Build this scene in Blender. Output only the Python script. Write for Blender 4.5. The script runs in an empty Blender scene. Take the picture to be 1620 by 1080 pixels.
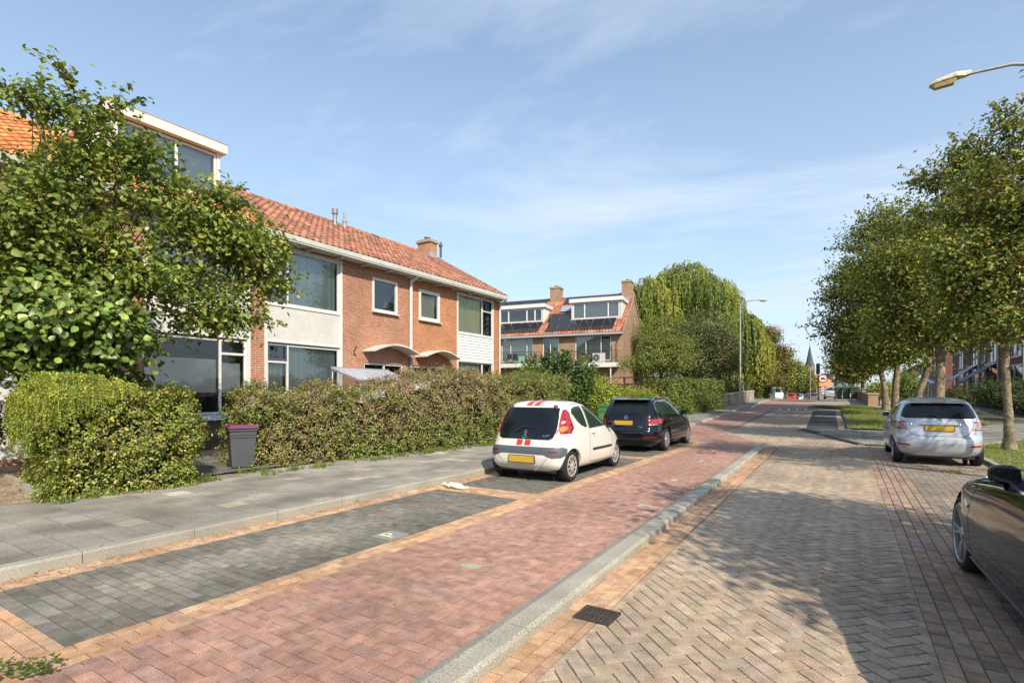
import bpy, math, random
import numpy as np
from mathutils import Vector, Matrix, noise
from mathutils.bvhtree import BVHTree
from mathutils.geometry import delaunay_2d_cdt

# ------------------------------------------------------------ camera, sky, sun
SC = bpy.context.scene
COL = SC.collection
YAW = math.atan(530/840)
cam = bpy.data.cameras.new('camera'); camo = bpy.data.objects.new('camera', cam); COL.objects.link(camo)
camo.location = (0, 0, 1.6); camo.rotation_euler = (math.radians(90), 0, YAW)
cam.lens = 36*840/1620; cam.sensor_width = 36; cam.shift_y = 82/1620
cam.clip_start = .05; cam.clip_end = 4000
SC.camera = camo
SUNV = Vector((1, -.74, .93)).normalized()
SUN_EL = math.asin(SUNV.z); SUN_AZ = math.atan2(SUNV.x, SUNV.y)
wd = bpy.data.worlds.new('World'); SC.world = wd; wd.use_nodes = True
nt = wd.node_tree; nt.nodes.clear()
def wn(t, **k):
    n = nt.nodes.new(t)
    for a, b in k.items(): setattr(n, a, b)
    return n
sky = wn('ShaderNodeTexSky', sky_type='NISHITA', sun_disc=False, sun_elevation=SUN_EL, sun_rotation=SUN_AZ)
sky.air_density = 1.15; sky.dust_density = 1.0; sky.ozone_density = 2.0
tc = wn('ShaderNodeTexCoord'); sep = wn('ShaderNodeSeparateXYZ'); nt.links.new(tc.outputs['Generated'], sep.inputs[0])
mx = wn('ShaderNodeMath', operation='MAXIMUM'); mx.inputs[1].default_value = .06; nt.links.new(sep.outputs['Z'], mx.inputs[0])
dx = wn('ShaderNodeMath', operation='DIVIDE'); dy = wn('ShaderNodeMath', operation='DIVIDE')
nt.links.new(sep.outputs['X'], dx.inputs[0]); nt.links.new(mx.outputs[0], dx.inputs[1])
nt.links.new(sep.outputs['Y'], dy.inputs[0]); nt.links.new(mx.outputs[0], dy.inputs[1])
cb = wn('ShaderNodeCombineXYZ'); nt.links.new(dx.outputs[0], cb.inputs[0]); nt.links.new(dy.outputs[0], cb.inputs[1])
mp = wn('ShaderNodeMapping'); mp.inputs['Rotation'].default_value = (0, 0, .9); mp.inputs['Scale'].default_value = (.20, .34, 1)
mp.inputs['Location'].default_value = (3.1, 1.7, 0)
nt.links.new(cb.outputs[0], mp.inputs[0])
nz = wn('ShaderNodeTexNoise'); nz.inputs['Scale'].default_value = 1.6; nz.inputs['Detail'].default_value = 9; nz.inputs['Roughness'].default_value = .62
nz.inputs['Distortion'].default_value = .5
nt.links.new(mp.outputs[0], nz.inputs['Vector'])
rp = wn('ShaderNodeValToRGB'); rp.color_ramp.elements[0].position = .44; rp.color_ramp.elements[1].position = .74
rp.color_ramp.elements[0].color = (0, 0, 0, 1); rp.color_ramp.elements[1].color = (1, 1, 1, 1)
nt.links.new(nz.outputs[0], rp.inputs[0])
hz = wn('ShaderNodeMapRange'); hz.inputs[1].default_value = 0.0; hz.inputs[2].default_value = .75; hz.inputs[3].default_value = .60; hz.inputs[4].default_value = 0.10
nt.links.new(sep.outputs['Z'], hz.inputs[0])
ad = wn('ShaderNodeMath', operation='MULTIPLY_ADD'); ad.inputs[1].default_value = .75; ad.use_clamp = True
nt.links.new(rp.outputs[0], ad.inputs[0]); nt.links.new(hz.outputs[0], ad.inputs[2])
mixs = wn('ShaderNodeMixRGB'); mixs.inputs['Color2'].default_value = (4.6, 5.35, 6.15, 1)
tn = wn('ShaderNodeMixRGB', blend_type='MULTIPLY'); tn.inputs['Fac'].default_value = 1; tn.inputs['Color2'].default_value = (.98, 1.10, 1.18, 1)
nt.links.new(sky.outputs[0], tn.inputs['Color1'])
nt.links.new(ad.outputs[0], mixs.inputs['Fac']); nt.links.new(tn.outputs[0], mixs.inputs['Color1'])
bg = wn('ShaderNodeBackground'); bg.inputs['Strength'].default_value = .125
nt.links.new(mixs.outputs[0], bg.inputs['Color'])
out = wn('ShaderNodeOutputWorld'); nt.links.new(bg.outputs[0], out.inputs['Surface'])
sl = bpy.data.lights.new('sun', 'SUN'); slo = bpy.data.objects.new('sun', sl); COL.objects.link(slo)
sl.energy = 4.5; sl.angle = math.radians(.55); sl.color = (1, .90, .74)
slo.rotation_euler = SUNV.to_track_quat('Z', 'Y').to_euler(); slo.location = (20, -15, 30)
SC.view_settings.view_transform = 'Standard'; SC.view_settings.look = 'None'
SC.view_settings.exposure = 0.45; SC.view_settings.gamma = 1
SC.cycles.max_bounces = 7; SC.cycles.transparent_max_bounces = 8; SC.cycles.diffuse_bounces = 3
SC.cycles.caustics_reflective = False; SC.cycles.caustics_refractive = False

R = random.Random(7)
NR = np.random.default_rng(11)

def hgt(Y):
    t = min(1, max(0, (Y-18)/40)); s = t*t*(3-2*t)*.95
    if Y > 66:
        t = min(1, (Y-66)/40); s -= t*t*(3-2*t)*.85
    return s

# ------------------------------------------------------------ materials
MATS = {}
def mat(name, base=(.5, .5, .5), rough=.7, metal=0., spec=.5, attr=False, noise_s=None, noise_amt=.15, bump=0., bump_s=None, coat=0., emit=None, trans=0., scale2=None, tint=None):
    if name in MATS: return MATS[name]
    m = bpy.data.materials.new(name); m.use_nodes = True; MATS[name] = m
    t = m.node_tree; n = t.nodes; L = t.links; n.clear()
    o = n.new('ShaderNodeOutputMaterial'); p = n.new('ShaderNodeBsdfPrincipled')
    p.inputs['Roughness'].default_value = rough; p.inputs['Metallic'].default_value = metal
    p.inputs['Specular IOR Level'].default_value = spec; p.inputs['Coat Weight'].default_value = coat
    p.inputs['Coat Roughness'].default_value = .03
    src = None
    if attr:
        a = n.new('ShaderNodeAttribute'); a.attribute_name = 'col'; src = a.outputs['Color']
    tcd = n.new('ShaderNodeTexCoord')
    if noise_s:
        z = n.new('ShaderNodeTexNoise'); z.inputs['Scale'].default_value = noise_s; z.inputs['Detail'].default_value = 6; z.inputs['Roughness'].default_value = .65
        L.new(tcd.outputs['Object'], z.inputs['Vector'])
        mr = n.new('ShaderNodeMapRange'); mr.inputs[1].default_value = .3; mr.inputs[2].default_value = .7
        mr.inputs[3].default_value = 1-noise_amt; mr.inputs[4].default_value = 1+noise_amt
        L.new(z.outputs[0], mr.inputs[0])
        fac = mr.outputs[0]
        if scale2:
            z2 = n.new('ShaderNodeTexNoise'); z2.inputs['Scale'].default_value = scale2[0]; z2.inputs['Detail'].default_value = 3
            L.new(tcd.outputs['Object'], z2.inputs['Vector'])
            m2 = n.new('ShaderNodeMapRange'); m2.inputs[1].default_value = .32; m2.inputs[2].default_value = .68
            m2.inputs[3].default_value = 1-scale2[1]; m2.inputs[4].default_value = 1+scale2[1]
            L.new(z2.outputs[0], m2.inputs[0])
            mm = n.new('ShaderNodeMath'); mm.operation = 'MULTIPLY'; L.new(fac, mm.inputs[0]); L.new(m2.outputs[0], mm.inputs[1]); fac = mm.outputs[0]
        vm = n.new('ShaderNodeVectorMath'); vm.operation = 'SCALE'
        if src: L.new(src, vm.inputs[0])
        else: vm.inputs[0].default_value = base[:3]
        L.new(fac, vm.inputs['Scale']); src = vm.outputs[0]
        if bump:
            b = n.new('ShaderNodeBump'); b.inputs['Strength'].default_value = bump; b.inputs['Distance'].default_value = .01
            if bump_s:
                zb = n.new('ShaderNodeTexNoise'); zb.inputs['Scale'].default_value = bump_s; zb.inputs['Detail'].default_value = 4
                L.new(tcd.outputs['Object'], zb.inputs['Vector']); L.new(zb.outputs[0], b.inputs['Height'])
            else: L.new(z.outputs[0], b.inputs['Height'])
            L.new(b.outputs[0], p.inputs['Normal'])
    if src: L.new(src, p.inputs['Base Color'])
    else: p.inputs['Base Color'].default_value = (*base[:3], 1)
    if emit: p.inputs['Emission Color'].default_value = (*emit, 1); p.inputs['Emission Strength'].default_value = 1
    sh = p.outputs[0]
    if trans:
        tr = n.new('ShaderNodeBsdfTranslucent')
        if src: 
            tm = n.new('ShaderNodeVectorMath'); tm.operation = 'MULTIPLY'; tm.inputs[1].default_value = (1.25, 1.3, .55)
            L.new(src, tm.inputs[0]); L.new(tm.outputs[0], tr.inputs['Color'])
        mxx = n.new('ShaderNodeMixShader'); mxx.inputs[0].default_value = trans
        L.new(sh, mxx.inputs[1]); L.new(tr.outputs[0], mxx.inputs[2]); sh = mxx.outputs[0]
    L.new(sh, o.inputs[0])
    return m

def glass_mat(name, tint=(.55, .62, .62), refl=.16, gl=(.9, .95, 1)):
    if name in MATS: return MATS[name]
    m = bpy.data.materials.new(name); m.use_nodes = True; MATS[name] = m
    t = m.node_tree; n = t.nodes; L = t.links; n.clear()
    o = n.new('ShaderNodeOutputMaterial'); a = n.new('ShaderNodeBsdfTransparent'); a.inputs[0].default_value = (*tint, 1)
    g = n.new('ShaderNodeBsdfGlossy'); g.inputs['Roughness'].default_value = .015; g.inputs[0].default_value = (*gl, 1)
    lw = n.new('ShaderNodeLayerWeight'); lw.inputs[0].default_value = .35
    mr = n.new('ShaderNodeMapRange'); mr.inputs[3].default_value = refl; mr.inputs[4].default_value = .9
    L.new(lw.outputs['Fresnel'], mr.inputs[0])
    mxx = n.new('ShaderNodeMixShader'); L.new(mr.outputs[0], mxx.inputs[0]); L.new(a.outputs[0], mxx.inputs[1]); L.new(g.outputs[0], mxx.inputs[2])
    L.new(mxx.outputs[0], o.inputs[0]); return m

def brick_mat(name, c1, c2, mortar, bw=.22, bh=.065, m=.010, dirt=.25):
    if name in MATS: return MATS[name]
    mt = bpy.data.materials.new(name); mt.use_nodes = True; MATS[name] = mt
    t = mt.node_tree; n = t.nodes; L = t.links; n.clear()
    o = n.new('ShaderNodeOutputMaterial'); p = n.new('ShaderNodeBsdfPrincipled'); p.inputs['Roughness'].default_value = .88; p.inputs['Specular IOR Level'].default_value = .2
    uv = n.new('ShaderNodeUVMap'); uv.uv_map = 'UVMap'
    b = n.new('ShaderNodeTexBrick'); b.offset = .5; b.inputs['Scale'].default_value = 1; b.inputs['Brick Width'].default_value = bw
    b.inputs['Row Height'].default_value = bh; b.inputs['Mortar Size'].default_value = m; b.inputs['Mortar Smooth'].default_value = .3; b.inputs['Bias'].default_value = -.15
    b.inputs['Color1'].default_value = (*c1, 1); b.inputs['Color2'].default_value = (*c2, 1); b.inputs['Mortar'].default_value = (*mortar, 1)
    L.new(uv.outputs[0], b.inputs['Vector'])
    z = n.new('ShaderNodeTexNoise'); z.inputs['Scale'].default_value = .7; z.inputs['Detail'].default_value = 7; z.inputs['Roughness'].default_value = .7
    L.new(uv.outputs[0], z.inputs['Vector'])
    mr = n.new('ShaderNodeMapRange'); mr.inputs[1].default_value = .3; mr.inputs[2].default_value = .7; mr.inputs[3].default_value = 1-dirt; mr.inputs[4].default_value = 1+dirt
    L.new(z.outputs[0], mr.inputs[0])
    z2 = n.new('ShaderNodeTexNoise'); z2.inputs['Scale'].default_value = 14; z2.inputs['Detail'].default_value = 2
    L.new(uv.outputs[0], z2.inputs['Vector'])
    m2 = n.new('ShaderNodeMapRange'); m2.inputs[1].default_value = .3; m2.inputs[2].default_value = .7; m2.inputs[3].default_value = .82; m2.inputs[4].default_value = 1.18
    L.new(z2.outputs[0], m2.inputs[0])
    mm = n.new('ShaderNodeMath'); mm.operation = 'MULTIPLY'; L.new(mr.outputs[0], mm.inputs[0]); L.new(m2.outputs[0], mm.inputs[1])
    vm = n.new('ShaderNodeVectorMath'); vm.operation = 'SCALE'; L.new(b.outputs[0], vm.inputs[0]); L.new(mm.outputs[0], vm.inputs['Scale'])
    L.new(vm.outputs[0], p.inputs['Base Color'])
    bp = n.new('ShaderNodeBump'); bp.inputs['Strength'].default_value = .5; bp.inputs['Distance'].default_value = .008; bp.invert = True
    L.new(b.outputs['Fac'], bp.inputs['Height']); L.new(bp.outputs[0], p.inputs['Normal'])
    L.new(p.outputs[0], o.inputs[0]); return mt

# ------------------------------------------------------------ object helpers
def tag(o, label=None, cat=None, group=None, kind=None):
    if label: o['label'] = label
    if cat: o['category'] = cat
    if group: o['group'] = group
    if kind: o['kind'] = kind
    return o
def empty(name, loc, label, cat, rz=0, group=None):
    o = bpy.data.objects.new(name, None); COL.objects.link(o); o.location = loc; o.rotation_euler = (0, 0, rz)
    o.empty_display_size = .3
    return tag(o, label, cat, group)
def copy_tree(o, parent=None):
    c = o.copy(); COL.objects.link(c)
    if parent: c.parent = parent
    for ch in o.children: copy_tree(ch, c)
    return c

class MB:
    def __init__(s): s.v = []; s.f = []; s.c = []; s.fl = None
    def face(s, pts, col=None):
        i = len(s.v); s.v.extend([tuple(p) for p in pts]); s.f.append(tuple(range(i, i+len(pts)))); s.c.append(col)
    def box(s, x0, x1, y0, y1, z0, z1, col=None, M=None, skip=''):
        P = [(x0,y0,z0),(x1,y0,z0),(x1,y1,z0),(x0,y1,z0),(x0,y0,z1),(x1,y0,z1),(x1,y1,z1),(x0,y1,z1)]
        if M: P = [tuple(M @ Vector(p)) for p in P]
        i = len(s.v); s.v.extend(P)
        for k, q in (('b',(0,3,2,1)),('t',(4,5,6,7)),('f',(0,1,5,4)),('k',(2,3,7,6)),('l',(3,0,4,7)),('r',(1,2,6,5))):
            if k in skip: continue
            s.f.append(tuple(i+a for a in q)); s.c.append(col)
        return s
    def tube(s, pts, rad, n=8, col=None, cap=True):
        pts = [Vector(p) for p in pts]
        if not hasattr(rad, '__len__'): rad = [rad]*len(pts)
        base = len(s.v); up = None
        for k, p in enumerate(pts):
            d = (pts[min(k+1, len(pts)-1)]-pts[max(k-1, 0)])
            if d.length < 1e-9: d = Vector((0,0,1))
            d.normalize()
            if up is None or abs(up.dot(d)) > .95: up = Vector((0,0,1)) if abs(d.z) < .9 else Vector((1,0,0))
            a = d.cross(up).normalized(); b = d.cross(a).normalized(); up = -b if False else up
            for j in range(n):
                t = 2*math.pi*j/n; s.v.append(tuple(p+(a*math.cos(t)+b*math.sin(t))*rad[k]))
        for k in range(len(pts)-1):
            for j in range(n):
                a0 = base+k*n+j; a1 = base+k*n+(j+1) % n
                s.f.append((a0, a1, a1+n, a0+n)); s.c.append(col)
        if cap:
            s.f.append(tuple(base+j for j in range(n))[::-1]); s.c.append(col)
            e = base+(len(pts)-1)*n; s.f.append(tuple(e+j for j in range(n))); s.c.append(col)
        return s
    def lathe(s, prof, o=(0,0,0), axis='z', n=24, col=None, caps=True):
        base = len(s.v)
        for r, h in prof:
            for j in range(n):
                t = 2*math.pi*j/n; a, b = r*math.cos(t), r*math.sin(t)
                p = (a, b, h) if axis == 'z' else ((h, a, b) if axis == 'x' else (a, h, b))
                s.v.append((p[0]+o[0], p[1]+o[1], p[2]+o[2]))
        for k in range(len(prof)-1):
            for j in range(n):
                a0 = base+k*n+j; a1 = base+k*n+(j+1) % n
                s.f.append((a0, a1, a1+n, a0+n)); s.c.append(col)
        if caps:
            s.f.append(tuple(base+j for j in range(n))[::-1]); s.c.append(col)
            e = base+(len(prof)-1)*n; s.f.append(tuple(e+j for j in range(n))); s.c.append(col)
        return s
    def prism(s, poly, y0, y1, axis='y', col=None):
        def P(a, b, h): return (a, h, b) if axis == 'y' else ((h, a, b) if axis == 'x' else (a, b, h))
        i = len(s.v); n = len(poly)
        s.v.extend(P(a, b, y0) for a, b in poly); s.v.extend(P(a, b, y1) for a, b in poly)
        s.f.append(tuple(range(i, i+n))); s.c.append(col); s.f.append(tuple(range(i+n, i+2*n))[::-1]); s.c.append(col)
        for k in range(n):
            a, b = i+k, i+(k+1) % n; s.f.append((a, a+n, b+n, b)); s.c.append(col)
        return s
    def build(s, name, m, parent=None, smooth=False, loc=None, uv=False, bevel=0, label=None):
        me = bpy.data.meshes.new(name); me.from_pydata(s.v, [], s.f); me.update()
        if any(c is not None for c in s.c):
            at = me.attributes.new('col', 'FLOAT_COLOR', 'CORNER')
            cnt = np.array([len(f) for f in s.f]); cc = np.array([(*(c if c is not None else (.5,.5,.5)), 1) for c in s.c], dtype=np.float32)
            at.data.foreach_set('color', np.repeat(cc, cnt, axis=0).ravel())
        if uv:
            ul = me.uv_layers.new(name='UVMap'); arr = np.zeros((len(me.loops), 2), dtype=np.float32)
            for p in me.polygons:
                nx, ny, nz = (abs(q) for q in p.normal)
                for li in p.loop_indices:
                    c = me.vertices[me.loops[li].vertex_index].co
                    arr[li] = (c.y, c.z) if nx >= ny and nx >= nz else ((c.x, c.z) if ny >= nz else (c.x, c.y))
            ul.data.foreach_set('uv', arr.ravel())
        if smooth: me.polygons.foreach_set('use_smooth', [True]*len(me.polygons))
        me.materials.append(m)
        o = bpy.data.objects.new(name, me); COL.objects.link(o)
        if parent: o.parent = parent
        if loc: o.location = loc
        if smooth and smooth != 'all':
            try: me.set_sharp_from_angle(angle=math.radians(38))
            except Exception: pass
        if bevel:
            b = o.modifiers.new('bevel', 'BEVEL'); b.width = bevel; b.segments = 2; b.limit_method = 'ANGLE'
        if label: o['label'] = label
        return o

def vary(c, a, r=R):
    k = 1+r.uniform(-a, a); return (c[0]*k*(1+r.uniform(-a,a)*.3), c[1]*k, c[2]*k*(1+r.uniform(-a,a)*.3))

# ------------------------------------------------------------ foliage
LGAIN = 1.45
def leaf_obj(name, m, pos, nrm, size, cols, parent=None, aspect=.62, fold=.22, droop=None, rnd6=False):
    N = len(pos)
    nrm = nrm/np.linalg.norm(nrm, axis=1, keepdims=True)
    rnd = NR.normal(size=(N, 3)) if droop is None else droop+NR.normal(size=(N, 3))*.25
    t = np.cross(nrm, rnd) if droop is None else rnd-nrm*np.sum(rnd*nrm, axis=1, keepdims=True)
    t /= np.linalg.norm(t, axis=1, keepdims=True)+1e-9
    b = np.cross(nrm, t); s = size[:, None]
    if rnd6:
        fold *= .6; V = np.empty((N, 6, 3), dtype=np.float32)
        V[:, 0] = pos-t*s*.5; V[:, 3] = pos+t*s*.55-nrm*s*.10
        V[:, 1] = pos+b*s*aspect*.48+nrm*s*fold-t*s*.25; V[:, 5] = pos-b*s*aspect*.48+nrm*s*fold-t*s*.25
        V[:, 2] = pos+b*s*aspect*.42+nrm*s*fold+t*s*.18; V[:, 4] = pos-b*s*aspect*.42+nrm*s*fold+t*s*.18
        tri = np.array([0,1,2,0,2,3,0,3,4,0,4,5]); nv = 6
    else: V = np.empty((N, 4, 3), dtype=np.float32); tri = np.array([0,1,2,0,2,3]); nv = 4
    k3 = len(tri)
    if not rnd6:
        V[:, 0] = pos-t*s*.5; V[:, 2] = pos+t*s*.5
        V[:, 1] = pos+b*s*aspect*.5+nrm*s*fold-t*s*.08; V[:, 3] = pos-b*s*aspect*.5+nrm*s*fold-t*s*.08
    me = bpy.data.meshes.new(name); me.vertices.add(nv*N); me.vertices.foreach_set('co', V.ravel())
    idx = np.arange(N)[:, None]*nv+tri
    me.loops.add(k3*N); me.loops.foreach_set('vertex_index', idx.ravel().astype(np.int32))
    me.polygons.add(k3//3*N); me.polygons.foreach_set('loop_start', np.arange(0, k3*N, 3, dtype=np.int32))
    me.update(calc_edges=True)
    at = me.attributes.new('col', 'FLOAT_COLOR', 'CORNER')
    c4 = np.ones((N, 4), dtype=np.float32); c4[:, :3] = cols
    c4[:, :3] *= LGAIN
    at.data.foreach_set('color', np.repeat(c4, k3, axis=0).ravel())
    me.materials.append(m); o = bpy.data.objects.new(name, me); COL.objects.link(o)
    if parent: o.parent = parent
    return o
LEAF = mat('leaf', attr=True, rough=.5, spec=.35, trans=.32)
LEAF2 = mat('leaf_glossy', attr=True, rough=.38, spec=.45, trans=.22)
BARK = mat('bark', (.15, .12, .09), rough=.9, noise_s=9, noise_amt=.45, bump=.8, spec=.1)
BARK2 = mat('bark_pale', (.20, .16, .108), rough=.9, noise_s=14, noise_amt=.6, bump=1., spec=.1, scale2=(3.5,.35))
TWIG = mat('twig', (.19, .14, .085), rough=.9, noise_s=6, noise_amt=.3, spec=.1)

def tree(name, loc, lobes, label, trunk_pts, trunk_r, nclump, lpc, cr, ls, cols, seed, limbs=None, group=None, cat='tree', bark=BARK, mt=None, twig_every=2, leafy_low=.55, red=0, shoots=0, shl=.7, rnd6=False, asp=.62):
    """lobes: (x,y,z,rx,ry,rz) local; cols: list of leaf colours"""
    rg = np.random.default_rng(seed); rr = random.Random(seed)
    root = empty(name, loc, label, cat, group=group)
    lob = np.array(lobes, dtype=float); w = (lob[:,3]*lob[:,4]+lob[:,3]*lob[:,5]+lob[:,4]*lob[:,5]); w /= w.sum()
    li = rg.choice(len(lob), size=nclump, p=w)
    d = rg.normal(size=(nclump, 3)); d /= np.linalg.norm(d, axis=1, keepdims=True)
    low = d[:,2] < -leafy_low; d[low, 2] *= .3
    rho = rg.random(nclump)**.38*rg.uniform(.86, 1.12, nclump)
    cc = lob[li,:3]+d*lob[li,3:]*rho[:,None]
    # leaves
    N = nclump*lpc; ci = np.repeat(np.arange(nclump), lpc)
    sz = rg.uniform(.6, 1.25, nclump)
    off = rg.normal(size=(N, 3))*cr*sz[ci][:,None]*np.array([1,1,.7])
    pos = cc[ci]+off
    out_ = d[ci]*.5+off/cr*.35+np.array([0,0,.55])+rg.normal(size=(N,3))*.55
    pal = np.array(cols); pc = pal[rg.integers(0, len(pal), nclump)]*np.exp(rg.normal(size=(nclump,1))*.22)
    if red:
        k = rg.random(nclump) < red; pc[k] = np.array([.16, .07, .03])
    c = pc[ci]*(1+rg.normal(size=(N,1))*.22)*(1+rg.normal(size=(N,3))*.06)
    c = np.clip(c, .008, .6)
    sm = MB()
    if shoots:
        P2, N2, C2 = [], [], []
        cand = np.where((rho > .8) & (d[:,2] > -.45))[0]
        for _ in range(shoots):
            i = cand[rg.integers(0, len(cand))]; a = Vector(cc[i]); dv = Vector(d[i])*.75+Vector((rr.uniform(-.4,.4), rr.uniform(-.4,.4), rr.uniform(.1,.9))); dv.normalize(); L_ = shl*rr.uniform(.5,1.15)
            bend = Vector((rr.uniform(-.2,.2), rr.uniform(-.2,.2), -.25))*L_; pts = [a+dv*L_*t+bend*t*t for t in (0,.33,.66,1)]; sm.tube(pts, [.007,.005,.004,.002], 3, cap=False)
            base = pal[rg.integers(0, len(pal))]
            for j in range(int(L_/ls*2.6)):
                t = rr.uniform(.1,1.02); p = a+dv*L_*t+bend*t*t; o = Vector((rr.gauss(0,1),rr.gauss(0,1),rr.gauss(0,1)-.3)).normalized(); P2.append(p+o*ls*.55); N2.append(o*.4+Vector((rr.gauss(0,.6),rr.gauss(0,.6),.6))); C2.append(np.array(base)*rr.uniform(.7,1.3))
        pos = np.concatenate([pos, np.array(P2)]); out_ = np.concatenate([out_, np.array(N2)]); c = np.clip(np.concatenate([c, np.array(C2)]), .008, .6); N = len(pos)
    leaf_obj('crown', mt or LEAF, pos, out_, ls*rg.uniform(.65, 1.25, N), c, root, rnd6=rnd6, aspect=asp)
    if sm.v: sm.build('shoots', TWIG, root)
    # wood
    b = MB(); tp = [Vector(p) for p in trunk_pts]; n = len(tp)
    rad = [trunk_r*(1-.45*k/(n-1)) for k in range(n)]; rad[0] *= 1.25
    tt = MB()
    q_, r_ = [], []
    for a_, b_, ra, rb in zip(tp, tp[1:], rad, rad[1:]):
        for k in range(6): t_ = k/6; q_.append(a_+(b_-a_)*t_+Vector((rr.uniform(-1,1), rr.uniform(-1,1), 0))*trunk_r*.05); r_.append((ra+(rb-ra)*t_)*rr.uniform(.93,1.07)*(1+.22*max(0, 1-(a_+(b_-a_)*t_).z/.25)))
    q_.append(tp[-1]); r_.append(rad[-1]); tt.tube(q_, r_, 14, cap=True)
    for k, l in enumerate(lobes):
        c0 = Vector(l[:3]); st = tp[-1-(k % 2 if n > 2 else 0)]
        mid = (st+c0)/2+Vector((rr.uniform(-.2,.2), rr.uniform(-.2,.2), rr.uniform(-.25,.1)))
        q = [st+(mid-st)*.5, mid, (mid+c0)/2, c0+Vector((0,0,l[5]*.35))]
        r0 = rad[-1]*.8
        tt.tube([st]+q, [r0, r0*.75, r0*.55, r0*.38, r0*.12], 7)
        for _ in range(5):
            a = q[rr.randint(1,2)]; e = c0+Vector((rr.uniform(-.7,.7)*l[3], rr.uniform(-.7,.7)*l[4], rr.uniform(-.3,.8)*l[5]))
            tt.tube([a, (a+e)/2+Vector((rr.uniform(-.15,.15),)*3), e], [r0*.35, r0*.22, r0*.06], 5)
    tt.build('trunk', bark, root, smooth=True)
    tw = MB()
    for k in range(0, nclump, twig_every):
        a = Vector(lob[li[k],:3]); e = Vector(cc[k]); s_ = a+(e-a)*rr.uniform(.3,.6)
        s_ += Vector((rr.uniform(-.15,.15), rr.uniform(-.15,.15), -.1))
        tw.tube([s_, (s_+e)/2+Vector((0,0,.05)), e], [.012, .009, .004], 3, cap=False)
    tw.build('twigs', TWIG, root)
    return root

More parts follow.
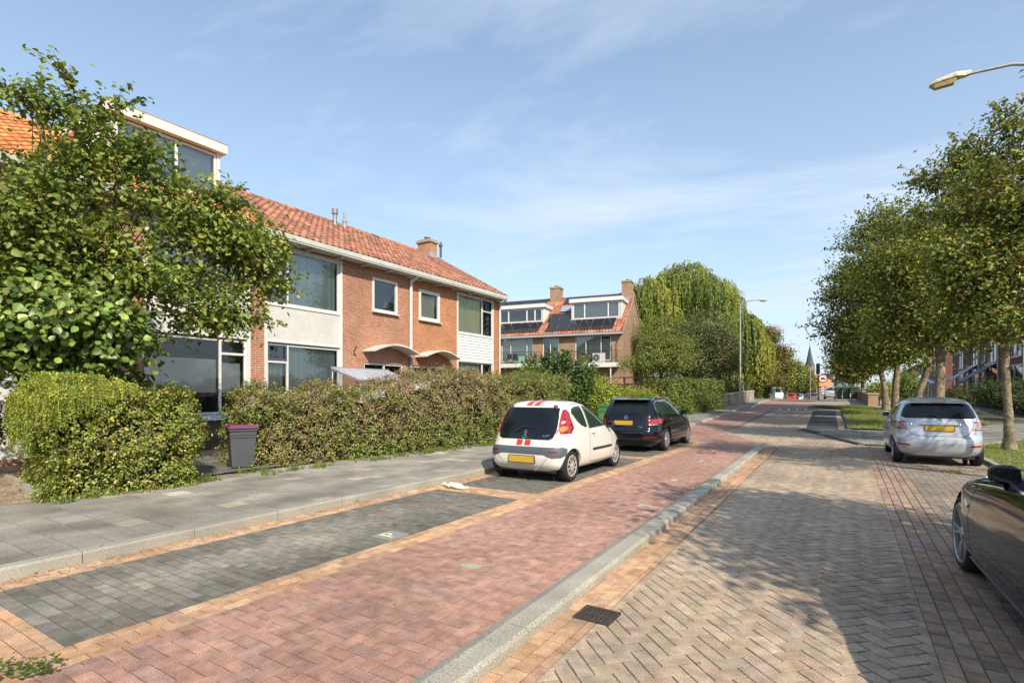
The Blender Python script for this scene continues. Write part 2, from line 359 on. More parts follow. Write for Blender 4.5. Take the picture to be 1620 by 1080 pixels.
def lumpy(p, s=1.1): return noise.noise(Vector(p)*s)
def hedge(name, P0, P1, th, z0, h, n, ls, cols, label, seed, brown=None, lump=.14, hfun=None, group=None, ntw=0, cat='hedge', mt=None, twc=(.27, .185, .105)):
    """front line P0->P1 on the street side; thickness th towards the left of that direction"""
    rg = np.random.default_rng(seed); rr = random.Random(seed)
    P0 = Vector((*P0, 0)); P1 = Vector((*P1, 0)); u = (P1-P0); Ln = u.length; u.normalize(); v = Vector((-u.y, u.x, 0))
    root = empty(name, (P0.x, P0.y, z0), label, cat, group=group)
    hf = hfun or (lambda s: h)
    # core
    cm = MB(); g = .15+lump*.5
    nu = max(2, int(Ln/.4)); 
    prof = [(g*1.15, 0), (g, .35), (g*1.1, .8), (g*2.2, .97), (th/2, 1.0), (th-g*2.2, .97), (th-g, .8), (th-g, 0)]
    rows = []
    for i in range(nu+1):
        s = g+(Ln-2*g)*i/nu; r_ = []
        for (a, b) in prof:
            zz = (hf(s)-g)*b; p = u*s+v*a; w = lumpy((p.x+P0.x, p.y+P0.y, zz), 1.6)*lump*.8
            a2 = a+(w if a < th/2 else -w); p = u*s+v*a2; r_.append((p.x, p.y, zz+(w if b > .9 else 0)))
        rows.append(r_)
    for i in range(nu):
        for j in range(len(prof)-1): cm.face([rows[i][j], rows[i+1][j], rows[i+1][j+1], rows[i][j+1]])
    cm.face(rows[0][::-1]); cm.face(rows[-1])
    cm.build('shaded_branch_core', mat('hedge_core', (.035, .032, .016), rough=1, noise_s=9, noise_amt=.6, spec=.05), root)  # branch mass coloured near-black, holding the shade of the gaps between leaves
    # leaves
    hm = hf(Ln/2); areas = np.array([Ln*hm*1.0, Ln*hm*.25, Ln*th, th*hm, th*hm]); areas = areas/areas.sum()
    side = rg.choice(5, size=n, p=areas); U = rg.random(n); W = rg.random(n)
    pos = np.zeros((n,3)); nr = np.zeros((n,3)); keep = np.ones(n, bool); uu = np.array(u); vv = np.array(v)
    for k in range(n):
        s_, a_, b_ = U[k]*Ln, 0., W[k]
        H_ = hf(s_)
        if side[k] == 0: nn = -vv; a_ = 0; zz = H_*b_
        elif side[k] == 1: nn = vv; a_ = th; zz = H_*b_
        elif side[k] == 2: nn = np.array([0,0,1.]); a_ = th*W[k]; zz = H_
        elif side[k] == 3: nn = -uu; s_ = 0; a_ = th*U[k]; zz = hf(0)*b_
        else: nn = uu; s_ = Ln; a_ = th*U[k]; zz = hf(Ln)*b_
        # round the top edges a little
        if zz > H_-.18 and side[k] != 2: a_ += (zz-H_+.18)*.5*(1 if side[k] == 0 else -1 if side[k] == 1 else 0)
        p = uu*s_+vv*a_+np.array([0,0,zz])
        q = (p[0]+P0.x, p[1]+P0.y, p[2])
        w = lumpy(q, 1.6)*lump+lumpy(q, 5)*lump*.7; hq = lumpy(q, 6.5)+.6*lumpy((q[0]+9,q[1],q[2]), 13)
        if hq < -.16 and side[k] < 2: keep[k] = rr.random() < .30; w -= .05
        p = p+nn*(w+rg.normal()*.05-.03)
        pos[k] = p; nr[k] = nn
    pos += rg.normal(size=(n,3))*.02; pos[:,2] = np.maximum(pos[:,2], .01)
    pal = np.array(cols); ci = rg.integers(0, len(pal), n); c = pal[ci]*(1+rg.normal(size=(n,1))*.25)
    if brown:
        for k in range(n):
            q = (pos[k,0]+P0.x, pos[k,1]+P0.y, pos[k,2]+z0)
            f = brown(q)
            if rg.random() < f: c[k] = np.array(twc)*rg.uniform(.5, 1.35)
    pos = pos[keep]; nr = nr[keep]; c = c[keep]; n = len(pos)
    sz = ls*rg.uniform(.6, 1.3, n)
    leaf_obj('leaves', mt or LEAF2, pos, nr*.8+np.array([0,0,.45])+rg.normal(size=(n,3))*.6, sz, np.clip(c, .008, .7), root)
    if ntw:
        tw = MB()
        for _ in range(ntw):
            s_ = rr.uniform(.05, Ln-.05); zz = rr.uniform(.05, hf(s_)*.98); q = u*s_; q = (q.x+P0.x, q.y+P0.y, zz+z0)
            if brown and rr.random() > brown(q)+.12: continue
            p = u*s_-v*(lumpy(q,1.6)*lump-.02); p.z = zz
            d = Vector((0,0,1))*rr.uniform(.3,1)+u*rr.uniform(-.7,.7)-v*rr.uniform(0,.3); d.normalize(); L_ = rr.uniform(.12,.45)
            m_ = p+d*L_*.5+Vector((rr.uniform(-.03,.03),)*3)
            tw.tube([p, m_, p+d*L_+u*rr.uniform(-.05,.05)], [.006,.004,.002], 3, cap=False)
        if tw.v: tw.build('twigs', mat('dry_twig', (.34,.25,.15), rough=.9, noise_s=5, noise_amt=.4), root)
    return root

def tuft_mesh(mb, x, y, z, r, h, n, cols, rr):
    for _ in range(n):
        a = rr.uniform(0, 6.283); d = r*math.sqrt(rr.random()); px, py = x+d*math.cos(a), y+d*math.sin(a)
        b = rr.uniform(0, 6.283); l = rr.uniform(.1,.6)*h; hh = h*rr.uniform(.5, 1.1); w = .004+h*.03
        cx, cy = math.cos(b), math.sin(b); c = vary(rr.choice(cols), .25, rr)
        mb.face([(px-cy*w, py+cx*w, z), (px+cy*w, py-cx*w, z), (px+cx*l, py+cy*l, z+hh)], c)
# ------------------------------------------------------------ ground
def clip(poly, conv):
    out = poly
    n = len(conv)
    for i in range(n):
        ax, ay = conv[i]; bx, by = conv[(i+1) % n]
        res = []; m = len(out)
        if not m: return []
        ds = [(bx-ax)*(q[1]-ay)-(by-ay)*(q[0]-ax) for q in out]
        for k in range(m):
            p, q = out[k], out[(k+1) % m]; dp, dq = ds[k], ds[(k+1) % m]
            if dp >= 0: res.append(p)
            if (dp >= 0) != (dq >= 0):
                t = dp/(dp-dq); res.append((p[0]+(q[0]-p[0])*t, p[1]+(q[1]-p[1])*t))
        out = res
    return out
def ccw(p):
    a = sum(p[i][0]*p[(i+1) % len(p)][1]-p[(i+1) % len(p)][0]*p[i][1] for i in range(len(p)))
    return p if a > 0 else p[::-1]
def bricks(name, zones, cols, m, L=.21, W=.105, pat='y', j=.006, dz=0., var=.16, odd=None, jit=.0008, hf=hgt, label=None, patch=None):
    mb = MB(); rr = random.Random(name)
    for z in zones:
        z = ccw(z); x0 = min(p[0] for p in z); x1 = max(p[0] for p in z); y0 = min(p[1] for p in z); y1 = max(p[1] for p in z)
        rects = []
        if pat == 'y':
            ni = int((x1-x0)/W)+2; nj = int((y1-y0)/L)+3
            for a in range(ni):
                o = (a % 2)*L/2+rr.uniform(-.01,.01)
                for b in range(-1, nj):
                    rects.append([(x0+a*W, y0+b*L-o), (x0+a*W+W, y0+b*L-o), (x0+a*W+W, y0+b*L+L-o), (x0+a*W, y0+b*L+L-o)])
        elif pat == 'x':
            ni = int((y1-y0)/W)+2; nj = int((x1-x0)/L)+3
            for a in range(ni):
                o = (a % 2)*L/2
                for b in range(-1, nj):
                    rects.append([(x0+b*L-o, y0+a*W), (x0+b*L+L-o, y0+a*W), (x0+b*L+L-o, y0+a*W+W), (x0+b*L-o, y0+a*W+W)])
        else:
            ph = 0 if pat == 'h' else math.radians(45); c, s = math.cos(ph), math.sin(ph)
            cx, cy = (x0+x1)/2, (y0+y1)/2; R_ = int(math.hypot(x1-x0, y1-y0)/2/W)+3
            for a in range(-R_, R_+1):
                for b in range(-R_, R_+1):
                    k = (a-b) % 4
                    if k == 0: q = [(a,b),(a+2,b),(a+2,b+1),(a,b+1)]
                    elif k == 3: q = [(a,b),(a+1,b),(a+1,b+2),(a,b+2)]
                    else: continue
                    mxx, myy = (q[0][0]+q[2][0])/2*W, (q[0][1]+q[2][1])/2*W
                    mx_, my_ = cx+mxx*c-myy*s, cy+mxx*s+myy*c
                    if mx_ < x0-.2 or mx_ > x1+.2 or my_ < y0-.2 or my_ > y1+.2: continue
                    rects.append([(cx+p*W*c-r*W*s, cy+p*W*s+r*W*c) for p, r in q])
        for q in rects:
            mxx = sum(p[0] for p in q)/4; myy = sum(p[1] for p in q)/4
            sc = []
            e1 = math.dist(q[0], q[1]); e2 = math.dist(q[1], q[2])
            for p in q:
                # shrink each side by half a joint
                ux, uy = (q[1][0]-q[0][0])/e1, (q[1][1]-q[0][1])/e1; vx, vy = (q[2][0]-q[1][0])/e2, (q[2][1]-q[1][1])/e2
                du = (p[0]-mxx)*ux+(p[1]-myy)*uy; dv = (p[0]-mxx)*vx+(p[1]-myy)*vy
                du *= (e1-j)/e1; dv *= (e2-j)/e2
                sc.append((mxx+du*ux+dv*vx, myy+du*uy+dv*vy))
            pl = clip(sc, z)
            if len(pl) < 3: continue
            ar = abs(sum(pl[i][0]*pl[(i+1) % len(pl)][1]-pl[(i+1) % len(pl)][0]*pl[i][1] for i in range(len(pl))))/2
            if ar < .0008: continue
            base = rr.choice(cols)
            if odd and rr.random() < odd[0]: base = odd[1]
            c_ = vary(base, var, rr)
            pn = noise.noise(Vector((mxx*1.1, myy*.7, 3.3)))*.24+noise.noise(Vector((mxx*.5, myy*.22, 8)))*.24+noise.noise(Vector((mxx*3, myy*2, 5)))*.10
            k_ = 1+pn
            if patch: k_ *= patch(mxx, myy)
            c_ = tuple(v_*k_ for v_ in c_)
            zo = rr.uniform(-jit, jit); ta, tb = rr.uniform(-.008,.008)*(jit/.0008), rr.uniform(-.008,.008)*(jit/.0008)
            near = myy < 16
            top = []; b = .004 if near else 0
            zf = lambda x, y: hf(y)+dz+zo+(x-mxx)*ta+(y-myy)*tb
            if near and b:
                inn = [(mxx+(p[0]-mxx)*(1-.06), myy+(p[1]-myy)*(1-.06)) for p in pl]
                T = [(x, y, zf(x, y)) for x, y in inn]; O = [(x, y, zf(x, y)-.0035) for x, y in pl]
                mb.face(T, c_)
                n = len(pl)
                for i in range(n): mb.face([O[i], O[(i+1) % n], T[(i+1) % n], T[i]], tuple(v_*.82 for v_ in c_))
            else:
                O = [(x, y, zf(x, y)) for x, y in pl]; mb.face(O, c_)
            if myy < 12:
                n = len(pl)
                for i in range(n):
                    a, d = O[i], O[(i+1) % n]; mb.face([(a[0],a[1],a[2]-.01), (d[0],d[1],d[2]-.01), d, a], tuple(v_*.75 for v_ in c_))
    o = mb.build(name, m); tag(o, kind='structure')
    return o
PAV = mat('paver', attr=True, rough=.9, spec=.25, noise_s=120, noise_amt=.55, bump=.4, scale2=(9, .22))
PAVT = mat('paver_tile', attr=True, rough=.92, spec=.2, noise_s=85, noise_amt=.6, bump=.5, scale2=(1.6, .25))
def strip_sheet(name, xs, Y0, Y1, dz, m, step=2., hf=hgt, kind='structure'):
    mb = MB(); n = max(1, int((Y1-Y0)/step))
    for i in range(n):
        a = Y0+(Y1-Y0)*i/n; b = Y0+(Y1-Y0)*(i+1)/n
        for k in range(len(xs)-1):
            mb.face([(xs[k],a,hf(a)+dz),(xs[k+1],a,hf(a)+dz),(xs[k+1],b,hf(b)+dz),(xs[k],b,hf(b)+dz)])
    o = mb.build(name, m); return tag(o, kind=kind)
strip_sheet('ground', [-900,-120,-40,-15,-9,-6.5], -40, 120, -.05, mat('soil_far', (.10,.10,.06), rough=1, noise_s=2, noise_amt=.3))
strip_sheet('ground', [2.5,9,40,120,900], -40, 120, -.05, mat('soil_far'))
strip_sheet('ground', [-900,-100,100,900], 120, 1800, -.06, mat('soil_far'), step=120)
strip_sheet('road_bed', [-6.5,-2,2.5], -40, 120, -.008, mat('joint_sand', (.17,.14,.105), rough=1, noise_s=60, noise_amt=.35, scale2=(1.3,.3), spec=.05), step=1)
# colours
OR = [(.49,.295,.175), (.455,.28,.165), (.51,.325,.195), (.44,.28,.18)]
RED = [(.37,.21,.16), (.35,.20,.152), (.39,.225,.17), (.35,.215,.17)]
DK = [(.155,.142,.118), (.138,.127,.106), (.17,.156,.13)]
BG = [(.39,.30,.215), (.37,.285,.20), (.405,.315,.23), (.355,.275,.205), (.375,.275,.195)]
BR = [(.36,.245,.17), (.33,.225,.165), (.385,.255,.17), (.335,.245,.19)]
def wear(x, y):
    # pale sandy wear down the middle of the near bay
    return 1+.9*math.exp(-((x+5.05)/.42)**2)*max(0, min(1, 1-abs(y-3.6)/3.2))
bricks('gutter_strip', [[(-6.09,-2),(-5.8,-2),(-5.8,18),(-6.09,18)]], OR, PAV, pat='y', W=.145)
bays = [(1.33,6.85),(7.35,12.6),(13.05,17.9)]
bricks('parking_bay', [[(-5.8,a),(-4.18,a),(-4.18,b),(-5.8,b)] for a, b in bays], DK, PAV, pat='x', j=.010, var=.10, patch=wear)
dv = [(-2,1.33),(6.85,7.35),(12.6,13.05),(17.9,18.3)]
bricks('parking_divider', [[(-5.8,a),(-4.18,a),(-4.18,b),(-5.8,b)] for a, b in dv], OR, PAV, pat='x')
bricks('edge_strip', [[(-4.18,-2),(-3.87,-2),(-3.87,18.3),(-4.18,18.3)]], OR, PAV, pat='y', W=.1033)
bricks('red_road', [[(-3.87,-2),(-1.85,-2),(-1.85,1),(-2.2,17),(-3.87,17)], [(-3.87,17),(-2.2,17),(-2.6,19.2),(-3.87,19.2)],
    [(-5.2,18.3),(-3.87,18.3),(-3.87,19.2),(-5.35,19.2)], [(-5.35,19.2),(-2.6,19.2),(-4.33,23),(-6.1,23)], [(-6.1,23),(-4.33,23),(-4.25,39.3),(-6.1,39.3)]], RED, PAV, pat='h', var=.10, odd=(.003,(.36,.34,.26)))
bricks('grey_band', [[(-4.33,23),(-4.10,23),(-4.02,39.3),(-4.25,39.3)]], [(.17,.16,.145)], PAV, pat='y')
bricks('gutter_strip', [[(-1.80,-2),(-1.385,-2),(-1.72,17),(-2.1,17)]], OR, PAV, pat='y', W=.112)
bricks('main_road', [[(-1.385,-2),(.46,-2),(.46,19.2),(-1.70,17.4)], [(-2.2,17),(-1.70,17.3),(.46,19.2),(-2.6,19.2)],
    [(-2.6,19.2),(.46,19.2),(.46,20.5),(-1.9,25),(-4.33,23)], [(-4.33,23),(-1.9,25),(-1.5,26.1),(-4.10,26.1)], [(-4.10,26.1),(-1.5,26.1),(-1.83,39.3),(-4.02,39.3)]],
    BG, PAV, pat='h45', j=.007, var=.10, jit=.0010)
bricks('side_strip', [[(.46,-2),(1.0,-2),(1.0,19.3),(.46,19.3)]], BR, PAV, pat='y', W=.108, j=.008)
bricks('parking_bay', [[(1.0,-2),(2.66,-2),(2.66,19.3),(1.0,19.3)]], [(.27,.22,.17),(.24,.20,.16),(.29,.235,.18)], PAV, pat='x', j=.009)
# far right bay of dark blocks with pale dividing lines
strip = [(-.28-.027*0,26.1)]
bricks('parking_bay', [[(-1.5+.02,26.1),(-.3,26.1),(-.62,39),(-1.81,39)]], [(.055,.058,.062),(.07,.07,.072)], PAV, pat='x', j=.006, var=.1)
bricks('side_strip', [[(-.3,26.1),(-.02,26.1),(-.34,39),(-.62,39)]], BR, PAV, pat='y')
mb = MB()
for y in (28.6, 31.2, 34.2, 36.8): mb.box(-1.55, -.45, y, y+.12, hgt(y)+.002, hgt(y)+.012)
tag(mb.build('bay_line', mat('white_paint_worn', (.42,.41,.38), rough=.8, noise_s=30, noise_amt=.3)), kind='structure')
# crossing pavement on the right, with its low kerbs
SLAB = [(.235,.22,.195), (.215,.20,.18), (.26,.245,.215), (.20,.19,.17)]
bricks('side_path', [[(-1.6,25.2),(.45,19.6),(2.7,19.9),(3.0,25.8),(.2,25.8)], [(2.7,19.9),(4.7,23.3),(5.6,31),(3.0,25.8)], [(4.7,23.3),(9,27),(9,33),(5.6,31)]], SLAB, PAVT, L=.3, W=.3, pat='y', dz=.03, var=.1)
bricks('side_path', [[(4.7,23.3),(30,42),(30,60),(5.6,31)]], [(.10,.10,.10)], PAVT, L=.6, W=.6, pat='y', dz=.02, var=.06)
KERB = mat('kerb_concrete', (.33,.305,.255), rough=.92, noise_s=120, noise_amt=.5, bump=.5, scale2=(1.2,.2), spec=.2)
def kerb_line(name, pts, w, h, base=-.05, n=1.0, m=KERB, ch=.02, side=1, hf=hgt):
    mb = MB()
    for (x0,y0),(x1,y1) in zip(pts, pts[1:]):
        Ln = math.dist((x0,y0),(x1,y1)); k = max(1, round(Ln/n)); ux, uy = (x1-x0)/Ln, (y1-y0)/Ln; px, py = -uy*side, ux*side
        for i in range(k):
            a = Ln*i/k+.004; b = Ln*(i+1)/k-.004; j = R.uniform(-.003,.003)
            def V(s, o, z): X = x0+ux*s+px*o; Y = y0+uy*s+py*o; return (X, Y, hf(Y)+z+j)
            prof = [(0,base),(0,h-ch),(ch*.8,h),(w,h),(w,base)]
            for p, q in zip(prof, prof[1:]): mb.face([V(a,*p), V(b,*p), V(b,*q), V(a,*q)])
            mb.face([V(a,*p) for p in prof][::-1]); mb.face([V(b,*p) for p in prof])
    o = mb.build(name, m); return tag(o, kind='structure')
kerb_line('kerb', [(-6.09,-3),(-6.09,18.3)], .14, .11)
kerb_line('kerb', [(-6.09,18.3),(-5.1,18.3),(-6.1,23),(-6.1,62)], .14, .10)
kerb_line('kerb', [(-1.6,25.1),(-.95,23.6)], .13, .07, m=mat('kerb_dark', (.10,.09,.075), rough=.9, noise_s=30, noise_amt=.3))
kerb_line('kerb', [(-.6,22.5),(.42,19.6)], .13, .07, m=mat('kerb_dark'), side=-1)
kerb_line('kerb', [(.0,26.1),(-.32,39)], .14, .09, m=mat('kerb_dark'), side=-1)
kerb_line('kerb', [(2.66,-3),(2.66,19.6),(4.6,23.1)], .12, .08, side=-1)
# wide concrete separator between the red lane and the main road
mb = MB(); SEP = mat('separator_concrete', (.36,.33,.27), rough=.9, noise_s=95, noise_amt=.62, bump=.6, scale2=(1.6,.2), spec=.2)
def sx(y): return -1.63-.0195*(y+2)
y = -2.0
while y < 17.05:
    y2 = min(y+.995, 17.1); j = R.uniform(-.002,.002); w = .33
    pr = [(-.02,-.02),(-.02,.055),(-.05,.075),(-.20,.072),(-w+.03,.03),(-w,.004),(-w,-.02)]
    ya, yb = y+.003, y2-.003
    if y2 >= 17.1: pr2 = [(o_, min(z_, .012)) for o_, z_ in pr]
    else: pr2 = pr
    for p, q, r_, s_ in zip(pr, pr[1:], pr2, pr2[1:]):
        mb.face([(sx(ya)+p[0],ya,p[1]+j),(sx(yb)+r_[0],yb,r_[1]+j),(sx(yb)+s_[0],yb,s_[1]+j),(sx(ya)+q[0],ya,q[1]+j)])
    mb.face([(sx(ya)+p[0],ya,p[1]+j) for p in pr]); mb.face([(sx(yb)+p[0],yb,p[1]+j) for p in pr2][::-1])
    y = y2
tag(mb.build('kerb_separator', SEP), kind='structure')
# pavement on the left
TL = [(.275,.25,.21), (.265,.24,.205), (.285,.26,.22), (.255,.235,.20)]
bricks('pavement', [[(-6.23,-3),(-6.23,18.3),(-9.7,18.3),(-9.7,-3)]], TL, PAVT, L=.3, W=.3, pat='x', dz=.108, j=.0035, var=.035, odd=(.03,(.42,.37,.285)))
bricks('pavement', [[(-6.1,18.35),(-5.2,18.35),(-6.15,22.9),(-6.24,22.9)], [(-6.24,18.3),(-6.24,62),(-8.3,62),(-9.7,28),(-9.7,18.3)]], TL, PAVT, L=.3, W=.3, pat='x', dz=.10, j=.006, var=.07)
strip_sheet('pavement_bed', [-9.8,-6.2], -4, 62, .095, mat('joint_sand'))
SOIL = mat('garden_soil', (.30,.235,.165), rough=1, noise_s=22, noise_amt=.4, bump=.8, scale2=(2.5,.2), spec=.05)
mb = MB(); rr_ = random.Random(5)
for i in range(60):
    for k in range(40):
        x0 = -15.5+k*.15; y0 = -3+i*.16
        if x0 > -9.62: continue
        P = [(x0+a*.15, y0+b*.16) for a, b in ((0,0),(1,0),(1,1),(0,1))]
        mb.face([(px, py, .10+noise.noise(Vector((px*2,py*2,0)))*.025+max(0, min(1, (-px-10)/3))*.06) for px, py in P])
tag(mb.build('garden_soil', SOIL), kind='structure')
strip_sheet('front_garden', [-14,-9.6], 6.6, 26, .14, mat('garden_soil'))
bricks('garden_path', [[(-14,5.0),(-9.6,5.0),(-9.6,6.6),(-14,6.6)]], [(.20,.185,.165),(.17,.16,.145)], PAVT, L=.2, W=.1, pat='x', dz=.165, j=.008)
# crest of the bridge and beyond
strip_sheet('bridge_deck', [-6.1,-2.3], 39.3, 66, -.001, mat('red_road_far', (.33,.185,.15), rough=.9, noise_s=6, noise_amt=.15), step=1)
strip_sheet('bridge_path', [-2.3,3.5], 42.5, 66, .03, mat('slab_far', (.30,.245,.20), rough=.9, noise_s=6, noise_amt=.2), step=1)
strip_sheet('far_road', [-6.5,3.5], 66, 420, .004, mat('asphalt', (.12,.115,.11), rough=.9, noise_s=8, noise_amt=.15), step=3)
# hump markings
W_ = mat('road_paint', (.72,.70,.66), rough=.7, noise_s=25, noise_amt=.2)
mb = MB(); h_ = lambda y, d=.004: hgt(y)+d
def flat(mb, P, d=.006): mb.face([(x, y, hgt(y)+d) for x, y in ccw(P)])
flat(mb, [(-4.1,40.3),(-2.1,40.3),(-2.1,40.42),(-4.1,40.42)])
for x in (-3.8,-3.3,-2.8,-2.3): flat(mb, [(x-.07,39.5),(x+.07,39.5),(x+.07,40.3),(x-.07,40.3)])
flat(mb, [(-5.9,41.5),(-5.75,41.5),(-6.0,48),(-6.15,48)]); flat(mb, [(-5.25,35.8),(-4.85,36.4),(-4.85,36.7),(-5.35,36.2)])
tag(mb.build('road_marking', W_), kind='structure')
bricks('grey_band', [[(-4.1,39.3),(-2.1,39.3),(-2.1,40.9),(-4.1,40.9)]], [(.13,.125,.12)], PAV, pat='x', dz=.001)
bricks('side_strip', [[(-2.1,39),(.1,39),(.1,40.3),(-2.1,40.3)]], [(.2,.19,.17)], PAV, pat='x', dz=.001)
# parking letter tile
mb = MB(); mb.box(-4.50,-4.20,4.17,4.47,.0,.009)
tag(mb.build('paving_tile', mat('grey_tile', (.26,.245,.215), rough=.9, noise_s=120, noise_amt=.2)), kind='structure')
def letter_P(mb, cx, cy, h, z):
    # upright when read facing -X; stem along X, bowl towards +Y
    s = h/7.; T = lambda a, b: (cx+h/2-b*s, cy-h*.32+a*s, z)   # a: right, b: up
    mb.face([T(0,0),T(1.1,0),T(1.1,7),T(0,7)])
    O, I = [], []
    for k in range(13):
        t = math.pi/2-math.pi*k/12; O.append(T(2.3+2.1*math.cos(t), 4.9+2.1*math.sin(t))); I.append(T(2.3+1.1*math.cos(t), 4.9+1.15*math.sin(t)))
    O = [T(1.1,7)]+O+[T(1.1,2.8)]; I = [T(1.1,6.05)]+I+[T(1.1,3.75)]
    for a in range(len(O)-1): mb.face([O[a],O[a+1],I[a+1],I[a]])
mb = MB(); letter_P(mb, -4.35, 4.31, .2, .0125)
tag(mb.build('parking_letter', mat('yellow_white_paint', (.75,.70,.45), rough=.7)), kind='structure')
# grass
GR = [(.19,.25,.05), (.24,.28,.06), (.16,.21,.045), (.30,.29,.09)]
GRM = mat('grass_blades', attr=True, rough=.6, spec=.25, trans=.3)
def poly_area_pts(poly, n, rr):
    x0 = min(p[0] for p in poly); x1 = max(p[0] for p in poly); y0 = min(p[1] for p in poly); y1 = max(p[1] for p in poly); res = []
    poly = ccw(poly)
    while len(res) < n:
        x, y = rr.uniform(x0,x1), rr.uniform(y0,y1)
        if all((poly[(i+1)%len(poly)][0]-poly[i][0])*(y-poly[i][1])-(poly[(i+1)%len(poly)][1]-poly[i][1])*(x-poly[i][0]) >= 0 for i in range(len(poly))): res.append((x,y))
    return res
def lawn(poly, n, dz, h=.07, tn=7, seed=1):
    mb = MB(); p = ccw(poly); cx = sum(q[0] for q in p)/len(p); cy = sum(q[1] for q in p)/len(p)
    N = 14
    ring = [(a[0]+(b[0]-a[0])*t/N, a[1]+(b[1]-a[1])*t/N) for a, b in zip(p, p[1:]+p[:1]) for t in range(N)]
    for rI in range(8):
        for a, b in zip(ring, ring[1:]+ring[:1]):
            f0, f1 = rI/8, (rI+1)/8
            q = [(cx+(a[0]-cx)*f0, cy+(a[1]-cy)*f0), (cx+(a[0]-cx)*f1, cy+(a[1]-cy)*f1), (cx+(b[0]-cx)*f1, cy+(b[1]-cy)*f1), (cx+(b[0]-cx)*f0, cy+(b[1]-cy)*f0)]
            if rI == 0: q = q[1:]+[q[0]]; q = [q[3], q[0], q[1]]
            mb.face([(x, y, hgt(y)+dz) for x, y in q])
    tag(mb.build('verge', mat('verge_soil', (.17,.19,.06), rough=1, noise_s=5, noise_amt=.4, scale2=(30,.3))), kind='structure')
    g = MB(); rr = random.Random(seed)
    for x, y in poly_area_pts(p, n, rr): tuft_mesh(g, x, y, hgt(y)+dz, .10, h*rr.uniform(.6,1.4), tn, GR, rr)
    tag(g.build('grass', GRM), 'short green and straw grass covering the verge', 'grass', kind='stuff')
lawn([(2.8,4),(2.8,19.6),(4.65,23),(5.2,23),(5.2,4)], 3200, .06, seed=3)
lawn([(.16,26.2),(3.0,26.0),(5.4,31.5),(4.6,40),(1.6,41.5),(-.1,40.6),(-.2,39)], 4200, .06, h=.09, seed=4)
lawn([(-2.3,43.2),(-.3,40.6),(1.6,41.5),(1.0,43.4)], 900, .07, h=.09, seed=9)
# weeds and tufts along hedge feet, kerbs and joints
def weeds(pts, label, seed, r=.14, h=.12, n=40, cols=None, nm='weeds'):
    g = MB(); rr = random.Random(seed)
    for x, y, z, k in pts: tuft_mesh(g, x, y, z, r*k, h*k, int(n*k), cols or [(.13,.2,.035),(.10,.16,.03),(.18,.21,.05)], rr)
    tag(g.build(nm, GRM), label, 'weeds', kind='stuff')
rr = random.Random(21)
weeds([(rr.uniform(-9.45,-9.1)+(.06 if y<5 else .25), y, .11, rr.uniform(.4,1.1)) for y in [rr.uniform(2.7,4.9) for _ in range(16)]]+
      [(-8.98-rr.uniform(0,.25)+(y-5)*.045, y, .11, rr.uniform(.4,1.2)) for y in [rr.uniform(5.7,13) for _ in range(42)]]+
      [(-9.25,4.75,.11,1.3),(-9.2,4.95,.11,1.1),(-9.35,4.6,.11,1.2),(-9.55,5.75,.11,1.2),(-9.4,6.0,.11,1.1)], 'green weeds growing along the foot of the hedges', 31, h=.13)
weeds([(-6.10,1.75,.0,.5),(-6.05,2.3,.0,.35),(-6.17,2.25,.11,.25),(-6.10,5.35,.02,.8),(-6.2,5.2,.11,.4),(-5.95,7.9,.0,.5),(-7.2,4.5,.11,.25),(-6.6,8.3,.11,.3),(-6.5,6.2,.11,.25)], 'tiny weeds growing in the pavement kerb joints', 33, r=.07, h=.05, n=34)
weeds([(rr.uniform(1.3,2.6), rr.uniform(13.2,15), .0, rr.uniform(.3,1)) for _ in range(16)]+[(.9,19.5,.03,1),(.6,19.2,.0,.8),(-.9,23.3,.03,.8),(-1.2,24.6,.03,.7),(.2,25.6,.05,1.2),(.5,25.4,.05,1.2),(1.5,19.6,.02,1),(2,19.6,.02,1)], 'pale dry weeds between the bay pavers by the silver car', 34, r=.16, h=.08, n=30, cols=[(.25,.25,.09),(.16,.2,.05)])
g = MB(); rr = random.Random(8)
for (x, y, r_) in ((-4.05,.95,.16),(-3.9,1.12,.1),(-4.3,.86,.12),(-3.95,.8,.13)):
    for _ in range(60):
        a = rr.uniform(0,6.28); l = rr.uniform(.3,1)*r_; c = vary((.10,.17,.03), .3, rr); px, py = x+l*math.cos(a), y+l*math.sin(a); z = rr.uniform(.01,.08)
        s_ = rr.uniform(.015,.03); g.face([(px-s_,py,z),(px,py-s_*.6,z+.01),(px+s_,py,z+.005),(px,py+s_*.6,z+.012)], c)
tag(g.build('weed_clump', GRM), 'leafy green weed clump on the orange bricks at the corner of the parking bay', 'weed', kind='stuff')
# dry leaves and dirt in the gutter and on the road
g = MB(); rr = random.Random(44)
for _ in range(900):
    if rr.random() < .6: x, y, z = -6.07+abs(rr.gauss(0,.10)), rr.uniform(1.2,9), .006
    else: x, y, z = rr.uniform(-9.2,2.6), rr.uniform(1,16), .012
    if x < -6.1: z = .118
    if -2.05 < x < -1.6: z = .085
    s_ = rr.uniform(.006,.016); a = rr.uniform(0,3.14); c_, d_ = math.cos(a)*s_, math.sin(a)*s_
    g.face([(x-c_,y-d_,z),(x+d_*.6,y-c_*.6,z+.004),(x+c_,y+d_,z+.003),(x-d_*.6,y+c_*.6,z+.005)], vary(rr.choice([(.30,.18,.07),(.42,.27,.10),(.16,.10,.05)]), .3, rr))
tag(g.build('fallen_leaves', mat('dry_leaf', attr=True, rough=.8)), 'small dry brown leaves scattered in the gutter and on the bricks', 'leaves', kind='stuff')
g = MB(); rr = random.Random(46)
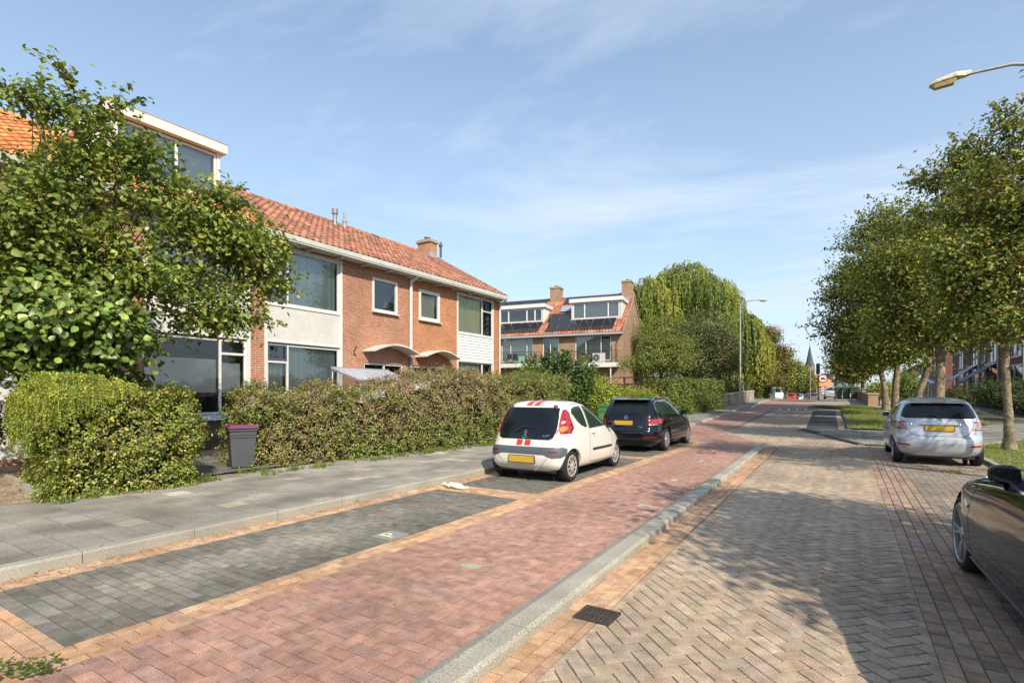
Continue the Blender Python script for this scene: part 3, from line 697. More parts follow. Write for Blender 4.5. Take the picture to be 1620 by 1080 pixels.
for _ in range(1500):
    x = rr.uniform(-11.4,-9.4); y = rr.uniform(-1,3.4); z = .125+max(0,(-x-10)/3)*.06
    s_ = rr.uniform(.008,.022); a = rr.uniform(0,3.14); c_, d_ = math.cos(a)*s_, math.sin(a)*s_
    g.face([(x-c_,y-d_,z),(x+d_*.5,y-c_*.5,z+.012),(x+c_,y+d_,z+.003),(x-d_*.5,y+c_*.5,z+.01)], vary(rr.choice([(.36,.26,.15),(.45,.34,.2),(.2,.14,.08)]), .3, rr))
tag(g.build('fallen_leaves', mat('dry_leaf')), 'dry chips and leaves strewn over the bare soil left of the clipped hedge', 'leaves', kind='stuff')
# drain grates and manhole covers
IRON = mat('cast_iron', (.075,.055,.042), rough=.7, metal=.4, noise_s=40, noise_amt=.5)
def grate(x, y, sx_, sy_, rz, label, bars=7):
    r = empty('drain_grate', (x,y,.004), label, 'drain grate', rz)
    m = MB(); a, b = sx_/2, sy_/2; w = .028
    m.box(-a,a,-b,-b+w,-.02,.010); m.box(-a,a,b-w,b,-.02,.010); m.box(-a,-a+w,-b+w,b-w,-.02,.010); m.box(a-w,a,-b+w,b-w,-.02,.010)
    m.build('frame', IRON, r); m = MB(); m.box(-a+w,a-w,-.012,.012,-.02,.006)
    for k in range(bars):
        q = -a+w+(2*a-2*w)*(k+.5)/bars; m.box(q-.011,q+.011,-b+w,-.012,-.02,.004); m.box(q-.011,q+.011,.012,b-w,-.02,.004)
    m.build('bars', IRON, r); m = MB(); m.face([(-a+w,-b+w,.0035),(a-w,-b+w,.0035),(a-w,b-w,.0035),(-a+w,b-w,.0035)]) 
    m.build('pit', mat('pit_dark', (.012,.011,.01), rough=1), r)
grate(-1.52, 3.56, .27, .24, 0, 'rusty iron drain grate in the gutter beside the concrete separator')
def cover(x, y, s, label):
    r = empty('manhole_cover', (x,y,hgt(y)+.003), label, 'manhole cover')
    m = MB(); w = .035
    m.box(-s,s,-s,-s+w,-.01,.006); m.box(-s,s,s-w,s,-.01,.006); m.box(-s,-s+w,-s+w,s-w,-.01,.006); m.box(s-w,s,-s+w,s-w,-.01,.006); m.build('frame', IRON, r)
    m = MB(); m.box(-s+w+.004,s-w-.004,-s+w+.004,s-w-.004,-.01,.0045)
    m.build('lid', mat('cover_fill', (.27,.15,.12), rough=.85, noise_s=40, noise_amt=.4), r)
cover(-3.2, 14.9, .22, 'square iron manhole cover filled with red paving in the red lane')
# litter
def litter():
    m = MB(); rr = random.Random(3); rows = []
    for i in range(13):
        t = i/12; r_ = []
        for k in range(6):
            s_ = (k/5-.5)*(.17+.1*math.sin(t*5)); x = -.30+.62*t; z = .02+abs(noise.noise(Vector((t*5,k*.8,2))))*.11
            r_.append((x+s_*.5, s_+.06*math.sin(t*7), z))
        rows.append(r_)
    for i in range(12):
        for k in range(5):
            c = (.18,.42,.30) if (i in (9,10) and k in (2,3)) else (.78,.78,.74)
            m.face([rows[i][k],rows[i+1][k],rows[i+1][k+1],rows[i][k+1]], c)
    o = m.build('plastic_bag', mat('thin_plastic', attr=True, rough=.4, trans=.3), loc=(-5.62,7.1,.0), smooth='all')
    o.rotation_euler = (0,0,-.35); tag(o, 'crumpled white plastic bag lying on the bricks by the kerb', 'litter')
litter()
# ------------------------------------------------------------ building helpers (local frame: x along the front, -y outwards, z up)
WHITE = mat('white_paint', (.64,.63,.60), rough=.45, noise_s=3, noise_amt=.06)
WHITE_OLD = mat('weathered_white', (.56,.56,.50), rough=.6, noise_s=4, noise_amt=.14)
GREYBLUE = mat('blue_grey_paint', (.07,.09,.13), rough=.4)
BLACKF = mat('black_frame', (.02,.022,.022), rough=.35)
DARKROOM = mat('dark_room', (.045,.045,.045), rough=1)  # near-black colour stands in for the unlit depth of the rooms
GLASS = glass_mat('window_glass', tint=(.88,.92,.90), refl=.10); GLASS_C = glass_mat('window_glass_clear', tint=(1,1,1), refl=.05); GLASS_D = glass_mat('window_glass_dark', tint=(.6,.64,.66), refl=.10)
LEAD = mat('lead_flashing', (.30,.31,.33), rough=.6, noise_s=6, noise_amt=.2)
ZINC = mat('zinc', (.22,.23,.25), rough=.5, metal=.3)
BRICK_B = brick_mat('orange_brown_brick', (.43,.185,.11), (.30,.125,.08), (.42,.31,.22), m=.009, dirt=.22)
BRICK_A = brick_mat('bright_orange_brick', (.48,.20,.095), (.37,.145,.075), (.38,.24,.155), m=.008, dirt=.2)
BRICK_C = brick_mat('red_brick', (.40,.165,.095), (.30,.12,.075), (.42,.32,.24), dirt=.2)
BRICK_2 = brick_mat('brown_brick', (.35,.215,.13), (.27,.16,.10), (.31,.24,.17), dirt=.22)
BRICK_R = brick_mat('dark_red_brick', (.22,.085,.065), (.165,.06,.05), (.17,.12,.10), dirt=.2)
BRICK_DK = brick_mat('dark_brown_brick', (.17,.10,.075), (.12,.08,.06), (.12,.10,.085), dirt=.35)
TILE = mat('roof_tile', attr=True, rough=.75, spec=.3, noise_s=9, noise_amt=.3, bump=.2, scale2=(.8,.18))
def wall(mb, x0, x1, z0, z1, holes, y=0., t=.11):
    xs = sorted({x0, x1, *[h[0] for h in holes], *[h[1] for h in holes]}); zs = sorted({z0, z1, *[h[2] for h in holes], *[h[3] for h in holes]})
    for a, b in zip(xs, xs[1:]):
        for c, d in zip(zs, zs[1:]):
            mx_, mz_ = (a+b)/2, (c+d)/2
            if any(h[0] < mx_ < h[1] and h[2] < mz_ < h[3] for h in holes): continue
            mb.face([(a,y,c),(b,y,c),(b,y,d),(a,y,d)])
    for a, b, c, d in holes:
        mb.face([(a,y,c),(a,y,d),(a,y+t,d),(a,y+t,c)]); mb.face([(b,y,c),(b,y+t,c),(b,y+t,d),(b,y,d)])
        mb.face([(a,y,d),(b,y,d),(b,y+t,d),(a,y+t,d)]); mb.face([(a,y,c),(a,y+t,c),(b,y+t,c),(b,y,c)])
def window(root, x0, x1, z0, z1, y=.04, fw=.06, mull=(), trans=(), fm=None, gm=None, blind=None, bcol=(.62,.66,.60), fd=.06, sill=True, name='window', darkc=None, casements=(), label=None):
    fm = fm or WHITE; m = MB()
    m.box(x0,x1,y,y+fd,z1-fw,z1); m.box(x0,x1,y,y+fd,z0,z0+fw); m.box(x0,x0+fw,y,y+fd,z0+fw,z1-fw); m.box(x1-fw,x1,y,y+fd,z0+fw,z1-fw)
    for u in mull: m.box(u-fw/2,u+fw/2,y-.005,y+fd,z0+fw,z1-fw)
    for a, b, z in trans: m.box(a,b,y-.003,y+fd-.003,z-fw/2,z+fw/2)
    w = m.build(name, fm, root, label=label)
    g = MB(); g.face([(x0+fw*.5,y+fd*.6,z0+fw*.5),(x1-fw*.5,y+fd*.6,z0+fw*.5),(x1-fw*.5,y+fd*.6,z1-fw*.5),(x0+fw*.5,y+fd*.6,z1-fw*.5)]); g.build('pane', gm or GLASS, w)
    for (a, b, c, d, mm) in casements:
        k = MB(); f = .045
        k.box(a,b,y-.02,y+.03,d-f,d); k.box(a,b,y-.02,y+.03,c,c+f); k.box(a,a+f,y-.02,y+.03,c+f,d-f); k.box(b-f,b,y-.02,y+.03,c+f,d-f); k.build('casement', mm, w)
    if sill:
        s = MB(); s.box(x0-.03,x1+.03,y-.10,y+.01,z0-.045,z0-.002); s.build('sill', WHITE_OLD if sill is True else sill, w)
    if blind:
        bm = MB(); yb = y+fd+.09
        for (a, b, c, d, kind) in blind:
            if kind == 'v':
                n = max(1, int((b-a)/.09)); rr = random.Random(int(a*100+c*10))
                for i in range(n):
                    u0 = a+(b-a)*i/n; u1 = a+(b-a)*(i+1)/n; k = rr.uniform(.85,1.1)
                    bm.face([(u0,yb+.012,c),(u1,yb-.012,c),(u1,yb-.012,d),(u0,yb+.012,d)], tuple(q*k for q in bcol))
            elif kind == 'c':
                n = max(2, int((b-a)/.05))
                for i in range(n):
                    u0 = a+(b-a)*i/n; u1 = a+(b-a)*(i+1)/n; f = lambda u: .035*math.sin(u*38)+.02*math.sin(u*17)
                    bm.face([(u0,yb+f(u0),c),(u1,yb+f(u1),c),(u1,yb+f(u1),d),(u0,yb+f(u0),d)], bcol)
            else:
                n = max(1, int((d-c)/.05))
                for i in range(n):
                    c0 = c+(d-c)*i/n; c1 = c+(d-c)*(i+1)/n
                    bm.face([(a,yb+.012,c0),(b,yb+.012,c0),(b,yb-.012,c1),(a,yb-.012,c1)], bcol)
        bm.build('curtain', mat('blind_fabric', attr=True, rough=.9, trans=.15), w)
    return w
def tiles(mb, x0, x1, ya, za, yb, zb, tw=.245, th=.34, amp=.035, cols=None, rr=R, skipf=None, simple=False):
    """pantiles from eave (ya,za) to ridge (yb,zb)"""
    L_ = math.hypot(yb-ya, zb-za); uy, uz = (yb-ya)/L_, (zb-za)/L_; ny, nz = -uz*(1 if yb>ya else -1), abs(uy)
    nr_ = max(1, round(L_/th)); nc = max(1, round((x1-x0)/tw)); tw = (x1-x0)/nc; th = L_/nr_
    prof = [(0,.0),(.12,-.35),(.3,-.55),(.5,-.25),(.68,.55),(.84,.85),(1,.0)] if not simple else [(0,0),(.35,-.6),(.7,.8),(1,0)]
    for r_ in range(nr_):
        s0 = r_*th-.03; s1 = (r_+1)*th
        for c in range(nc):
            if skipf and skipf(x0+(c+.5)*tw, (s0+s1)/2/L_): continue
            k = rr.uniform(.72,1.12); b = rr.choice(cols); col = tuple(q*k for q in b); dz_ = rr.uniform(-.004,.006); X = x0+c*tw
            def V(f, h, s, lift): return (X+f*tw, ya+uy*s+ny*(h*amp+lift), za+uz*s+nz*(h*amp+lift))
            for p, q in zip(prof, prof[1:]):
                mb.face([V(p[0],p[1],s0,.032+dz_), V(q[0],q[1],s0,.032+dz_), V(q[0],q[1],s1,.002), V(p[0],p[1],s1,.002)], col)
                mb.face([V(p[0],p[1],s0,.0+dz_), V(q[0],q[1],s0,.0+dz_), V(q[0],q[1],s0,.032+dz_), V(p[0],p[1],s0,.032+dz_)], tuple(q_*.7 for q_ in col))
TC = [(.38,.155,.09), (.33,.135,.085), (.41,.185,.11), (.23,.115,.085), (.36,.185,.12)]
TCB = [(.62,.24,.08), (.57,.21,.075), (.66,.28,.10)]
def ridge(mb, x0, x1, y, z, cols, r=.12, L=.36, rr=R):
    n = round((x1-x0)/L)
    for i in range(n):
        a = x0+(x1-x0)*i/n; b = x0+(x1-x0)*(i+1)/n+.02; col = vary(rr.choice(cols), .2, rr)
        P0 = [(a, y-r*math.cos(t), z-.05+r*math.sin(t)) for t in [math.pi*k/6 for k in range(7)]]
        P1 = [(b, y-(r-.018)*math.cos(t), z-.05+(r-.018)*math.sin(t)) for t in [math.pi*k/6 for k in range(7)]]
        for k in range(6): mb.face([P0[k],P0[k+1],P1[k+1],P1[k]], col)
        mb.face(P0, tuple(q*.7 for q in col))
def shell(root, W, D, z0, ze, zr, wm, holes, roofm, x0=0., gable=(True, True), ov=.4):
    m = MB(); wall(m, x0, x0+W, z0, ze, holes)
    if gable[0]: m.face([(x0,0,z0),(x0,0,ze),(x0,D/2,zr-.12),(x0,D,ze),(x0,D,z0)])
    if gable[1]: m.face([(x0+W,0,z0),(x0+W,D,z0),(x0+W,D,ze),(x0+W,D/2,zr-.12),(x0+W,0,ze)])
    m.face([(x0,D,z0),(x0,D,ze),(x0+W,D,ze),(x0+W,D,z0)])
    m.build('wall', wm, root, uv=True)
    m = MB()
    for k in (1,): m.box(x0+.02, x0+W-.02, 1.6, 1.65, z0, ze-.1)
    m.build('unlit_room_back', DARKROOM, root)
def chimney(root, x0, x1, y0, y1, z0, z1, wm, pot='cap', parent=None):
    m = MB(); m.box(x0,x1,y0,y1,z0,z1-.16,skip='bt'); m.box(x0,x1,y0,y1,z1-.16,z1-.16+.001)
    c = m.build('chimney', wm, parent or root, uv=True)
    m = MB(); m.box(x0-.07,x1+.07,y0-.07,y1+.07,z1-.16,z1-.06); m.box(x0-.03,x1+.03,y0-.03,y1+.03,z1-.06,z1)
    m.build('coping', mat('coping_stone', (.34,.27,.18), rough=.9, noise_s=8, noise_amt=.3), c)
    m = MB(); cx, cy = (x0+x1)/2, (y0+y1)/2
    m.lathe([(.09,z1),(.09,z1+.12),(.16,z1+.13),(.16,z1+.17),(.05,z1+.2)], (cx,cy,0), n=14); m.build('flue_cap', ZINC, c)
    m = MB(); m.box(x0-.012,x1+.012,y0-.012,y1+.012,z0+.02,z0+.32,skip='bt'); m.build('flashing', LEAD, c)
    return c

# ------------------------------------------------------------ terrace on the left
GX = -14.0
def terrace(Y0, W, wm, label, holes, gable=(False, False), cols=TC, roof_skip=None):
    r = empty('terraced_house', (GX, Y0, 0), label, 'house', math.radians(90), group='brick terraced houses along the left pavement')
    shell(r, W, 8.0, .05, 6.05, 8.45, wm, holes, None, gable=gable)
    m = MB(); tiles(m, 0, W, -.42, 6.2, 4.0, 8.65, cols=cols, skipf=roof_skip)
    ridge(m, 0, W, 4.0, 8.68, cols)
    m.face([(0,4.0,8.64),(W,4.0,8.64),(W,8.4,6.2),(0,8.4,6.2)], cols[0])
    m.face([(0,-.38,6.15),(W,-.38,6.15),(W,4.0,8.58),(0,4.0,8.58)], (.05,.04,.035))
    rf = m.build('roof', TILE, r)
    m = MB(); m.box(0,W,-.52,-.36,6.02,6.16); m.box(0,W,-.50,-.38,5.97,6.02); m.box(0,W,-.36,-.002,5.99,6.03)
    x = .35
    while x < W: m.box(x-.03,x+.03,-.36,-.004,5.90,5.99); x += 1.1
    m.build('gutter', mat('fascia_paint', (.50,.50,.45), rough=.55, noise_s=3, noise_amt=.12), r)
    return r, rf
def column(root, x0, x1, zl0, zl1, zu0, zu1, panel, lw, uw):
    """tall window column: lower window, infill panel, upper window, with a white frame each side"""
    m = MB(); m.box(x0,x0+.09,-.02,.09,zl0,zu1); m.box(x1-.09,x1,-.02,.09,zl0,zu1); m.box(x0+.09,x1-.09,-.015,.09,zu1-.05,zu1)
    m.box(x0+.09,x1-.09,-.025,.09,zl1,zl1+.06); m.box(x0+.09,x1-.09,-.025,.09,zu0-.06,zu0)
    m.build('window_surround', WHITE, root)
    m = MB()
    if panel == 'siding':
        z = zl1+.06
        while z < zu0-.07:
            z2 = min(z+.125, zu0-.06); m.face([(x0+.09,-.012,z),(x1-.09,-.012,z),(x1-.09,.010,z2),(x0+.09,.010,z2)]); m.face([(x0+.09,.012,z),(x1-.09,.012,z),(x1-.09,-.012,z),(x0+.09,-.012,z)]); z = z2
        m.build('siding', mat('white_siding', (.64,.65,.64), rough=.5), root)
    else:
        m.box(x0+.09,x1-.09,.005,.06,zl1+.06,zu0-.06); m.build('infill_panel', mat('panel_white', (.56,.54,.50), rough=.6, noise_s=1.6, noise_amt=.10, scale2=(9,.05)), root)
CG = (.42,.50,.36); BL = (.60,.68,.66)
# house A (far end of the terrace)
hA = [(2.87,5.62,.9,5.92),(.5,1.75,4.46,5.64),(.24,2.05,.3,2.66)]
A_, Arf = terrace(14.93, 6.12, BRICK_A, 'end terraced house in bright orange brick with white clapboard between its windows', hA, gable=(False,True))
column(A_, 2.87, 5.62, .9, 2.97, 4.2, 5.92, 'siding', None, None)
window(A_, 2.96,5.53,4.2,5.87, mull=(4.78,), trans=((4.78,5.5,5.35),), blind=[(3.02,4.74,4.25,5.8,'c')], bcol=(.95,1.0,.68), gm=GLASS_C, casements=((4.83,5.48,4.26,5.32,BLACKF),(4.83,5.48,5.38,5.82,BLACKF)), sill=False)
window(A_, 2.96,5.53,.95,2.97, mull=(4.78,), blind=[(3.02,4.74,1.0,2.9,'v')], bcol=(.85,1.0,.74), gm=GLASS_C, casements=((4.83,5.48,2.3,2.92,BLACKF),), sill=WHITE)
window(A_, .5,1.75,4.46,5.64, y=-.02, fw=.12, blind=[(.62,1.63,4.55,5.5,'h')], bcol=(.95,.98,.86), gm=GLASS_C, fd=.1)
def front_door(root, x0, x1, z0, z1, split, mat_door=WHITE):
    w = window(root, x0, x1, 2.15, z1, fw=.06, mull=(split,), gm=GLASS_D, sill=False)
    w2 = window(root, split, x1, z0, 2.15, fw=.06, gm=GLASS_D, sill=False)
    d = MB(); d.box(x0,split,.03,.08,z0,2.15)
    d.box(x0+.12,split-.12,.022,.03,z0+.15,1.0)
    o = d.build('door', mat_door, root); h = MB(); h.tube([(split-.1,-.02,1.1),(split-.22,-.02,1.1)], .012, 6); h.tube([(split-.1,-.02,1.1),(split-.1,.03,1.1)], .012, 6); h.build('handle', ZINC, o)
front_door(A_, .24,2.05,.3,2.66, 1.15)
def canopy(root, x0, x1, z, out_=.8, rise=.26):
    m = MB(); n = 14; P = []
    for i in range(n+1):
        t = i/n; P.append((x0+(x1-x0)*t, z+rise*math.sin(math.pi*t)))
    th = .055
    for (a, b), (c, d) in zip(P, P[1:]):
        m.face([(a,-out_,b+th),(c,-out_,d+th),(c,-.002,d+th),(a,-.002,b+th)]); m.face([(a,-out_,b),(a,-.002,b),(c,-.002,d),(c,-out_,d)])
        m.face([(a,-out_,b),(c,-out_,d),(c,-out_,d+th),(a,-out_,b+th)])
    for s_ in (0,-1):
        a, b = P[s_]; m.face([(a,-out_,b),(a,-out_,b+th),(a,-.002,b+th),(a,-.002,b)])
    m.build('canopy', mat('canopy_white', (.55,.53,.46), rough=.7, noise_s=6, noise_amt=.3), root)
canopy(A_, .28, 2.36, 2.98, .62); 
chimney(A_, 5.27, 5.82, 3.6, 4.4, 8.35, 9.33, BRICK_B, parent=Arf)
m = MB(); m.lathe([(.06,8.5),(.06,9.05),(.10,9.07),(.10,9.12),(.03,9.3)], (6.0,3.5,0), n=12); m.build('flue_pipe', mat('dark_pipe', (.06,.065,.07), rough=.5), Arf)
m = MB(); m.tube([(6.07,-.06,6.0),(6.07,-.06,.2)], .045, 10); m.tube([(6.07,-.44,6.05),(6.07,-.4,5.95),(6.07,-.1,5.8),(6.07,-.06,5.7)], .045, 10); m.build('downpipe', WHITE_OLD, A_)
# verge boards at the end gable
m = MB(); 
for (ya, za, yb, zb) in ((-.45,6.2,4.0,8.66),(8.4,6.2,4.0,8.66)):
    m.face([(6.14,ya,za-.2),(6.14,yb,zb-.2),(6.14,yb,zb),(6.14,ya,za)])
m.build('verge_board', WHITE_OLD, A_)
# house B
hB = [(.10,2.85,.9,5.92),(4.15,5.37,4.48,5.66),(3.79,5.69,.3,2.66)]
B_, Brf = terrace(8.9, 6.03, BRICK_B, 'middle brick terraced house with a plain white panel and two roof vents', hB)
column(B_, .10, 2.85, .9, 3.08, 4.2, 5.92, 'panel', None, None)
window(B_, .19,2.76,4.2,5.87, mull=(.87,), trans=((.2,.87,5.5),), blind=[(.95,2.7,4.25,5.8,'v'),(.25,.83,4.25,5.45,'c')], bcol=BL, casements=((.26,.83,4.27,5.45,GREYBLUE),), sill=False)
window(B_, .19,2.76,.95,3.05, mull=(.87,), trans=((.2,.87,2.52),), blind=[(.95,2.7,1.0,3.0,'v'),(.25,.83,1.0,2.5,'c')], bcol=(.46,.54,.52), casements=((.24,.84,2.56,3.01,GREYBLUE),), sill=WHITE)
m = MB()
for u in (1.35,1.82,2.28): m.box(u-.01,u+.01,.16,.17,1.0,3.0)
m.build('blind_edge', WHITE, B_)
window(B_, 4.15,5.37,4.48,5.66, y=-.02, fw=.09, gm=GLASS_D, fd=.1, darkc=1)
m = MB(); m.lathe([(.09,4.72),(.05,4.95)], (5.05,.28,0), n=10); m.build('lamp_shade', mat('shade_cloth', (.6,.45,.25), rough=.9), B_)
front_door(B_, 3.79,5.69,.3,2.66, 4.75)
canopy(B_, 3.72, 5.92, 3.02, .62)
m = MB(); m.tube([(6.03,-.07,6.0),(6.03,-.07,3.05)], .055, 10); m.tube([(6.03,-.44,6.05),(6.03,-.4,5.95),(6.03,-.1,5.82),(6.03,-.07,5.7)], .055, 10)
for z in (3.2,4.6,5.6): m.lathe([(.066,z),(.066,z+.05)], (6.03,-.07,0), n=10)
dp = m.build('downpipe', WHITE, B_); m = MB(); m.tube([(6.03,-.07,3.05),(6.03,-.07,.2)], .062, 10); m.build('lower_pipe', mat('pipe_grey', (.22,.26,.31), rough=.5), dp)
for (x, h_, mt_) in ((5.51,9.08,ZINC),(6.0,8.95,LEAD)):
    m = MB(); zb = 8.38 if x < 5.8 else 8.3
    m.lathe([(.16,zb-.12),(.085,zb),(.085,h_-.22),(.125,h_-.2),(.125,h_),(.06,h_+.03)] if x < 5.8 else [(.15,zb-.12),(.075,zb),(.075,h_-.3),(.10,h_-.28),(.10,h_-.2),(.055,h_-.18),(.055,h_+.12),(.02,h_+.16)], (x,3.6,0), n=14); m.build('roof_vent', mt_, Brf, smooth=True)
m = MB(); m.tube([(3.35,-.02,3.05),(3.25,-.12,3.0),(3.22,-.22,3.08)], .018, 6); m.lathe([(.05,0),(.03,.05)], (3.22,-.24,3.1), n=8); m.build('wall_bracket', BLACKF, B_)
# house C with dormer
hC = [(3.05,5.68,.95,5.92),(.5,2.2,.3,2.66),(.8,2.0,4.48,5.66)]
def dsk(x, f): return 2.95 < x < 5.4 and .32 < f < .93
C_, Crf = terrace(2.9, 6.0, BRICK_C, 'brick terraced house with a white roof dormer, half hidden behind the garden tree', hC, cols=TCB)
column(C_, 3.05, 5.68, .95, 3.08, 4.2, 5.92, 'panel', None, None)
window(C_, 3.14,5.59,4.2,5.87, mull=(4.8,), blind=[(3.2,5.5,4.3,5.8,'h')], bcol=(.5,.55,.5), sill=False)
window(C_, 3.14,5.59,1.05,3.05, mull=(4.87,), trans=((4.87,5.55,2.66),), blind=[(3.2,4.84,1.62,2.5,'h'),(4.9,5.5,1.62,2.42,'h')], bcol=(1.0,1.0,.97), sill=False, gm=GLASS_C)
m = MB(); m.box(3.0,5.75,-.16,.0,.99,1.04); m.box(3.0,5.75,-.165,-.14,.90,.99); m.build('sill_ledge', mat('sill_blue_white', (.55,.60,.66), rough=.4), C_)
m = MB(); m.box(2.7,5.95,-.06,-.003,.05,.88); m.build('dark_plinth', BRICK_DK, C_, uv=True)  # darker brick facing below the window
front_door(C_, .5,2.2,.3,2.66, 1.3); window(C_, .8,2.0,4.48,5.66, y=-.02, fd=.1, fw=.09)
# dormer: front plane at local y=1.0 (world X=-15)
m = MB(); dx0, dx1, dyf = 2.75, 5.4, 1.0
m.box(dx0,dx0+.09,dyf,3.9,6.75,8.36); m.box(dx1-.09,dx1,dyf,3.9,6.75,8.36)
m.box(dx0+.09,dx1-.09,dyf+.02,dyf+.1,6.88,7.02)
d_ = m.build('dormer', WHITE, Crf)
m = MB(); m.box(dx0-.10,dx1+.12,dyf-.16,4.15,8.36,8.60); m.build('dormer_fascia', mat('dormer_cream', (.72,.66,.56), rough=.5), d_)
m = MB(); m.box(dx0-.11,dx1+.13,dyf-.17,4.16,8.60,8.63); m.build('dormer_roof', LEAD, d_)
m = MB(); m.box(dx0-.115,dx0-.10,dyf+.05,4.1,8.22,8.36); m.build('trim', mat('red_trim', (.45,.16,.10), rough=.6), d_)
w_ = window(Crf, dx0+.1,dx1-.1,7.02,8.32, y=dyf+.02, mull=(dx0+.75,dx0+1.5), gm=GLASS, sill=False, blind=[(dx0+1.55,dx1-.17,7.1,8.25,'h'),(dx0+.8,dx0+1.45,7.45,8.25,'h'),(dx0+.17,dx0+.7,7.3,8.25,'h')], bcol=(.66,.76,.84))
m = MB(); m.box(dx1-.7,dx1-.45,1.3,1.5,8.64,8.66); m.box(dx1-.75,dx1-.4,1.25,1.55,8.68,8.70); m.build('solar_frame', ZINC, d_)
# house D
D_, Drf = terrace(-3.1, 6.0, BRICK_C, 'leftmost brick terraced house, only its orange tiled roof and wall seen through the leaves', [(.4,3.0,.95,5.92),(3.9,5.2,4.48,5.66),(3.7,5.4,.3,2.66)], gable=(True,False), cols=TCB)
column(D_, .4, 3.0, .95, 3.08, 4.2, 5.92, 'panel', None, None)
window(D_, .49,2.91,4.2,5.87, mull=(1.2,), sill=False); window(D_, .49,2.91,1.0,3.05, mull=(1.2,), sill=WHITE); front_door(D_, 3.7,5.4,.3,2.66,4.6); window(D_, 3.9,5.2,4.48,5.66, y=-.02, fd=.1, fw=.09)
# clear lean-to over house B's front step
lt = empty('lean_to_canopy', (GX, 11.3, 0), 'clear corrugated plastic lean-to canopy rising above the hedge', 'canopy')
m = MB(); n = 60
for i in range(n):
    a, b = 2.5*i/n, 2.5*(i+1)/n; f = lambda u: .018*math.sin(u*55)
    for k in range(4):
        s0, s1 = k/4, (k+1)/4; P = lambda u, s: (.05+1.35*s, u, 2.42-.42*s+f(u))
        m.face([P(a,s0),P(a,s1),P(b,s1),P(b,s0)])
g_ = bpy.data.materials.new('clear_plastic'); g_.use_nodes = True; t_ = g_.node_tree; t_.nodes.clear()
o_ = t_.nodes.new('ShaderNodeOutputMaterial'); a_ = t_.nodes.new('ShaderNodeBsdfTransparent'); a_.inputs[0].default_value = (.86,.88,.95,1); q_ = t_.nodes.new('ShaderNodeBsdfPrincipled'); q_.inputs['Base Color'].default_value = (.62,.66,.78,1); q_.inputs['Roughness'].default_value = .15
x_ = t_.nodes.new('ShaderNodeMixShader'); x_.inputs[0].default_value = .45; t_.links.new(a_.outputs[0], x_.inputs[1]); t_.links.new(q_.outputs[0], x_.inputs[2]); t_.links.new(x_.outputs[0], o_.inputs[0])
m.build('sheet', g_, lt, smooth='all')
m = MB(); ALU = mat('aluminium', (.55,.55,.56), rough=.35, metal=.7)
for y in (.0,.83,1.66,2.5): m.box(.05,1.40,y-.02,y+.02,0,.04, M=Matrix.Translation((0,0,2.37)) @ Matrix.Rotation(math.atan(.42/1.35),4,'Y'))
m.box(1.33,1.42,-.02,2.52,1.95,2.03); m.box(.01,.05,-.02,2.52,2.38,2.46)
m.build('frame', ALU, lt); m = MB(); m.box(1.34,1.39,.02,.07,.15,1.96); m.box(1.34,1.39,2.44,2.49,.15,1.96); m.build('post', WHITE_OLD, lt)
m = MB(); m.tube([(.05,.0,1.6),(.06,.02,2.36)], .02, 6); m.build('brace', WHITE_OLD, lt)
# orange reflector / lamp on plinth
# ------------------------------------------------------------ perpendicular block with dormers and solar panels
H2 = empty('dormer_house', (-15.0, 40.2, 0), 'right half of the solar panelled brick block, with the bare brick gable', 'house', math.radians(9.27), group='brick houses with solar panels')
H3 = empty('dormer_house', (-15.0-6.9*math.cos(math.radians(9.27)), 40.2-6.9*math.sin(math.radians(9.27)), 0), 'left half of the brick block with solar panels, its dormer clad in white boards', 'house', math.radians(9.27), group='brick houses with solar panels')
TS = .786
def block(root, W, holes, gab, x1):
    D = 9.8; x0 = x1-W
    m = MB(); wall(m, x0, x1, .2, 6.42, holes, t=.12)
    if gab: m.face([(x1,0,.2),(x1,D,.2),(x1,D,6.42),(x1,D/2,10.25),(x1,0,6.42)])
    else: m.face([(x0,0,.2),(x0,0,6.42),(x0,D/2,10.25),(x0,D,6.42),(x0,D,.2)])
    m.face([(x0,D,.2),(x0,D,6.42),(x1,D,6.42),(x1,D,.2)]); m.build('wall', BRICK_2, root, uv=True)
    m = MB(); m.box(x0+.05,x1-.05,1.5,1.55,.3,6.3); m.build('unlit_room_back', DARKROOM, root)
    m = MB(); tiles(m, x0, x1+(.06 if gab else 0), -.4, 6.5-.02, D/2, 10.35, cols=[(.40,.15,.085),(.33,.13,.08),(.45,.21,.13)], tw=.25, th=.36, amp=.045, simple=True)
    m.face([(x0,D/2,10.33),(x1+.06,D/2,10.33),(x1+.06,D+.35,6.45),(x0,D+.35,6.45)], (.4,.15,.08)); ridge(m, x0, x1, D/2, 10.37, TC)
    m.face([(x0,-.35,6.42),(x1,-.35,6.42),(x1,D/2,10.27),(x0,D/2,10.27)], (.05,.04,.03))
    rf = m.build('roof', TILE, root)
    m = MB(); m.box(x0,x1+.06,-.52,-.38,6.28,6.44); m.box(x0,x1,-.38,-.003,6.3,6.33); m.build('gutter', mat('gutter_grey', (.33,.35,.38), rough=.5), root)
    return rf
def rz_(y): return 6.48+.730*(y+.4)+.09
hR = [(-3.88,-.96,4.25,6.25),(-6.7,-5.3,4.25,6.2),(-3.4,-1.2,.9,2.9),(-5.9,-4.7,.6,2.8)]
r2 = block(H2, 6.9, hR, True, 0.)
window(H2, -3.88,-.96,4.25,6.25, mull=(-3.0,-1.75), blind=[(-2.95,-1.8,4.3,6.2,'v'),(-1.7,-1.0,4.3,6.0,'h'),(-3.8,-3.05,4.3,6.2,'v')], bcol=(.50,.60,.55), sill=False)
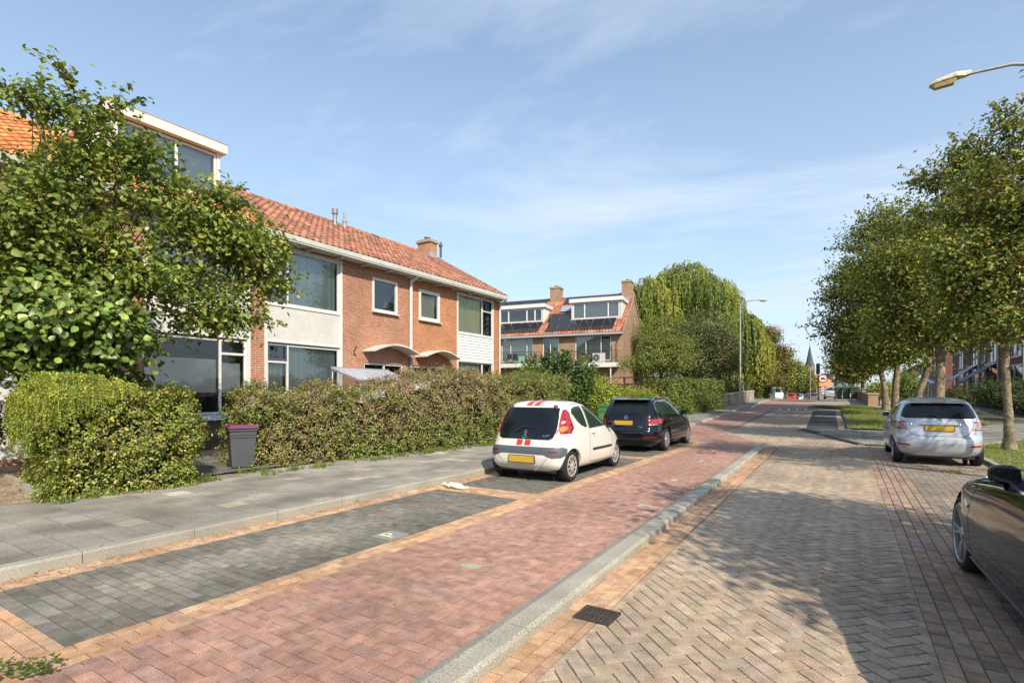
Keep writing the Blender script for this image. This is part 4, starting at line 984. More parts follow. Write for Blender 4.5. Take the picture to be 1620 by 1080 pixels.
window(H2, -6.7,-5.3,4.25,6.2, mull=(-6.05,), blind=[(-6.0,-5.35,4.3,6.1,'h')], bcol=(.40,.48,.52)); window(H2, -3.4,-1.2,.9,2.9, mull=(-2.3,)); window(H2, -5.9,-4.7,.6,2.8)
hL = [(-3.6,-.7,4.3,6.3),(-2.35,-1.5,2.1,3.1),(-6.3,-4.4,4.3,6.2)]
r3 = block(H3, 7.2, hL, False, 0.)
window(H3, -3.6,-.7,4.3,6.3, mull=(-2.75,-1.25), blind=[(-3.55,-2.8,4.4,6.2,'c'),(-2.7,-1.3,4.4,6.2,'c'),(-1.2,-.8,4.4,6.2,'c')], bcol=(.62,.66,.52)); window(H3, -2.35,-1.5,2.1,3.1, fw=.09, blind=[(-2.25,-1.6,2.2,3.0,'c')], bcol=(.25,.14,.13)); window(H3, -6.3,-4.4,4.3,6.2, mull=(-5.3,))
def dormer2(rf, x0, x1, yf, z0, z1, side_m, mull, blind, bc):
    m = MB(); m.box(x0,x0+.1,yf,yf+2.6,z0,z1); m.box(x1-.1,x1,yf,yf+2.6,z0,z1); m.box(x0+.1,x1-.1,yf+.02,yf+.1,z0,z0+.12)
    d = m.build('dormer', side_m, rf)
    m = MB(); m.box(x0-.15,x1+.15,yf-.2,yf+2.75,z1,z1+.32); m.build('dormer_fascia', WHITE, d)
    m = MB(); m.box(x0-.16,x1+.16,yf-.21,yf+2.76,z1+.32,z1+.35); m.build('dormer_roof', ZINC, d)
    window(rf, x0+.55 if side_m is not WHITE else x0+.12, x1-.15, z0+.12, z1-.03, y=yf+.0, fw=.11, mull=mull, blind=blind, bcol=bc, sill=False)
    if side_m is not WHITE:
        m = MB(); m.box(x0+.1,x0+.55,yf+.01,yf+.06,z0+.12,z1); m.build('cladding', side_m, d)
CL = bpy.data.materials.get('boards') or mat('boards', (.70,.71,.69), rough=.6)
dormer2(r2, -4.6,-.35, 1.3, 7.70, 9.22, WHITE, (-3.45,-1.45), [(-3.35,-1.5,7.9,9.1,'h'),(-4.4,-3.5,7.9,9.0,'h'),(-1.35,-.6,7.9,9.0,'h')], (.66,.68,.64))
dormer2(r3, -4.9,-.15, 1.3, 7.70, 9.05, CL, (-3.5,-1.75,-1.0), [(-.95,-.35,7.9,8.2,'h')], (.5,.3,.2))
PVM = mat('solar_panel', (.018,.020,.026), rough=.18, spec=.6)
PVF = mat('solar_frame', (.05,.05,.055), rough=.4)
def pv(rf, x0, x1, y0, y1, n):
    for k in range(n):
        a = x0+(x1-x0)*k/n+.03; b = x0+(x1-x0)*(k+1)/n-.03
        m = MB(); m.face([(a,y0,rz_(y0)+.06),(b,y0,rz_(y0)+.06),(b,y1,rz_(y1)+.06),(a,y1,rz_(y1)+.06)]); m.face([(a,y0,rz_(y0)),(b,y0,rz_(y0)),(b,y0,rz_(y0)+.06),(a,y0,rz_(y0)+.06)]); m.face([(b,y0,rz_(y0)),(b,y1,rz_(y1)),(b,y1,rz_(y1)+.06),(b,y0,rz_(y0)+.06)])
        m.build('solar_panel', PVM, rf)
pv(r2, -6.5,-.75, -.12, 1.18, 6); pv(r2, -6.8,-4.75, 1.2, 2.25, 2); pv(r2, -6.1,-1.0, 3.75, 4.75, 5)
pv(r3, -7.1,-.2, -.12, 1.18, 7); pv(r3, -7.1,-.9, 3.75, 4.75, 6)
m = MB(); m.box(-6.1,-5.2,2.55,3.15,8.6,8.66, M=None); m.face([(-6.0,2.5,rz_(2.5)+.09),(-5.1,2.5,rz_(2.5)+.09),(-5.1,3.3,rz_(3.3)+.09),(-6.0,3.3,rz_(3.3)+.09)]); m.build('skylight', mat('skylight_glass', (.25,.33,.42), rough=.1), r2)
chimney(H3, -.65,.25, 4.35,5.4, 9.7, 11.4, BRICK_2, parent=r3); chimney(H2, -.95,-.15, 4.35,5.4, 9.7, 11.45, BRICK_2, parent=r2)
# gable trim, yellow corner strip
m = MB(); m.box(.01,.09,9.3,9.8,.3,6.0); m.build('corner_cladding', mat('yellow_render', (.60,.48,.20), rough=.8), H2)
m = MB()
for (ya, za, yb, zb) in ((-.4,6.42,4.9,10.30),(10.1,6.2,4.9,10.30)): m.face([(.07,ya,za-.12),(.07,yb,zb-.12),(.07,yb,zb+.06),(.07,ya,za+.06)])
m.build('verge', mat('verge_grey', (.42,.38,.33), rough=.8), H2)
def balcony(root, x0, x1, z, zc, out_=1.15, rail=.95):
    m = MB(); m.box(x0,x1,-out_,-.004,z-.34,z); b = m.build('balcony', zc, root)
    m = MB(); m.tube([(x0+.05,-out_+.05,z+rail),(x1-.05,-out_+.05,z+rail)], .022, 6); m.tube([(x0+.05,-out_+.05,z+.12),(x1-.05,-out_+.05,z+.12)], .014, 6)
    for s_ in (x0+.05,x1-.05): m.tube([(s_,-out_+.05,z+rail),(s_,-.01,z+rail)], .022, 6); m.tube([(s_,-out_+.05,z),(s_,-out_+.05,z+rail)], .025, 6)
    n = int((x1-x0)/.14)
    for i in range(1, n): x = x0+.05+(x1-x0-.1)*i/n; m.tube([(x,-out_+.05,z+.12),(x,-out_+.05,z+rail)], .009, 4)
    m.build('railing', mat('railing_black', (.03,.03,.03), rough=.5), b)
    return b
balcony(H2, -3.75,-.2, 4.0, WHITE); b3 = balcony(H3, -4.6,.1, 4.1, WHITE_OLD)
m = MB(); m.tube([(-.75,-1.0,.3),(-.75,-1.0,3.66)], .05, 8); m.build('balcony_post', WHITE, H2)
m = MB(); m.box(-.36,-.32,-.6,-.56,4.0,6.05); m.box(-.36,-.32,-1.1,-1.06,4.0,5.4); m.tube([(-.34,-.58,6.03),(-.34,-1.08,5.4)], .03, 6); m.build('privacy_screen', BLACKF, H2)
def at2(root, x, y, z): 
    c, s = math.cos(math.radians(9.27)), math.sin(math.radians(9.27)); o = root.location; return (o.x+x*c-y*s, o.y+x*s+y*c, z)
ac = empty('air_conditioner', at2(H2,-1.75,-.75,4.0), 'white outdoor air conditioning unit standing on the right balcony', 'air conditioner', math.radians(9.27))
m = MB(); m.box(-.5,.5,-.2,.15,.05,.78); m.build('casing', WHITE, ac, bevel=.02)
m = MB(); m.lathe([(.27,-.21),(.27,-.225),(.24,-.23),(.24,-.212)], (-.14,0,.42), axis='y', n=24); 
for k in range(9): t = math.pi*k/9; m.box(-.14-.25*math.cos(t)-.003,-.14-.25*math.cos(t)+.003,-.222,-.215,.42-.2,.42+.2)
m.build('fan_grille', mat('ac_grey', (.12,.12,.12), rough=.5), ac); m = MB(); m.lathe([(.05,-.235),(.05,-.225)], (-.14,0,.42), axis='y', n=12); m.build('fan_hub', WHITE, ac)
bx_ = empty('balcony_locker', at2(H2,-2.95,-.6,4.0), 'brown slatted wooden locker beside the balcony air conditioner', 'cabinet', math.radians(9.27))
m = MB(); m.box(-.4,.4,-.25,.2,0,.72)
for k in range(8): m.box(-.39+k*.1,-.32+k*.1,-.262,-.25,.02,.70)
m.build('cabinet_body', mat('brown_wood', (.20,.095,.055), rough=.8), bx_)
for (x, c, lb) in ((-3.9,(.62,.55,.36),'cream cushion box on the left balcony'),(-1.35,(.25,.45,.34),'mint green storage box on the left balcony'),(-.75,(.30,.14,.12),'dark red crate on the left balcony')):
    q = empty('storage_box', at2(H3,x,-.8,4.1), lb, 'box', math.radians(9.27))
    m = MB(); m.box(-.27,.27,-.2,.2,0,.58); m.build('box_body', mat('box_%s' % lb.split()[0], c, rough=.8), q, bevel=.02); m = MB(); m.box(-.29,.29,-.22,.22,.58,.63); m.build('lid', mat('box_%s' % lb.split()[0]), q)
for x, lb in ((-2.6,'left one of two black chairs on the balcony'),(-2.1,'right one of two black chairs on the balcony')):
    q = empty('balcony_chair', at2(H3,x,-.75,4.1), lb, 'chair', math.radians(9.27))
    m = MB(); m.box(-.2,.2,-.2,.2,.42,.46); m.build('seat', BLACKF, q); m = MB(); m.box(-.2,.2,.16,.2,.46,.85); m.build('backrest', BLACKF, q)
    for a in (-.18,.18):
        for b in (-.18,.18): m = MB(); m.box(a-.015,a+.015,b-.015,b+.015,0,.42); m.build('leg', BLACKF, q)
# small shed / flat white roof behind the fence
sh = empty('garden_shed', (-12.2, 34.5, .2), 'low shed with a pale roof edge just behind the wooden fence', 'shed', .1)
m = MB(); m.box(-2.2,1.2,0,2,0,1.75); m.build('wall', BRICK_2, sh, uv=True); m = MB(); m.box(-2.4,1.4,-.2,2.2,1.75,1.98); m.build('roof', WHITE_OLD, sh)
# ------------------------------------------------------------ right hand row
def right_house(Y0, W, label, awn=None, lod=0, X0=9.0, eave=6.0, cols=TC):
    r = empty('brick_house', (X0, Y0+W, 0), label, 'house', math.radians(-90), group='dark red brick houses on the right')
    g = hgt(Y0)
    hs = [(W-3.9,W-.6,.9+g,2.8+g),(W-3.6,W-1.0,3.9,5.5),(.5,1.5,.2+g,2.5+g),(.6,1.7,4.0,5.5)]
    m = MB(); wall(m, 0, W, -.1, eave, hs); m.face([(0,0,-.1),(0,0,eave),(0,4.2,eave+2.6),(0,8.4,eave),(0,8.4,-.1)]); m.face([(W,0,-.1),(W,8.4,-.1),(W,8.4,eave),(W,4.2,eave+2.6),(W,0,eave)]); m.build('wall', BRICK_R, r, uv=True)
    m = MB(); m.box(.05,W-.05,1.5,1.55,0,eave-.1); m.build('unlit_room_back', DARKROOM, r)
    m = MB(); tiles(m, 0, W, -.35, eave+.1, 4.2, eave+2.7, cols=cols, simple=True, tw=.3, th=.4); m.face([(0,4.2,eave+2.7),(W,4.2,eave+2.7),(W,8.7,eave+.1),(0,8.7,eave+.1)], cols[0]); ridge(m,0,W,4.2,eave+2.72,cols); m.build('roof', TILE, r)
    m = MB(); m.box(0,W,-.45,-.33,eave-.08,eave+.05); m.box(0,W,-.33,-.003,eave-.05,eave-.02); m.build('gutter', WHITE_OLD, r)
    window(r, *hs[0], mull=(W-2.9,), fw=.08, blind=[(W-2.8,W-.7,1.5+g,2.7+g,'h')], bcol=(.5,.45,.4)); window(r, *hs[1], mull=(W-2.3,), fw=.08); window(r, *hs[3], fw=.07)
    m = MB(); m.box(.55,1.45,.03,.08,.2+g,2.45+g); d = m.build('door', WHITE, r); k = MB(); k.box(.8,1.2,.02,.032,1.3+g,2.2+g); k.build('door_pane', GLASS_D, d)
    m = MB(); m.tube([(W-.1,-.07,eave-.1),(W-.1,-.07,g)], .05, 8); m.build('downpipe', WHITE_OLD, r)
    return r
right_house(43.0, 6.5, 'nearest dark red brick house on the right, seen behind the slender trunk')
right_house(49.5, 6.5, 'dark red brick house with grey and pale awnings over its windows')
right_house(56.0, 6.5, 'dark red brick house partly hidden by the thick tree trunk')
right_house(62.5, 6.5, 'last dark red brick house of the first right hand block')
def awning(x, y, z, c, w, lb, out_=1.5, drop=.95):
    q = empty('window_awning', (x, y, z), lb, 'awning', math.radians(-90))
    m = MB(); m.face([(0,0,0),(w,0,0),(w,-out_,-drop),(0,-out_,-drop)]); m.face([(0,-.0,-.02),(0,-out_,-drop-.02),(w,-out_,-drop-.02),(w,0,-.02)]); m.face([(0,-out_,-drop),(w,-out_,-drop),(w,-out_,-drop-.2),(0,-out_,-drop-.2)]); m.build('canvas', mat('awn%d' % int(c[0]*1000), c, rough=.8), q)
    m = MB(); m.tube([(.1,-.03,-.9),(.1,-out_,-drop-.02)], .02, 6); m.tube([(w-.1,-.03,-.9),(w-.1,-out_,-drop-.02)], .02, 6); m.tube([(0,0,0),(w,0,0)], .05, 8); m.build('frame', ALU, q)
awning(8.98, 53.9, 3.75, (.10,.13,.17), 3.6, 'slate grey sloping awning over the ground floor window on the right', 1.7, 1.2)
awning(8.98, 60.6, 3.9, (.42,.38,.42), 3.6, 'pale lilac awning beyond the slate grey one', 1.5, 1.1)
awning(8.98, 60.6, 6.0, (.30,.34,.40), 2.6, 'small blue grey awning above an upper floor window', .9, .8)
RT = [(.55,.17,.09),(.48,.15,.09)]
for k, (y, x) in enumerate([(84,9.5),(91,9.5),(98,9.5),(105,9.6),(112,9.6),(119,9.8),(126,9.8),(134,10),(142,10)]):
    right_house(y, 6.9, ['red roofed terraced house far along the right side, nearest of its row','second red roofed house far along the right side','third red roofed house far along the right side','fourth red roofed house far along the right side','fifth red roofed house far along the right side','sixth red roofed house far along the right side','seventh red roofed house far along the right side','eighth red roofed house far along the right side','farthest red roofed house along the right side'][k], X0=x, cols=RT)
# ------------------------------------------------------------ church and far buildings
def camxy(px, d):
    x = (px-810)/840*d; c, s = math.cos(YAW), math.sin(YAW); return (x*c-d*s, x*s+d*c)
cx_, cy_ = camxy(1281, 380)
ch = empty('church_tower', (cx_, cy_, 0), 'distant brick church tower with a pointed slate spire and cross', 'church', .32)
m = MB(); m.box(-2.6,2.6,-2.6,2.6,0,21.5); m.box(-2.85,2.85,-2.85,2.85,18.0,18.5)
m.build('wall', brick_mat('tower_brick', (.27,.19,.15), (.22,.155,.13), (.25,.2,.17)), ch, uv=True)
m = MB(); m.lathe([(3.3,21.4),(2.3,24.4),(1.5,28.5),(.06,36.2)], (0,0,0), n=8); m.build('spire', mat('slate', (.055,.065,.08), rough=.6, noise_s=2, noise_amt=.2), ch)
m = MB(); 
for (fx, fy, nx, ny) in ((-1.1,-2.63,1,0),(1.1,-2.63,1,0),(2.63,-1.1,0,1),(2.63,1.1,0,1),(-2.63,-1.1,0,1),(-2.63,1.1,0,1)):
    if nx: m.box(fx-.5,fx+.5,fy-.02,fy+.02,14,17.2)
    else: m.box(fx-.02,fx+.02,fy-.5,fy+.5,14,17.2)
m.build('belfry_opening', mat('dark_opening', (.03,.03,.03), rough=1), ch)
m = MB(); m.box(-.08,.08,-.08,.08,36,39.3); m.box(-.5,.5,-.07,.07,37.8,38.05); m.build('cross', ZINC, ch)
m = MB(); m.box(-7,7,2.7,30,0,9); m.prism([(-7.4,9),(7.4,9),(0,16)], 2.7, 30); m.build('nave', mat('nave_brick', (.26,.15,.11), rough=.9), ch)
def simple_block(name, px, d, w, dp, h, roofh, wc, rc, label, rz=0., win=(4,2), cat='building', base=0.):
    x, y = camxy(px, d); r = empty(name, (x,y,base), label, cat, YAW+rz)
    m = MB(); m.box(-w/2,w/2,0,dp,0,h); m.build('wall', mat('w_'+name+str(int(wc[0]*1000)), wc, rough=.9, noise_s=.8, noise_amt=.1), r)
    m = MB()
    if roofh: m.prism([(-.5,h),(dp+.5,h),(dp/2,h+roofh)], -w/2-.3, w/2+.3, axis='x')
    else: m.box(-w/2-.2,w/2+.2,-.2,dp+.2,h,h+.4)
    m.build('roof', mat('r_'+name+str(int(rc[0]*1000)), rc, rough=.8, noise_s=1.5, noise_amt=.15), r)
    nx, nz_ = win
    for i in range(nx):
        for k in range(nz_):
            cx = -w/2+w*(i+.5)/nx; cz = h*(k+.55)/nz_; m = MB(); m.box(cx-w/nx*.3,cx+w/nx*.3,-.05,.02,cz-h/nz_*.25,cz+h/nz_*.25); m.build('window', mat('far_window', (.12,.14,.16), rough=.2), r)
    return r
simple_block('far_house', 1314, 150, 8.0, 5, 3.6, 1.9, (.30,.16,.11), (.62,.20,.08), 'distant brick building with a bright orange roof below the church', win=(3,1))
simple_block('far_house', 1266, 190, 8, 9, 5.2, 2.4, (.32,.2,.15), (.45,.16,.09), 'distant house with a brown red roof left of the church', win=(3,2))
simple_block('far_house', 1298, 230, 11, 9, 5.6, 2.6, (.35,.24,.18), (.42,.18,.11), 'distant house with a pale red roof just right of the church tower', win=(4,2))
simple_block('far_house', 1322, 260, 16, 9, 9, 1.8, (.30,.26,.22), (.24,.20,.17), 'distant low building with a brown roof and chimney', win=(5,2))
simple_block('apartment_block', 1336, 240, 10, 9, 10.5, 0, (.42,.38,.25), (.35,.33,.3), 'distant pale cream striped apartment block at the right of the church', win=(4,1))
simple_block('warehouse', 1334, 105, 2.4, 1.2, 3.9, 0, (.16,.19,.24), (.2,.22,.26), 'distant dark grey blue building behind the wheelie bins', win=(3,1))
simple_block('far_house', 1252, 170, 6, 9, 6, 3, (.30,.15,.1), (.42,.16,.1), 'distant red brick house glimpsed between the street trees', win=(2,2))
# ------------------------------------------------------------ vegetation
def loc_lobes(root, L): return [(x-root[0], y-root[1], z-root[2], r, r, r*.85) if not isinstance(r, tuple) else (x-root[0], y-root[1], z-root[2], *r) for x, y, z, r in L]
G_NEAR = [(.10,.14,.025), (.13,.17,.03), (.155,.185,.033), (.08,.115,.022), (.17,.18,.038)]
r0 = (-12.0,3.5,.15)
tree('garden_tree', r0, loc_lobes(r0, [(-11.0,3.18,6.2,.40),(-10.35,3.62,6.15,.36),(-10.6,3.7,5.55,.66),(-10.1,4.25,4.9,.76),(-9.95,3.95,5.55,.36),(-11.1,3.2,4.5,.85),(-9.76,5.19,4.55,.78),(-9.58,6.25,4.4,.48),(-9.65,6.1,3.75,.52),(-9.97,5.4,3.05,.66),(-10.14,4.48,3.6,.95),(-10.81,3.59,3.7,1.0),(-11.25,2.84,3.9,.9),(-9.17,5.09,5.0,.28),(-9.75,5.75,4.15,.55)]),
    'large leafy garden tree with loose pointed leaves hanging over the left terrace', [(0,0,0),(.05,-.05,.9),(.1,-.1,1.9),(.5,.1,2.9),(1.0,.3,3.6)],   .10, 520, 34, .23, .092, G_NEAR, 5, twig_every=2, mt=LEAF, shoots=330, shl=.75, rnd6=True, asp=.66)
g_ = MB(); rr = random.Random(17)
gt = bpy.data.objects['garden_tree']
for k in range(26):
    a = Vector((.9+rr.uniform(-.2,.3), 1.6+rr.uniform(-.3,.3), 3.3+rr.uniform(-.2,.3))); e = a+Vector((rr.uniform(.2,.9), rr.uniform(.5,1.9), rr.uniform(-.1,1.1)))
    g_.tube([a, (a+e)/2+Vector((0,0,rr.uniform(-.1,.12))), e], [.016,.010,.004], 4, cap=False)
g_.build('bare_branches', mat('bare_branch', (.36,.27,.14), rough=.9, noise_s=6, noise_amt=.3), gt)
r0 = (-10.9,3.3,.15)
tree('broadleaf_shrub', r0, loc_lobes(r0, [(-10.57,3.03,2.75,.85),(-10.0,3.5,2.7,.6),(-9.9,3.8,2.35,.35),(-10.98,2.6,2.3,.75),(-10.56,3.5,2.0,.4),(-10.6,4.2,1.7,.25)]),
    'shrub with large round bright leaves below the garden tree', [(0,0,0),(.05,0,.8),(.1,.05,1.5)], .05, 480, 18, .24, .112, [(.10,.15,.03),(.14,.19,.04),(.07,.115,.025),(.12,.155,.03)], 15, mt=LEAF2, rnd6=True, asp=.9)
r0 = (-12.0,2.2,.15)
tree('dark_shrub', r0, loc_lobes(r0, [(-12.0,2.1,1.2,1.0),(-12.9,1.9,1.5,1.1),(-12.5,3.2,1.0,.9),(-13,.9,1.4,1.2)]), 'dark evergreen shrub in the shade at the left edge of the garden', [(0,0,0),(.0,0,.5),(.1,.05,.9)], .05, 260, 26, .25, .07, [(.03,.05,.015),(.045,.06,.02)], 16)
# strap leaved plant
sp = empty('strap_leaf_plant', (-11.3,2.15,.15), 'strap leaved yellow green plant in the dark corner left of the hedge', 'plant')
m = MB(); rr = random.Random(4)
for i in range(70):
    a = rr.uniform(0,6.28); l = rr.uniform(.45,.9); w = rr.uniform(.014,.028); c = vary(rr.choice([(.10,.14,.03),(.25,.24,.06),(.07,.10,.025)]), .25, rr); ca_, sa_ = math.cos(a), math.sin(a); pr = []
    for k in range(6):
        t = k/5; q = l*t*.75; z = l*(t*1.2-t*t*.75*rr.uniform(.9,1.2)); ww = w*(1-t*.9); pr.append(((ca_*q-sa_*ww, sa_*q+ca_*ww, z), (ca_*q+sa_*ww, sa_*q-ca_*ww, z)))
    for p, q in zip(pr, pr[1:]): m.face([p[0],p[1],q[1],q[0]], c)
m.build('leaves', LEAF2, sp)
# clipped hedges
H1C = [(.16,.185,.03), (.20,.215,.035), (.12,.155,.028), (.24,.23,.045), (.09,.125,.025)]
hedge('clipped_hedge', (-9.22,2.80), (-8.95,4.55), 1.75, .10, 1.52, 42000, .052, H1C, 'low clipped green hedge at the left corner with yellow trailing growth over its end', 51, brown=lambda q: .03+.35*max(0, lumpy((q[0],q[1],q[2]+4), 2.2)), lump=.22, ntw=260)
# yellow trailing growth draped over the hedge corner
def trailing():
    r = empty('trailing_creeper', (-9.2,2.8,1.6), 'yellow green creeper with drooping fine shoots on the left end of the clipped hedge', 'creeper')
    m = MB(); rr = random.Random(6); P, N_, C_ = [], [], []
    for i in range(780):
        c = vary(rr.choice([(.28,.30,.045),(.23,.27,.035),(.34,.33,.06),(.14,.18,.03),(.18,.21,.035)]), .28, rr); w = rr.uniform(.002,.0045)
        if rr.random() < .62: e = Vector((-rr.uniform(0,1.25), -.08, 0)); o = Vector((rr.uniform(-.35,.35), -1, 0)); l = rr.uniform(.05,.95)*(1 if e.x < -.2 else .6)
        else: e = Vector((.10, -.1+1.05*rr.random()**2.0, 0)); o = Vector((1, rr.uniform(-.5,.5), 0)); l = rr.uniform(.02,.55)*(1-.75*e.y/.9)
        o.normalize(); back = rr.uniform(.05,.6); h0 = rr.uniform(.0,.17)+.09*math.sin(e.x*2.6+1)+.07*lumpy((e.x,e.y,1),2.5)-.08*max(0, e.y-.4); pr = []; wob = rr.uniform(-.08,.08)
        for k in range(9):
            t = k/8; s_ = t*(back+l); out2 = rr.uniform(.0,.02)
            if s_ < back: p = e-o*(back-s_)+Vector((0,0,h0*math.cos((s_/back)*1.2)+.03))
            else: q = s_-back; p = e+o*(.07*math.sin(min(1,q*5)*1.57)+out2)+Vector((0,0,h0*.36-q))
            p += Vector((-o.y,o.x,0))*(wob*t*2+math.sin(t*7+i)*.02); pr.append(p)
        sd = Vector((-o.y, o.x, 0))*w
        for k, (p, q) in enumerate(zip(pr, pr[1:])):
            m.face([p-sd, p+sd, q+sd, q-sd], c)
            for _ in range(3): P.append(p+(q-p)*rr.random()+Vector((rr.gauss(0,.012),rr.gauss(0,.012),rr.gauss(0,.012)))); N_.append(o*.5+Vector((rr.gauss(0,.6),rr.gauss(0,.6),.5))); C_.append(c)
    m.build('strands', mat('creeper_strand', attr=True, rough=.6, trans=.4), r)
    leaf_obj('leaflets', LEAF, np.array(P), np.array(N_), NR.uniform(.018,.042,len(P)), np.array(C_), r, aspect=.5)
trailing()
# timber edging by the bare soil
ed = empty('garden_edging', (-9.5,2.82,.10), 'weathered concrete edging strip at the foot of the corner hedge', 'edging')
m = MB(); m.box(-2.9,-.02,-.06,.0,-.05,.12); m.build('edging_board', mat('edging_concrete', (.36,.33,.28), rough=.9, noise_s=20, noise_amt=.25), ed); ed.rotation_euler = (0,0,math.radians(-6))
H2C = [(.125,.155,.03), (.155,.18,.035), (.095,.13,.026), (.18,.19,.045)]
def br2(q):
    f = .05+.25*max(0, lumpy((q[0],q[1]*.8,q[2]+9), 1.3))
    t = math.exp(-((q[1]-9.1)/2.1)**2)*max(0, min(1, (q[2]-.55)/.7)); f += t*(.58+.9*lumpy((q[0],q[1],q[2]), 1.7))
    t = math.exp(-((q[1]-12.2)/1.4)**2)*max(0, min(1, (q[2]-.9)/.7)); f += t*.5
    t = math.exp(-((q[1]-6.6)/.9)**2)*max(0, min(1, (1.1-q[2])/.6)); f += t*.35
    return min(.9, f)
def hf2(s): 
    t = max(0, min(1, (s-2.6)/2.2)); return 1.58+.45*t*t*(3-2*t)-.06*math.sin(s*1.7)
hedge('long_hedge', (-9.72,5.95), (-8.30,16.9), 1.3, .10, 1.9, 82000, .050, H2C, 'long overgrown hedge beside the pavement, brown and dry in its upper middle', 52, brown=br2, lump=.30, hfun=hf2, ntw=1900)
hedge('far_hedge', (-8.15,29.2), (-6.95,37.6), 1.6, .30, 2.1, 26000, .085, [(.10,.145,.025),(.13,.165,.03),(.08,.12,.022)], 'bright green hedge beyond the black estate car', 53, brown=lambda q: .05+.15*max(0,lumpy(q,1.2)), lump=.2)
hedge('bridge_hedge', (-8.7,58), (-8.0,74), 2, .9, 2.1, 9000, .14, [(.09,.12,.025),(.07,.10,.02)], 'square clipped hedge beyond the stone bridge wall', 54, lump=.15)
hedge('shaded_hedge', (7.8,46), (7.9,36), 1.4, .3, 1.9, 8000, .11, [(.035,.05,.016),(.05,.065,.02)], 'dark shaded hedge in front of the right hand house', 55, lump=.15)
# shrubs between the hedges and the dormer block
def bush(name, x, y, z0, r, h, n, ls, cols, label, seed, rx=1., ry=1., mt=None, red=0):
    L = []; rr = random.Random(seed)
    for k in range(6): L.append((rr.uniform(-.45,.45)*r*rx, rr.uniform(-.45,.45)*r*ry, h*rr.uniform(.35,.72), r*.55*rx, r*.55*ry, h*.33))
    return tree(name, (x,y,z0), L, label, [(0,0,0),(0,0,h*.2),(.05,0,h*.4)], .04, n, 30, r*.14+.05, ls, cols, seed, cat='bush', mt=mt, twig_every=4, red=red)
rr = random.Random(71)
# vase shaped shrub: upright leafy shoots
vs = empty('upright_shrub', (-9.4,18.3,.15), 'dark green vase shaped shrub with upright leafy shoots behind the long hedge', 'shrub')
P_, N_, C_l = [], [], []; sh_ = MB()
for k in range(135):
    a = rr.uniform(0,6.28); sp_ = rr.uniform(.05,1.0)**.8; h_ = rr.uniform(1.6,3.3)*(1-.12*sp_); tip = Vector((math.cos(a)*sp_*1.5, math.sin(a)*sp_*1.3, h_)); b0 = Vector((math.cos(a)*.15, math.sin(a)*.15, .2))
    md = (b0+tip)/2+Vector((math.cos(a)*.15, math.sin(a)*.15, .1)); sh_.tube([b0,md,tip], [.015,.01,.004], 3, cap=False)
    for i in range(290):
        t = rr.uniform(.05,1.0); p = b0*(1-t)**2+md*2*t*(1-t)+tip*t*t; o = Vector((rr.gauss(0,1),rr.gauss(0,1),rr.gauss(0,.6)))*.085*(1.25-t*.6); P_.append(p+o); N_.append(o.normalized()+Vector((0,0,.6))); C_l.append(vary(rr.choice([(.05,.085,.018),(.07,.115,.022),(.035,.06,.015)]), .25, rr))
leaf_obj('leaves', LEAF2, np.array(P_), np.array(N_)+NR.normal(size=(len(P_),3))*.4, NR.uniform(.07,.13,len(P_)), np.array(C_l), vs); sh_.build('shoots', TWIG, vs)
YG = [(.19,.22,.03), (.23,.25,.04), (.15,.19,.03)]; 
bush('yellow_green_bush', -8.6,20.2,.1,1.25,2.25,330,.09,YG,'bright yellow green bush behind the white car', 72)
bush('yellow_green_bush', -9.8,21.6,.1,1.2,2.5,260,.09,YG,'bright yellow green bush against the end of the dark shrub', 73)
bush('orange_bush', -9.4,27.6,.2,1.1,1.9,230,.09,[(.30,.26,.04),(.36,.24,.05),(.16,.19,.03)],'yellow and orange tinted bush against the wooden fence', 74, rx=1.5)
bush('green_bush', -9.9,16.6,.1,.95,2.5,260,.085,[(.10,.14,.03),(.14,.17,.03)],'loose green bush just past the end of the long hedge', 75)
bush('green_bush', -11.5,19.5,.1,1.2,2.3,240,.085,[(.09,.13,.03),(.13,.16,.03)],'green bush left of the vase shaped shrub', 76)
bush('low_green_bush', -8.4,24.6,.1,1.0,1.7,220,.08,[(.12,.16,.03),(.09,.13,.025)],'low green bush in front of the wooden fence', 77, ry=1.6)
bush('spindle_bush', 1.9,44.8,.75,.8,1.7,170,.12,[(.24,.24,.04),(.17,.19,.035)],'yellow green bush at the end of the brick bridge wall', 78, red=.12)
bush('spindle_bush', 3.5,45.5,.75,1.2,2.3,200,.12,[(.14,.17,.035),(.10,.13,.03)],'loose green bush behind the twin trunked tree', 79)
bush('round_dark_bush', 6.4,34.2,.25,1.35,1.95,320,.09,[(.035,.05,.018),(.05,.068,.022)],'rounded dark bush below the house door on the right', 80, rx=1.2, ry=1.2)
bush('round_dark_bush', 5.6,41.5,.6,1.0,1.5,160,.10,[(.07,.09,.025),(.05,.068,.022)],'smaller dark bush left of the house door', 81)
